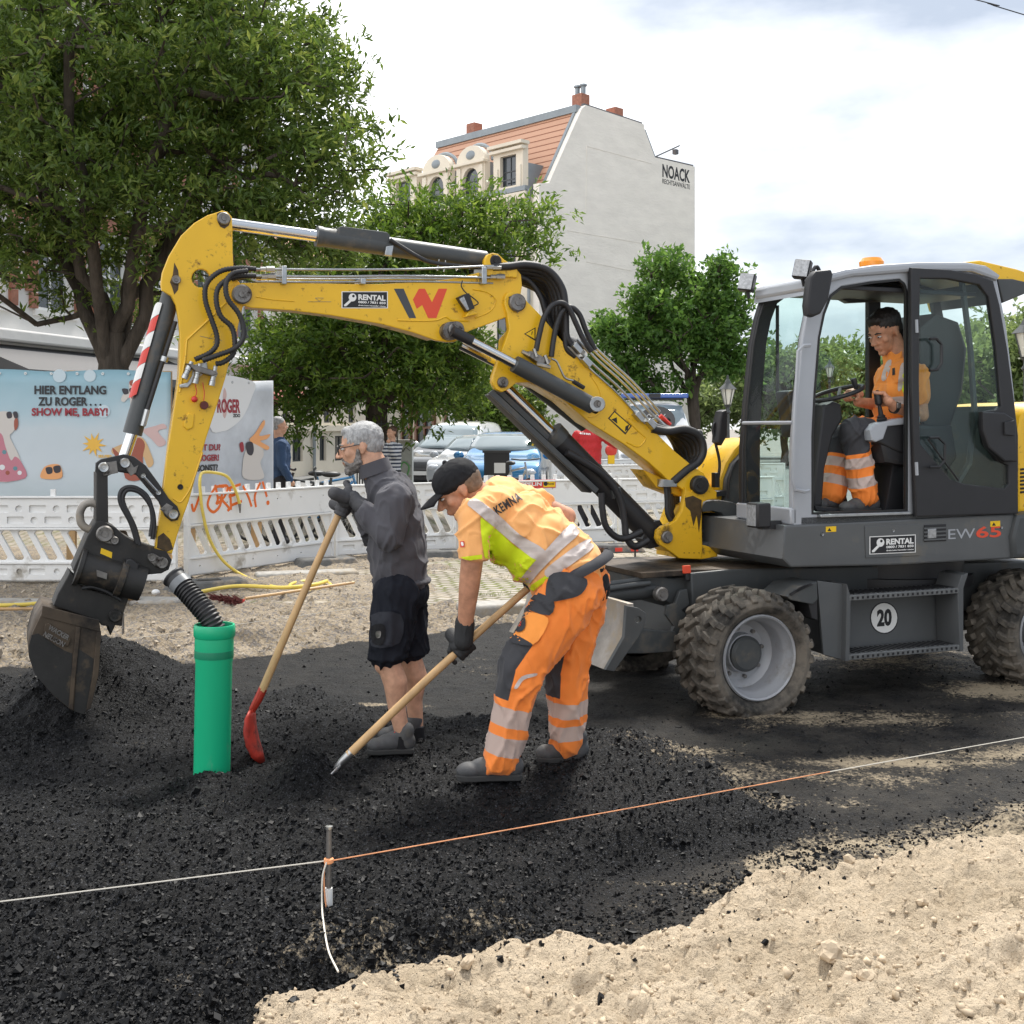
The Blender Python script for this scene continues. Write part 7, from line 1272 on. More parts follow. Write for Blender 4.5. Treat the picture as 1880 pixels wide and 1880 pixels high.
# ---------------------------------------------------------------- grey haired worker
dn_, df_ = stand(715, 1382), stand(735, 1361); GF_ = Frame((735-940)/F*(dn_+.1), dn_+.1, 0, float(h_asphalt(np.array([(715-940)/F*dn_]), np.array([dn_]))[0])); cfar = min(max(df_-dn_-.10, .06), .22); J = GF_.p
gw = GF_.thing('person', 'grey haired bearded man in dark grey sweater and navy shorts leaning on a shovel', 'person', 'workers on the road')
SH = dict(nh=J(729, 1088, -.09), nk=J(711, 1212, -.10), na=J(738, 1345, -.10), fh=J(741, 1088, .09), fk=J(753, 1205, cfar), fa=J(764, 1330, cfar))
hc = J(662, 821, .0); hs = .122; hf = Vector((-1, -.10, -.20))
sk_ = MB(); Q, Mx = head_shapes(hc, hf, None, hs, sk_); limb(sk_, [Q(-.25, 0, -.45), J(704, 890, 0)], [.068, .078]); limb(sk_, [J(722, 940, 0), J(730, 1010, 0), J(735, 1075, 0)], [.13, .13, .13])
for s_ in 'nf': limb(sk_, [SH[s_+'h'], SH[s_+'k'], SH[s_+'k']+(SH[s_+'a']-SH[s_+'k'])*.30+Vector((.018, 0, 0)), SH[s_+'k']+(SH[s_+'a']-SH[s_+'k'])*.62, SH[s_+'a'], SH[s_+'a']-Vector((0, 0, .05))], [.09, .056, .060, .044, .036, .038]); sk_.ball(SH[s_+'k']+Vector((-.02, 0, -.02)), (.045, .045, .05))
ns, ne, nw = J(724, 922, -.17), J(712, 983, -.215), J(666, 934, -.165); fs, fe, fw = J(714, 918, .17), J(692, 985, .20), J(660, 930, .02)
limb(sk_, [ns, ne, nw], [.055, .045, .034]); limb(sk_, [fs, fe, fw], [.055, .045, .034])
gb = link('body', remesh(sk_, .0062, 4), M['skin_pale'], gw, True, 180)
face_bits(gb, Q, Mx, hs, M['beard'])
# hair, beard, glasses
hm = MB(); hm.ball(Q(-.17, 0, .34), (.85*hs, .69*hs, .69*hs), Mx, 24, 16); hm.ball(Q(-.42, 0, .08), (.56*hs, .63*hs, .58*hs), Mx, 20, 12); hm.ball(Q(.36, 0, .74), (.30*hs, .42*hs, .20*hs), Mx); 
for k in (-1, 1): hm.cone(Q(-.02, k*.62, .42), .10*hs, Q(.02, k*.65, .12), .06*hs)
blob_cloth(hm, 'hair', M['hair_grey'], gb, .006, 3, .0016, 40, 3, None, (1, 1, 1))
bmx = MB(); bmx.ball(Q(.24, 0, -.62), (.515*hs, .485*hs, .37*hs), Mx, 20, 12); bmx.ball(Q(.60, 0, -.84), (.24*hs, .26*hs, .22*hs), Mx); bmx.cone(Q(.10, .53, -.12), .08*hs, Q(.2, .40, -.55), .17*hs); bmx.cone(Q(.10, -.53, -.12), .08*hs, Q(.2, -.40, -.55), .17*hs); bmx.cone(Q(.80, .14, -.37), .05*hs, Q(.68, .30, -.55), .06*hs); bmx.cone(Q(.80, -.14, -.37), .05*hs, Q(.68, -.30, -.55), .06*hs)
blob_cloth(bmx, 'beard', M['beard'], gb, .005, 2, .003, 60, 5, None, (1, 1, 1))
gl = MB()
for k in (-1, 1):
    gl.tube([Q(.90, k*.27+.20*math.cos(t*.524), .05+.19*math.sin(t*.524)) for t in range(13)], .0022, 5); gl.tube([Q(.90, k*.47, .1), Q(.70, k*.60, .12), Q(.0, k*.72, .12)], .0022, 5)
gl.tube([Q(.90, .07, .08), Q(.90, -.07, .08)], .0022, 5); gl.build('glasses', M['ink'], gb)
# sweater
sw_ = MB(); limb(sw_, [J(694, 868, 0), J(716, 912, 0)], [.080, .115])
for py, px, rx, ry in ((930, 725, .116, .18), (965, 728, .136, .18), (1005, 730, .142, .175), (1040, 733, .140, .17), (1062, 736, .134, .165)): sw_.ball(J(px, py, 0), (rx, ry, .165), None, 20, 14)
limb(sw_, [ns+Vector((0, .03, .0)), ns, ne, nw+(ne-nw)*.15], [.095, .088, .072, .050]); limb(sw_, [fs, fe, fw], [.088, .072, .05]); sw_.ball(J(716, 988, -.225), .060)
me_c = blob_cloth(sw_, 'sweater', M['sweater'], gb, .0075, 14, .0085, 9, 13); 
hem = MB(); hem.ball(J(737, 1066, 0), (.150, .178, .035), None, 24, 10); blob_cloth(hem, 'hem_band', M['sweater'], me_c, .008, 2, .002, 30, 1)
cl_ = MB(); cl_.lathe([(.074, -.03), (.084, -.03), (.080, .035), (.072, .035)], J(688, 860, 0), (-.35, 0, 1), 20, True); cl_.build('collar', M['sweater'], me_c)
# shorts
st_ = MB(); st_.ball(J(737, 1090, 0), (.142, .172, .10), None, 20, 12)
for s_, rr in (('n', (.118, .104, .094)), ('f', (.112, .096, .084))): limb(st_, [SH[s_+'h'], SH[s_+'h'].lerp(SH[s_+'k'], .55), SH[s_+'k']+Vector((.002, 0, .045))], list(rr)); st_.lathe([(.001, 0), (rr[2]+.002, 0), (rr[2], .10), (.001, .10)], SH[s_+'k']+Vector((.003, 0, .006)), (0, 0, 1), 20)
so = blob_cloth(st_, 'shorts', M['navy'], gb, .0075, 5, .0085, 10, 27)
pk = patch('cargo_pocket', so, GF_, [(679, 1130), (736, 1128), (734, 1180), (682, 1186)], mat('pocket_navy', (.015, .017, .026), .8, 0, .2, 8), .012); patch('pocket_flap', so, GF_, [(682, 1150), (706, 1148), (704, 1182), (684, 1180)], M['cap'], .018, pk); patch('badge', so, GF_, [(690, 1160), (699, 1159), (698, 1170), (691, 1171)], M['pin'], .022, pk)
# shoes and socks
for s_, h_, t_ in (('n', (760, 1374), (674, 1379)), ('f', (776, 1364), (694, 1352))):
    c = -.10 if s_ == 'n' else cfar; a, b_ = J(*h_, c), J(*t_, c-.02); gq = GF_.glob((a+b_)/2); a.z = b_.z = float(h_asphalt(np.array([gq.x]), np.array([gq.y]))[0])-GF_.z+.006; shoe(gb, a, b_, c, .048, side=1)
    MB().tube([SH[s_+'a']-Vector((0, 0, .07)), SH[s_+'a']-Vector((0, 0, .01))], [.046, .042], 12).build('sock', M['cap'], gb)
# shovel he leans on
ha, hb_ = J(641, 902, -.105), J(478, 1276, -.20)
def shovel(fr, a, b, label, m_head, socket, blade_pts, c0_, w_, name='shovel'):
    o = fr.thing(name, label, 'shovel', 'shovels the workers hold'); a, b = Vector(a), Vector(b); k = 14
    MB().tube([a+(b-a)*(i/k)+Vector((.0, 0, .012*math.sin(math.pi*i/k))) for i in range(k+1)], [.0165+.003*(i/k) for i in range(k+1)], 12).build('handle', M['wood'], o); mb = MB(); mb.tube(socket[0], socket[1], 12); mb.build('socket', m_head, o)
    mb = MB(); n_ = 9
    for p_, ww in blade_pts:
        for j in range(n_): u = j/(n_-1)*2-1; mb.v.append((p_.x+.035*(1-u*u)*ww, c0_+u*w_/2*ww, p_.z+.0*u))
    mb.f = [(i*n_+j, i*n_+j+1, (i+1)*n_+j+1, (i+1)*n_+j) for i in range(len(blade_pts)-1) for j in range(n_-1)]; b_ = mb.build('blade', m_head, o, True, 0, 70); b_.modifiers.new('t', 'SOLIDIFY').thickness = .004; return o
M['redsteel'] = mat('red_painted_shovel_steel', (.42, .035, .02), .45, .2, .2, 9, dirt=(.015, .014, .014), dscale=6, damt=.5); M['steel'] = mat('bare_shovel_steel', (.42, .42, .42), .35, .9, .2, 12)
shovel(GF_, ha, hb_, 'shovel with a red blade and pale wooden handle held upright by the grey haired man', M['redsteel'], ([J(483, 1264, -.195), J(474, 1284, -.203), J(464, 1302, -.205), J(459, 1316, -.205)], [.021, .021, .018, .010]), [(J(459, 1302, -.21), .35), (J(456, 1312, -.21), .8), (J(455, 1335, -.21), 1.0), (J(460, 1360, -.21), 1.0), (J(469, 1382, -.21), .85), (J(480, 1398, -.21), .4)], -.21, .21)
ax = (ha-hb_).normalized(); glove_hand('glove', gb, ha-ax*.035, ax, Vector((.55, -.75, .2)), .0175, M['glove'], 1.12, 1); glove_hand('glove', gb, ha-ax*.085, ax, Vector((.5, .8, .1)), .0175, M['glove'], 1.05, -1)
cuff = MB(); cuff.cone(nw+Vector((-.01, 0, .01)), .038, ha-ax*.03+Vector((.035, -.035, 0)), .034); blob_cloth(cuff, 'glove_cuff', M['glove'], gb, .006, 2, .002, 30, 4)
# ---------------------------------------------------------------- bending worker
dn_, df_ = stand(895, 1431), stand(1030, 1389); OF = Frame((960-940)/F*(dn_+.12), dn_+.12, 0, float(h_asphalt(np.array([(895-940)/F*dn_]), np.array([dn_]))[0])); cfar = min(max(df_-dn_-.12, .12), .36); J = OF.p
ow = OF.thing('person', 'worker in black cap and orange high visibility clothes bending over a shovel', 'person', 'workers on the road')
hs = .125; hc = J(843, 899, .02); hf = Vector((-.84, -.12, -.56)); sk_ = MB(); Q, Mx = head_shapes(hc, hf, None, hs, sk_); limb(sk_, [Q(-.35, 0, -.25), J(884, 918, .05)], [.062, .075])
K = dict(nh=J(1046, 1092, -.07), nk=J(957, 1228, -.11), na=J(921, 1392, -.12), fh=J(1066, 1090, .12), fk=J(1040, 1228, cfar*.75), fa=J(1040, 1358, cfar))
T = [J(908, 958, .08), J(962, 990, .07), J(1015, 1026, .05), J(1058, 1062, .03)]
limb(sk_, T, [.13, .14, .14, .13]); ns, ne, nw, nhd = J(873, 950, -.10), J(866, 1035, -.09), J(853, 1156, .0), J(849, 1188, .03); fs, fe, fw = J(955, 915, .26), J(1040, 948, .30), J(985, 1050, .12)
limb(sk_, [ns, ne, ne.lerp(nw, .35), nw], [.062, .050, .047, .033]); fw = J(1000, 1058, .15); limb(sk_, [fs, fe, fe.lerp(fw, .4), fw], [.055, .046, .044, .033])
for s_ in 'nf': limb(sk_, [K[s_+'h'], K[s_+'k'], K[s_+'a'], K[s_+'a']-Vector((0, 0, .05))], [.085, .055, .04, .04])
ob = link('body', remesh(sk_, .0062, 4), M['skin'], ow, True, 180); face_bits(ob, Q, Mx, hs, M['hair_dark'])
hm = MB(); hm.ball(Q(-.30, 0, .22), (.70*hs, .675*hs, .62*hs), Mx, 20, 14); hm.ball(Q(-.42, 0, -.08), (.5*hs, .60*hs, .45*hs), Mx); blob_cloth(hm, 'hair', mat('cropped_hair', (.16, .11, .075), .7, 0, .3, 60, .4, 200), ob, .006, 2, .001, 50)
cp = MB(); cp.ball(Q(-.10, 0, .44), (.90*hs, .74*hs, .66*hs), Mx, 24, 16); cp.ball(Q(-.10, 0, .30), (.92*hs, .76*hs, .30*hs), Mx, 24, 12); cpo = blob_cloth(cp, 'cap', M['cap'], ob, .006, 3, .0015, 25); mb = MB(); n_ = 12
for j in range(6):
    for i in range(n_+1):
        u = i/n_*2-1; t = j/5; mb.v.append(tuple(Q(.62+.14*(1-u*u)+t*(.78-.30*u*u), u*(.70-.10*t), .30-.10*u*u-.13*t*t-.02*t)))
mb.f = [(j*(n_+1)+i, j*(n_+1)+i+1, (j+1)*(n_+1)+i+1, (j+1)*(n_+1)+i) for j in range(5) for i in range(n_)]; o = mb.build('peak', M['cap'], cpo, True, 0, 180); o.modifiers.new('t', 'SOLIDIFY').thickness = .006
MB().ball(Q(-.10, 0, 1.10), .012).build('button', M['cap'], cpo)
# shirt: sleeves, trunk
sh = MB(); limb(sh, [J(893, 925, .06), T[0]], [.085, .12])
for p_, rx, ry, rot in ((J(905, 953, .08), .165, .19, 0), (J(950, 972, .08), .185, .205, 0), (J(985, 1000, .06), .185, .20, 0), (J(1022, 1030, .05), .180, .19, 0), (J(1050, 1050, .04), .168, .18, 0)):
    ang = math.atan2(-(1062-958), 1058-908); d = Vector((math.cos(ang), 0, math.sin(ang))); n2 = Vector((-math.sin(ang), 0, math.cos(ang))); sh.ball(p_, (.13, ry, rx), Matrix((d, Vector((0, 1, 0)), n2)).transposed(), 22, 14)
limb(sh, [J(905, 935, -.02), ns, J(869, 1005, -.125)], [.10, .082, .070]); sh.lathe([(.001, 0), (.070, 0), (.066, .06), (.001, .06)], J(868, 1028, -.128), (0, 0, 1), 20); limb(sh, [J(920, 915, .2), fs, J(990, 925, .285)], [.10, .078, .068])
sho = blob_cloth(sh, 'shirt', HVP, ob, .0075, 14, .0085, 9, 61, None, (.8, 1, .8))
yp = patch('side_panel', sho, OF, [(882, 956), (890, 955), (915, 975), (950, 1006), (986, 1024), (990, 1040), (976, 1068), (962, 1076), (945, 1070), (905, 1038), (889, 1020)], M['hv_yellow'], .006); patch('reflective_band', sho, OF, [(858, 925), (874, 915), (915, 945), (955, 982), (1000, 1010), (985, 1028), (950, 1004), (912, 972), (872, 938)], M['reflex'], .008)
patch('reflective_band', sho, OF, [(1048, 962), (1064, 978), (1030, 1010), (992, 1048), (966, 1078), (952, 1070), (974, 1040), (1000, 1012)], M['reflex'], .009); patch('reflective_band', sho, OF, [(1078, 990), (1090, 1004), (1058, 1030), (1012, 1060), (1000, 1048), (1030, 1022)], M['reflex'], .009)
patch('hem_trim', sho, OF, [(966, 1082), (1000, 1058), (1016, 1052), (1018, 1058), (990, 1076), (970, 1094)], M['hv_yellow'], .008); patch('sleeve_trim', sho, OF, [(845, 1023), (862, 1021), (885, 1018), (885, 1026), (862, 1029), (846, 1031)], M['hv_yellow'], .004, None, False)
patch_text('KEMNA', sho, OF, (914, 946), (960, 917), 17, M['ink'], .008, .03); bd = patch('badge', sho, OF, [(844, 994), (852, 993), (853, 1004), (845, 1005)], M['red'], .005, None, False); patch('emblem', sho, OF, [(846, 996), (850, 995.5), (851, 1001), (848, 1002)], M['paper'], .007, bd)
# trousers with reflective bands and knee patches
def leg_attr(co):
    s_ = np.zeros(len(co)); fr_ = np.zeros(len(co)); best = np.full(len(co), 1e9)
    for k in 'nf':
        for i, (a, b_) in enumerate(((K[k+'h'], K[k+'k']), (K[k+'k'], K[k+'a']))):
            a_, d = np.array(a), np.array(b_-a); L2 = d@d; t = (co-a_)@d/L2; tc_ = np.clip(t, 0, 1) if i == 0 else np.clip(t, 0, 1.3); D = np.linalg.norm(co-a_-tc_[:, None]*d, axis=1); dn = d/math.sqrt(L2); fv = np.array((-1., -.25, 0)); fv -= dn*(fv@dn); fv /= np.linalg.norm(fv); up_ = D < best
            best[up_] = D[up_]; s_[up_] = (i+t)[up_]; fr_[up_] = ((co-a_)@fv)[up_]
    return dict(leg=s_, front=fr_)
TM = mat('hi_vis_trousers', (.90, .245, .045), .75, 0, .08, 7, .22, 330, sheen=.15, spec=.25, bands=(('leg', 1.41, 1.62, (.50, .38, .33)), ('leg', 1.73, 1.94, (.50, .38, .33)), ('leg', .66, 1.33, (.045, .046, .052), (('front', .050, 1.0),)), ('leg', .40, .66, (.045, .046, .052), (('front', .088, 1.0),))))
tr = MB(); tr.ball(J(1056, 1075, .03), (.15, .175, .12), None, 20, 12)
limb(tr, [K['nh'], K['nh'].lerp(K['nk'], .5), K['nk'], K['nk'].lerp(K['na'], .5), K['na']+Vector((0, 0, .0))], [.132, .118, .104, .088, .084]); limb(tr, [K['fh'], K['fh'].lerp(K['fk'], .5), K['fk'], K['fk'].lerp(K['fa'], .5), K['fa']], [.128, .112, .096, .086, .084])
tro = blob_cloth(tr, 'trousers', TM, ob, .0075, 6, .0095, 9, 77, leg_attr, (1, 1, .55))
patch('holster_pocket', tro, OF, [(1008, 1058), (1040, 1050), (1078, 1064), (1068, 1090), (1040, 1100), (1004, 1102)], M['work_grey'], .016); patch('pocket_flap', tro, OF, [(966, 1090), (975, 1084), (1016, 1102), (1008, 1130), (958, 1112)], M['work_grey'], .014); tp = patch('thigh_pocket', tro, OF, [(944, 1124), (1000, 1130), (1004, 1150), (976, 1185), (930, 1165)], HV, .016)
pp = patch('phone_pocket', tro, OF, [(943, 1127), (962, 1132), (964, 1150), (954, 1160), (936, 1154)], M['work_grey'], .024); patch('badge', tro, OF, [(945, 1138), (957, 1140), (956, 1149), (945, 1148)], M['red'], .028, pp, False); patch('emblem', tro, OF, [(948, 1141), (953, 1141.5), (953, 1146), (949, 1146)], M['paper'], .031, pp)
patch('pocket_trim', tro, OF, [(934, 1160), (960, 1172), (978, 1184), (958, 1184), (934, 1176)], M['work_grey'], .018); patch('piping', tro, OF, [(944, 1262), (958, 1242), (984, 1236), (984, 1241), (962, 1248), (950, 1264)], M['reflex'], .004); None
bl_ = MB(); 
for k in range(24):
    pass
bl_.tube([J(1056, 1063, .03)+Vector((.163*math.cos(t*.262)*.93, .188*math.sin(t*.262), .075*math.cos(t*.262)+.045)) for t in range(25)], .012, 8, False, 2.2); bl_.build('belt', M['work_grey'], ob)
pou = MB(); pou.ball(J(1098, 1075, .0), (.055, .07, .085)); pou.ball(J(1090, 1050, .0), (.045, .08, .04)); pou.cone(J(1104, 1062, -.02), .03, J(1098, 1102, -.01), .025); blob_cloth(pou, 'belt_pouch', M['cap'], ob, .006, 3, .003, 18)
for s_, h_, t_ in (('n', (958, 1426), (838, 1430)), ('f', (1078, 1383), (984, 1378))):
    c = -.12 if s_ == 'n' else cfar; a, b_ = J(*h_, c), J(*t_, c-.015); gq = OF.glob((a+b_)/2); a.z = b_.z = float(h_asphalt(np.array([gq.x]), np.array([gq.y]))[0])-OF.z+.006; shoe(ob, a, b_, c, .050, s=1.05)
ha, hb_ = J(990, 1062, .10), J(640, 1386, -.07); shovel(OF, ha, hb_, 'shovel with a bare steel socket pushed into the asphalt by the bending worker', M['steel'], ([J(646, 1381, -.068), J(628, 1398, -.072), J(610, 1413, -.075)], [.021, .018, .004]), [(J(620, 1404, -.075), .4), (J(602, 1420, -.075), .9), (J(582, 1436, -.075), 1.0), (J(560, 1450, -.075), .8)], -.075, .22)
ax = (ha-hb_).normalized(); hp = hb_+(ha-hb_)*((849-640)/(990-640)); glove_hand('glove', ob, hp, -ax, Vector((-.25, -.35, .9)), .0185, M['glove_black'], 1.12, -1); glove_hand('glove', ob, ha-ax*.03, ax, Vector((.3, .5, .8)), .018, M['glove_black'], 1.05, 1)
cf_ = MB(); cf_.cone(nw+Vector((0, 0, .03)), .045, hp+Vector((0, -.03, .035)), .043); blob_cloth(cf_, 'glove_cuff', M['glove_black'], ob, .006, 2, .002, 30, 8)
# ---------------------------------------------------------------- driver
sp0 = EX.glob(Vector((E(1655, 800, mid).x, mid, E(1600, 940, mid).z))); DF = Frame(sp0.x, sp0.y, EX.a, sp0.z); J = DF.p
dv = DF.thing('person', 'dark haired driver in orange high visibility clothes sitting in the cab', 'person', 'workers on the road')
hs = .138; hc = J(1624, 610, .02); hf = Vector((-1, -.14, -.5)); sk_ = MB(); Q, Mx = head_shapes(hc, hf, None, hs, sk_); limb(sk_, [Q(-.25, 0, -.45), J(1650, 662, .02)], [.072, .085])
K = dict(nh=J(1658, 800, -.09), nk=J(1566, 790, -.10), na=J(1588, 908, -.10), fh=J(1650, 800, .10), fk=J(1552, 800, .09), fa=J(1530, 905, .09))
limb(sk_, [J(1660, 705, .02), J(1662, 745, .02), J(1660, 790, .01)], [.12, .12, .12]); ns, ne, nw = J(1680, 690, -.15), J(1692, 762, -.19), J(1642, 748, -.20); fs, fe, fw = J(1650, 690, .17), J(1622, 745, .19), J(1575, 738, .08)
limb(sk_, [ns, ne, nw], [.058, .046, .032]); limb(sk_, [fs, fe, fw], [.055, .045, .032])
for s_ in 'nf': limb(sk_, [K[s_+'h'], K[s_+'k'], K[s_+'a']], [.08, .055, .04])
db = link('body', remesh(sk_, .0065, 4), M['skin'], dv, True, 180); face_bits(db, Q, Mx, hs, M['hair_dark']); hm = MB(); hm.ball(Q(-.22, 0, .46), (.86*hs, .72*hs, .64*hs), Mx, 22, 14); hm.ball(Q(-.46, 0, .10), (.52*hs, .63*hs, .55*hs), Mx); hm.ball(Q(.36, 0, .78), (.34*hs, .46*hs, .24*hs), Mx); blob_cloth(hm, 'hair', M['hair_dark'], db, .006, 2, .003, 45)
sh = MB(); limb(sh, [J(1645, 658, .02), J(1652, 685, .02)], [.082, .125])
for px, py, rx, ry in ((1652, 698, .140, .20), (1652, 725, .160, .20), (1652, 752, .165, .19), (1654, 782, .160, .18)): sh.ball(J(px, py, .02), (rx, ry, .14), None, 20, 12)
limb(sh, [J(1660, 685, -.08), ns, ns.lerp(ne, .55)], [.09, .082, .074]); limb(sh, [fs, fs.lerp(fe, .6)], [.08, .072]); sho = blob_cloth(sh, 'shirt', HV, db, .0075, 12, .008, 9, 91)
patch('reflective_band', sho, DF, [(1627, 665), (1637, 662), (1630, 690), (1622, 700), (1618, 692)], M['reflex'], .004); patch('reflective_band', sho, DF, [(1653, 672), (1661, 668), (1660, 700), (1654, 716), (1648, 714)], M['reflex'], .004); patch('side_panel', sho, DF, [(1660, 668), (1667, 672), (1667, 720), (1656, 716)], M['hv_yellow'], .004); bd = patch('badge', sho, DF, [(1638, 676), (1643, 675), (1643, 688), (1638, 689)], M['ink'], .006, None, False); patch('reflective_band', sho, DF, [(1618, 732), (1666, 728), (1666, 740), (1616, 744)], M['reflex'], .004)
TM2 = mat('hi_vis_driver_trousers', (.90, .245, .045), .75, 0, .08, 7, .2, 330, spec=.25, bands=(('leg', 1.40, 1.56, (.50, .40, .36)), ('leg', 1.70, 1.86, (.50, .40, .36)), ('leg', .70, 1.34, (.045, .046, .052), (('front', -.02, 1.0),))))
tr = MB(); tr.ball(J(1660, 795, .01), (.15, .17, .10))
for s_ in 'nf': limb(tr, [K[s_+'h'], K[s_+'k'], K[s_+'k'].lerp(K[s_+'a'], .5), K[s_+'a']], [.108, .088, .084, .082])
blob_cloth(tr, 'trousers', TM2, db, .0075, 6, .009, 9, 97, leg_attr, (1, 1, .55))
for s_, h_, t_, c in (('n', (1612, 938), (1543, 941), -.10), ('f', (1552, 935), (1500, 937), .09)): a, b_ = J(*h_, c), J(*t_, c-.01); shoe(db, a, b_, c, .048)
jp = E(1617, 742, cn_+.10); jl = DF.loc(EX.glob(jp)); glove_hand('hand', db, jl+Vector((0, 0, .02)), Vector((-.25, 0, 1)), Vector((.8, -.6, .1)), .020, M['skin'], 1.0, 1); fa_ = MB(); fa_.cone(nw, .034, jl+Vector((.04, -.03, .02)), .026); link('wrist', remesh(fa_, .006, 2), M['skin'], db, True, 180)
wt = MB(); wt.lathe([(.036, -.012), (.040, -.012), (.040, .012), (.036, .012)], nw, (nw-ne), 16, True); wo = wt.build('watch', M['ink'], db); MB().box(nw+Vector((.0, -.040, .012)), (.034, .012, .036)).build('watch_face', M['pin'], wo, bevel=.004)
swp = J(1560, 728, .10); glove_hand('hand', db, swp, Vector((0, -1, .1)), Vector((.3, .2, 1)), .014, M['skin'], .98, 1)
# ---------------------------------------------------------------- people in the background
def passer(px, d, top, zg, label, jacket, legs, hairm, face=(-1, -.5, 0), arm=None, bend=0.0, hair_long=False, skin=None):
    h = EYE-(top-HZ)/F*d-zg; v = W(px, 787, d); o = thing('person', label, 'person', (v.x, v.y, zg), 0, 'people beyond the barriers'); k = h/1.78; Z = lambda x, y, z: Vector((x*k+bend*max(z-1, 0), y*k, z*k)); sk_ = MB(); Q, Mx = head_shapes(Z(0, 0, 1.66), face, None, .12*k, sk_); limb(sk_, [Q(-.2, 0, -.5), Z(0, 0, 1.42)], [.06*k, .07*k]); limb(sk_, [Z(0, 0, 1.35), Z(0, 0, .95)], [.12*k, .12*k]); a = Vector((face[0], face[1], 0)).normalized(); l = Vector((-a.y, a.x, 0)); ar = []
    for s_ in (-1, 1):
        S = Z(0, 0, 1.40)+l*.19*s_*k; El = S+Vector((0, 0, -.28*k))+l*.05*s_; Hd = El+a*.12*k+Vector((0, 0, -.22*k))
        if arm and s_ == arm[0]: El = S+Vector(arm[1])*.27*k; Hd = El+Vector(arm[2])*.25*k
        ar.append((S, El, Hd)); limb(sk_, [S, El, Hd], [.05*k, .042*k, .034*k]); sk_.ball(Hd+(Hd-El).normalized()*.05*k, .042*k); limb(sk_, [Z(0, 0, .92)+l*.09*s_*k, Z(0, 0, .5)+l*.1*s_*k, Z(0, 0, .08)+l*.1*s_*k], [.085*k, .06*k, .045*k])
        shoe(o, Z(0, 0, 0)+l*.1*s_*k-a*.07, Z(0, 0, 0)+l*.1*s_*k+a*.19, 0, .045) if False else None
    b_ = link('body', remesh(sk_, .011, 3), skin or M['skin_pale'], o, True, 180); jk = MB(); limb(jk, [Z(0, 0, 1.45), Z(0, 0, 1.36)], [.085*k, .11*k])
    for z, r_ in ((1.33, .20), (1.22, .20), (1.1, .19), (.97, .185)): jk.ball(Z(0, 0, z), (.14*k+abs(l.x)*(r_-.14)*k, .14*k+abs(l.y)*(r_-.14)*k, .17*k))
    for S, El, Hd in ar: limb(jk, [S, El, Hd], [.075*k, .065*k, .05*k])
    j_ = blob_cloth(jk, 'jacket', jacket, b_, .012, 14, .006, 9, 3); tr = MB(); tr.ball(Z(0, 0, .92), (.15*k, .17*k, .1*k))
    for s_ in (-1, 1): limb(tr, [Z(0, 0, .9)+l*.09*s_*k, Z(0, 0, .5)+l*.1*s_*k, Z(0, 0, .06)+l*.1*s_*k], [.11*k, .085*k, .075*k]); tr.ball(Z(0, 0, .05)+l*.1*s_*k+a*.05, (.10*k, .07*k, .05*k))
    blob_cloth(tr, 'trousers', legs, b_, .012, 4, .006, 9, 5); hm = MB(); s_ = .12*k; hm.ball(Q(-.22, 0, .44), (.86*s_, .74*s_, .68*s_), Mx); hm.ball(Q(-.45, 0, .0), (.54*s_, .66*s_, (.9 if hair_long else .6)*s_), Mx); blob_cloth(hm, 'hair', hairm, b_, .010, 2, .004, 40); return o, j_
M['denim'] = mat('blue_jacket', (.030, .065, .14), .8, 0, .2, 8, .2, 200); M['redjacket'] = mat('red_jacket', (.50, .018, .022), .7, 0, .12, 6, .2, 200); M['darkcloth'] = mat('dark_trousers', (.02, .02, .025), .85)
def stripe_mat():
    m = mat('striped_shirt', (.5, .5, .5), .8); t = m.node_tree; w_ = t.nodes.new('ShaderNodeTexWave'); w_.bands_direction = 'Z'; w_.inputs['Scale'].default_value = 5; tcn = t.nodes.new('ShaderNodeTexCoord'); t.links.new(tcn.outputs['Object'], w_.inputs[0]); r_ = t.nodes.new('ShaderNodeValToRGB'); r_.color_ramp.interpolation = 'CONSTANT'; r_.color_ramp.elements[0].color = (.03, .04, .07, 1); r_.color_ramp.elements[1].color = (.55, .56, .58, 1); r_.color_ramp.elements[1].position = .45; t.links.new(w_.outputs[1], r_.inputs[0]); t.links.new(r_.outputs[0], t.nodes['Principled BSDF'].inputs['Base Color']); return m
passer(513, 16.6, 766, ZP, 'white haired person in a blue jacket beside the grey banner', M['denim'], M['darkcloth'], M['hair_grey'], (.9, .3, 0)); passer(719, 20.6, 783, ZP, 'person in a striped shirt standing by the grey cabinet', stripe_mat(), M['darkcloth'], mat('brown_hair', (.07, .035, .018), .6), (-.6, -.8, 0), (1, (-.3, -.5, -.6), (-.3, -.4, .9)), 0, True)
RP, rj = passer(1082, 19.2, 752, ZP, 'person in a red jacket seen from behind below the boom', M['redjacket'], M['darkcloth'], M['hair_dark'], (.35, .95, 0), (-1, (.8, .1, -.55), (.9, .2, -.1)))
vq = W(1082, 787, 19.2); RFm = Frame(vq.x, vq.y, 0, ZP); patch_text('elsen', rj, RFm, (1064, 797), (1084, 799), 5, M['paper'], .012, .04)
passer(964, 27.5, 806, .1, 'small dark clothed figure beside the round green sign', M['darkcloth'], M['darkcloth'], M['hair_dark'], (.3, -1, 0))
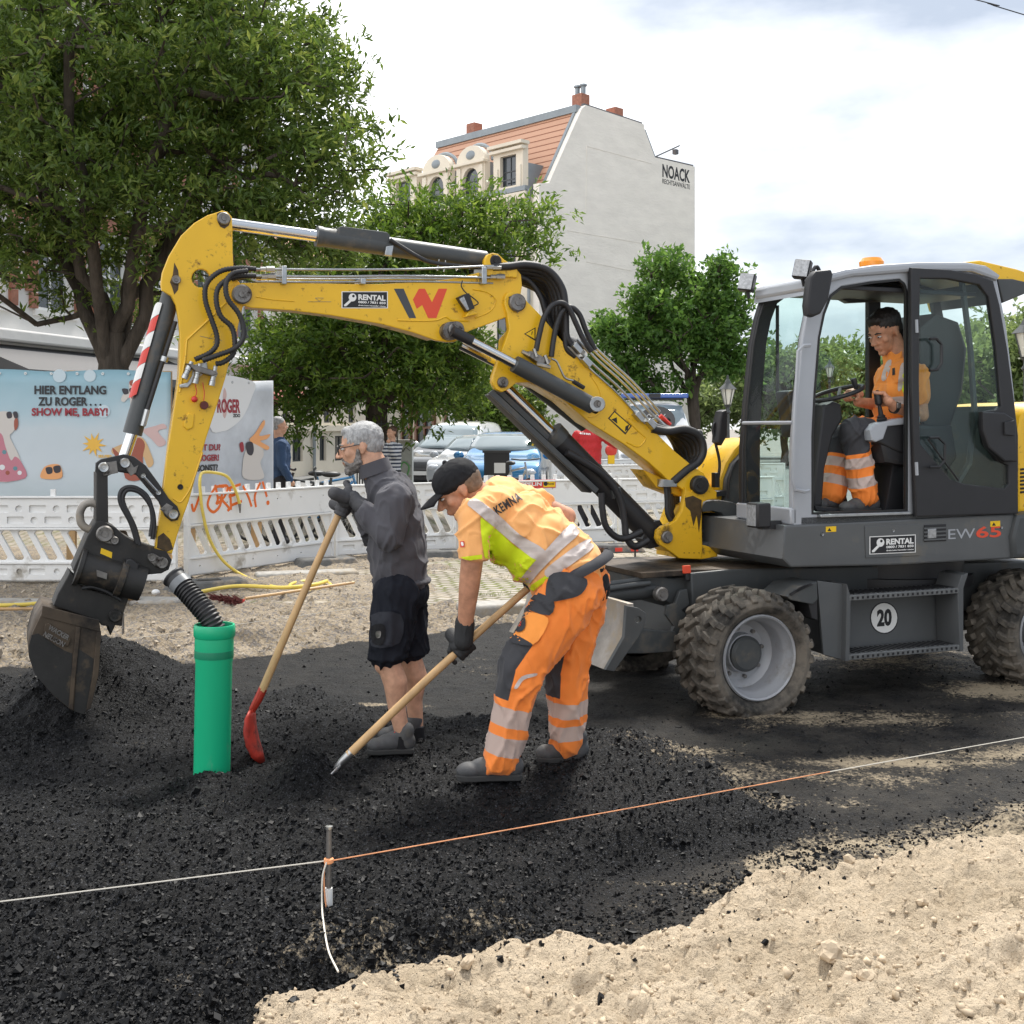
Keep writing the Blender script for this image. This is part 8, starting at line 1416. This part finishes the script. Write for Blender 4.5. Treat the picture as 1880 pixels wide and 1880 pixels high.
# ================================================================== SMALL THINGS ON THE GROUND
M['pvc'] = mat('green_sewer_pipe', (.008, .43, .205), .38, 0, .07, 3, .04, 20, dirt=(.16, .38, .24), dscale=5, damt=.22, stretch=(1, 1, .35)); M['pvc_ring'] = mat('green_sewer_pipe_dark', (.0, .20, .10), .45)
a = G(388, 1436, .10); top = Vector(((394-940)/F*a.y, a.y, EYE-(1146-HZ)/F*a.y)); pf = thing('sewer_pipe', 'upright green plastic pipe standing in the asphalt', 'pipe', (a.x, a.y, 0)); dz = top.z; pw = 33/F*a.y
ax = Vector((top.x-a.x, 0, dz)).normalized(); r_ = pw
MB().lathe([(r_, -.1), (r_, dz-.175), (r_*1.06, dz-.15), (r_*1.06, dz-.06), (r_*1.13, dz-.052), (r_*1.14, dz-.012), (r_*1.09, dz), (r_*1.0, dz), (r_*.97, dz-.02), (r_*.97, dz-.5), (.001, dz-.5)], (0, 0, 0), ax, 48).build('body', M['pvc'], pf, True, 0, 35); MB().lathe([(r_*1.068, dz-.15), (r_*1.072, dz-.148), (r_*1.072, dz-.118), (r_*1.068, dz-.116)], (0, 0, 0), ax, 48).build('seal_ring', M['pvc_ring'], pf)
# corrugated hose leaning in the pipe mouth
P = [W(400, 1170, a.y), W(384, 1134, a.y-.0), W(355, 1098, a.y+.03), W(318, 1058, a.y+.08)]; pts = catmull(P, 10); L_ = sum((pts[i+1]-pts[i]).length for i in range(len(pts)-1)); n_ = int(L_/.0042); Qh = []; acc = [0]
for i in range(len(pts)-1): acc.append(acc[-1]+(pts[i+1]-pts[i]).length)
for i in range(n_+1):
    s_ = L_*i/n_; j = max(k for k in range(len(acc)-1) if acc[k] <= s_+1e-9); Qh.append(pts[j].lerp(pts[j+1], min((s_-acc[j])/max(acc[j+1]-acc[j], 1e-6), 1)))
rad = [(.051 if (i//2) % 2 else .043) if i < n_*.82 else (.050 if i < n_*.97 else .056) for i in range(n_+1)]; mb = MB(); mb.tube(Qh, rad, 18, False); hz_ = thing('corrugated_hose', 'black corrugated drain hose sticking out of the green pipe', 'hose', (0, 0, 0)); mb.build('tube', M['black'], hz_, True, 0, 60).modifiers.new('t', 'SOLIDIFY').thickness = .006
def band(i0, i1, m, nm): MB().tube(Qh[i0:i1], [.0525]*(i1-i0), 18, False).build(nm, m, hz_)
band(int(n_*.80), int(n_*.92), mat('grey_tape', (.16, .17, .18), .4), 'tape_wrap')
# string line, stake
st = G(603, 1690, .10); sx = st.x; SF = thing('stake', 'thin steel stake in the black asphalt with string tied to it', 'stake', (st.x, st.y, 0)); z_top = EYE-(1519-HZ)/F*st.y
MB().tube([(0, 0, -.1), (.002, 0, z_top)], [.0085, .009], 10).build('rod', M['pin'], SF); MB().lathe([(.001, 0), (.0125, 0), (.0125, .008), (.001, .009)], (.002, 0, z_top-.004), n=10).build('cap', M['zinc'], SF); zk = EYE-(1580-HZ)/F*st.y
MB().lathe([(.011, -.010), (.016, -.006), (.016, .006), (.011, .010)], (.001, 0, zk), n=12).build('knot', mat('orange_string', (.85, .36, .16), .7), SF)
MB().tube([(.001, 0, zk-.17), (.001, 0, zk-.09)], .0125, 10).build('tape_wrap', M['paper'], SF)
M['twine_w'] = mat('white_string', (.66, .62, .54), .8); M['twine_o'] = mat('orange_twine', (.74, .33, .16), .7, 0, .25, 12)
def strand(pts, m, name, label, r_=.0023, n=10): return tag(MB().tube(catmull(pts, n), r_, 5).build(name, m, None), label, 'string')
kn = Vector((st.x, st.y, zk)); far = W(1900, 1350, 5.9); far = kn+(far-kn)*1.7; lft = W(-40, 1658, st.y-.25); lft = kn+(lft-kn)*2.2
strand([lft, lft.lerp(kn, .5)+Vector((0, 0, -.004)), kn], M['twine_w'], 'string_line', 'pale string stretched from the stake to the left picture edge')
mid_ = kn.lerp(far, .365); strand([kn+Vector((0, -.006, 0)), kn.lerp(mid_, .5)+Vector((0, 0, -.004)), mid_], M['twine_o'], 'string_line', 'orange part of the taut string running right from the stake'); strand([mid_, mid_.lerp(far, .5), far], M['twine_w'], 'string_line', 'white part of the taut string in front of the excavator wheels')
strand([kn+Vector((-.004, -.014, 0)), W(592, 1610, st.y-.03), W(591, 1660, st.y-.06), W(594, 1695, 3.79), W(603, 1745, 3.60), W(621, 1784, 3.46)], M['twine_w'], 'loose_string', 'loose pale string end hanging from the stake down to the sand', .003); strand([kn+Vector((-.006, -.012, 0)), W(595, 1600, st.y-.02), W(596, 1640, st.y-.02), W(602, 1690, st.y-.03)], M['twine_o'], 'loose_string', 'loose orange string end hanging beside the stake', .003)
bz = lambda px, py, dz=.0: (lambda g: Vector((g.x, g.y, float(h_bank(np.array([g.x]), np.array([g.y]))[0])+dz)))(G(px, py, .08))
strand([W(178, 1178, 8.6), W(300, 1165, 8.8), W(640, 1118, 9.6), W(780, 1098, 10.2), W(935, 1082, 11)], M['twine_w'], 'string_line', 'thin pale string above the dug out bank', .0025); g0 = bz(226, 1190); MB_ = MB().tube([g0-Vector((0, 0, .1)), Vector((g0.x, g0.y, EYE-(1125-HZ)/F*g0.y))], .009, 8); tag(MB_.build('stake', M['pin'], None), 'dark steel stake between the bucket and the asphalt heap', 'stake')
g0 = G(1166, 1048, .1); tag(MB().tube([g0-Vector((0, 0, .1)), Vector((g0.x, g0.y, EYE-(1008-HZ)/F*g0.y))], .011, 8).build('stake', M['ink'], None), 'black steel stake left of the blade reflectors', 'stake')
# yellow hose over the barrier and along the bank
M['yhose'] = mat('yellow_hose', (.72, .55, .10), .45, 0, .08, 6); yb_ = B2[0]; q2 = lambda px, py, o=-.06: yb_.glob(yb_.p(px, py, o))
hz2 = [q2(368, 905, -.05), q2(367, 882, -.04), q2(372, 868, .03), q2(395, 868, .0), q2(418, 876, -.05), q2(432, 900, -.06), q2(440, 925, -.06)]
loop = [q2(368, 905, -.05), q2(372, 940), q2(385, 990, -.07), q2(410, 1030, -.10), G(445, 1056, .14), G(490, 1074, .14), G(540, 1082, .145), G(590, 1082, .145), G(607, 1074, .145), G(590, 1067, .15), G(550, 1068, .15), G(532, 1076, .16), G(560, 1086, .145), G(592, 1088, .14)]
yh = thing('water_hose', 'yellow hose hung over the graffiti barrier and coiled on the ground', 'hose', (0, 0, 0)); MB().tube(catmull(hz2[::-1]+loop[1:], 9), .0165, 10).build('tube', M['yhose'], yh); A = hz2[-1]; MB().tube([A, A+Vector((.004, -.005, -.05)), A+Vector((.006, -.006, -.10))], [.019, .012, .008], 8).build('nozzle', M['pin'], yh)
tag(MB().tube(catmull([bz(-60, 1136, .02), bz(40, 1131, .02), bz(100, 1126, .02), bz(240, 1121, .025), bz(300, 1116, .03), bz(380, 1103, .035), bz(440, 1097, .04), bz(520, 1098, .04), bz(575, 1095, .04), bz(600, 1086, .04)], 8), .0185, 10).build('air_hose', M['yhose'], None), 'yellow hose lying along the dug out bank', 'hose')
# brooms
M['bristle'] = mat('red_bristles', (.16, .045, .04), .85, 0, .4, 60, .8, 120); M['bristle_d'] = mat('dark_bristles', (.05, .038, .034), .85, 0, .4, 60, .8, 120)
def broom(a, b, head_c, hl, rz, tilt, label, bm_, wm, hw=.09, name='broom'):
    o = thing(name, label, 'broom', tuple(head_c), rz, 'brooms left on the bank'); Mx = Matrix.Rotation(tilt, 3, 'X'); MB().box((0, 0, 0), (hl, .055, .028), Mx).build('head', wm, o, bevel=.006); mb = MB(); rg = np.random.default_rng(5)
    for i in range(26):
        for j in range(5):
            p_ = Vector((-hl/2+.01+i*(hl-.02)/25, -.022+j*.011, -.012)); e_ = p_+Vector((rg.normal()*.012, (j-2)*.006+rg.normal()*.008, -hw+rg.normal()*.006)); mb.tube([Mx @ p_, Mx @ e_], [.0055, .004], 4)
    mb.build('bristles', bm_, o, False)
    if a is not None:
        iv = Matrix.Rotation(-rz, 3, 'Z'); MB().tube([iv @ (Vector(a)-Vector(head_c)), iv @ (Vector(b)-Vector(head_c))], .0135, 8).build('handle', M['wood'], o)
    return o
h_ = bz(421, 1120, .045); broom(bz(450, 1118, .06), bz(650, 1090, .05), h_, .34, R(-28), R(-105), 'red bristled broom lying on the bank behind the green pipe', M['bristle'], M['red'])
h_ = bz(240, 1122, .05); broom(None, None, h_, .15, R(15), R(150), 'small wooden hand brush with dark bristles lying behind the bucket', M['bristle_d'], M['wood'], .09, 'hand_brush')
tag(MB().tube([bz(-40, 1146, .03), bz(85, 1138, .03)], .014, 8).build('wooden_stick', M['wood'], None), 'pale wooden stick lying on the bank at the left edge', 'stick')
# steel sheet, film and small litter by the machine
g0 = G(1335, 1052, .1)
tag(MB().tube(catmull([G(1290, 1056, .12)+Vector((0, .6, 0)), G(1340, 1060, .14)+Vector((0, .6, .04)), G(1400, 1058, .12)+Vector((0, .6, .02))], 6), .05, 8).build('rolled_film', mat('crumpled_film', (.6, .6, .6), .35, .1, .3, 12, .8, 30), None), 'crumpled pale plastic film on the cobbles behind the chassis', 'plastic film')
for px, py, lb in ((286, 1106, 'small white stone left of the drain hose'), (294, 1112, 'white stone in front of the other by the drain hose'), (1184, 1510, 'x')):
    if lb != 'x': g0 = bz(px, py, .02); o = MB().ball((0, 0, 0), (.04, .032, .028)).build('rock', M['white'], None); o.location = g0; tag(o, lb, 'rock', 'white stones by the drain hose')
# grass tufts between the cobbles
M['grass'] = leaf_mat('weed_blade', (.05, .08, .015), (.10, .14, .03), (.22, .22, .06)); V = []; T_ = []
for px, py, n_ in ((905, 1092, 40), (950, 1060, 40), (860, 1062, 30), (990, 1080, 30), (1180, 1040, 40), (1150, 1062, 30), (270, 1112, 40), (830, 1045, 20), (1250, 1045, 30), (1380, 1060, 30), (920, 1040, 30), (1220, 1060, 30)):
    g0 = G(px, py, .12)
    for k in range(n_):
        x0, y0 = g0.x+rng.normal()*.10, g0.y+rng.normal()*.07; a_ = rng.uniform(0, 6.28); h0 = rng.uniform(.02, .06); V += [(x0-.003*math.sin(a_), y0+.003*math.cos(a_), .11), (x0+.003*math.sin(a_), y0-.003*math.cos(a_), .11), (x0+h0*.6*math.cos(a_), y0+h0*.6*math.sin(a_), .115+h0)]; T_ += [rng.random()]*3
me = np_mesh('weeds', np.array(V), np.arange(len(V)).reshape(-1, 3), 3); attr(me, 'tone', T_); tag(link('weeds', me, M['grass'], None, False), 'short weeds growing between the cobbles and on the bank', 'weeds', None, 'stuff')
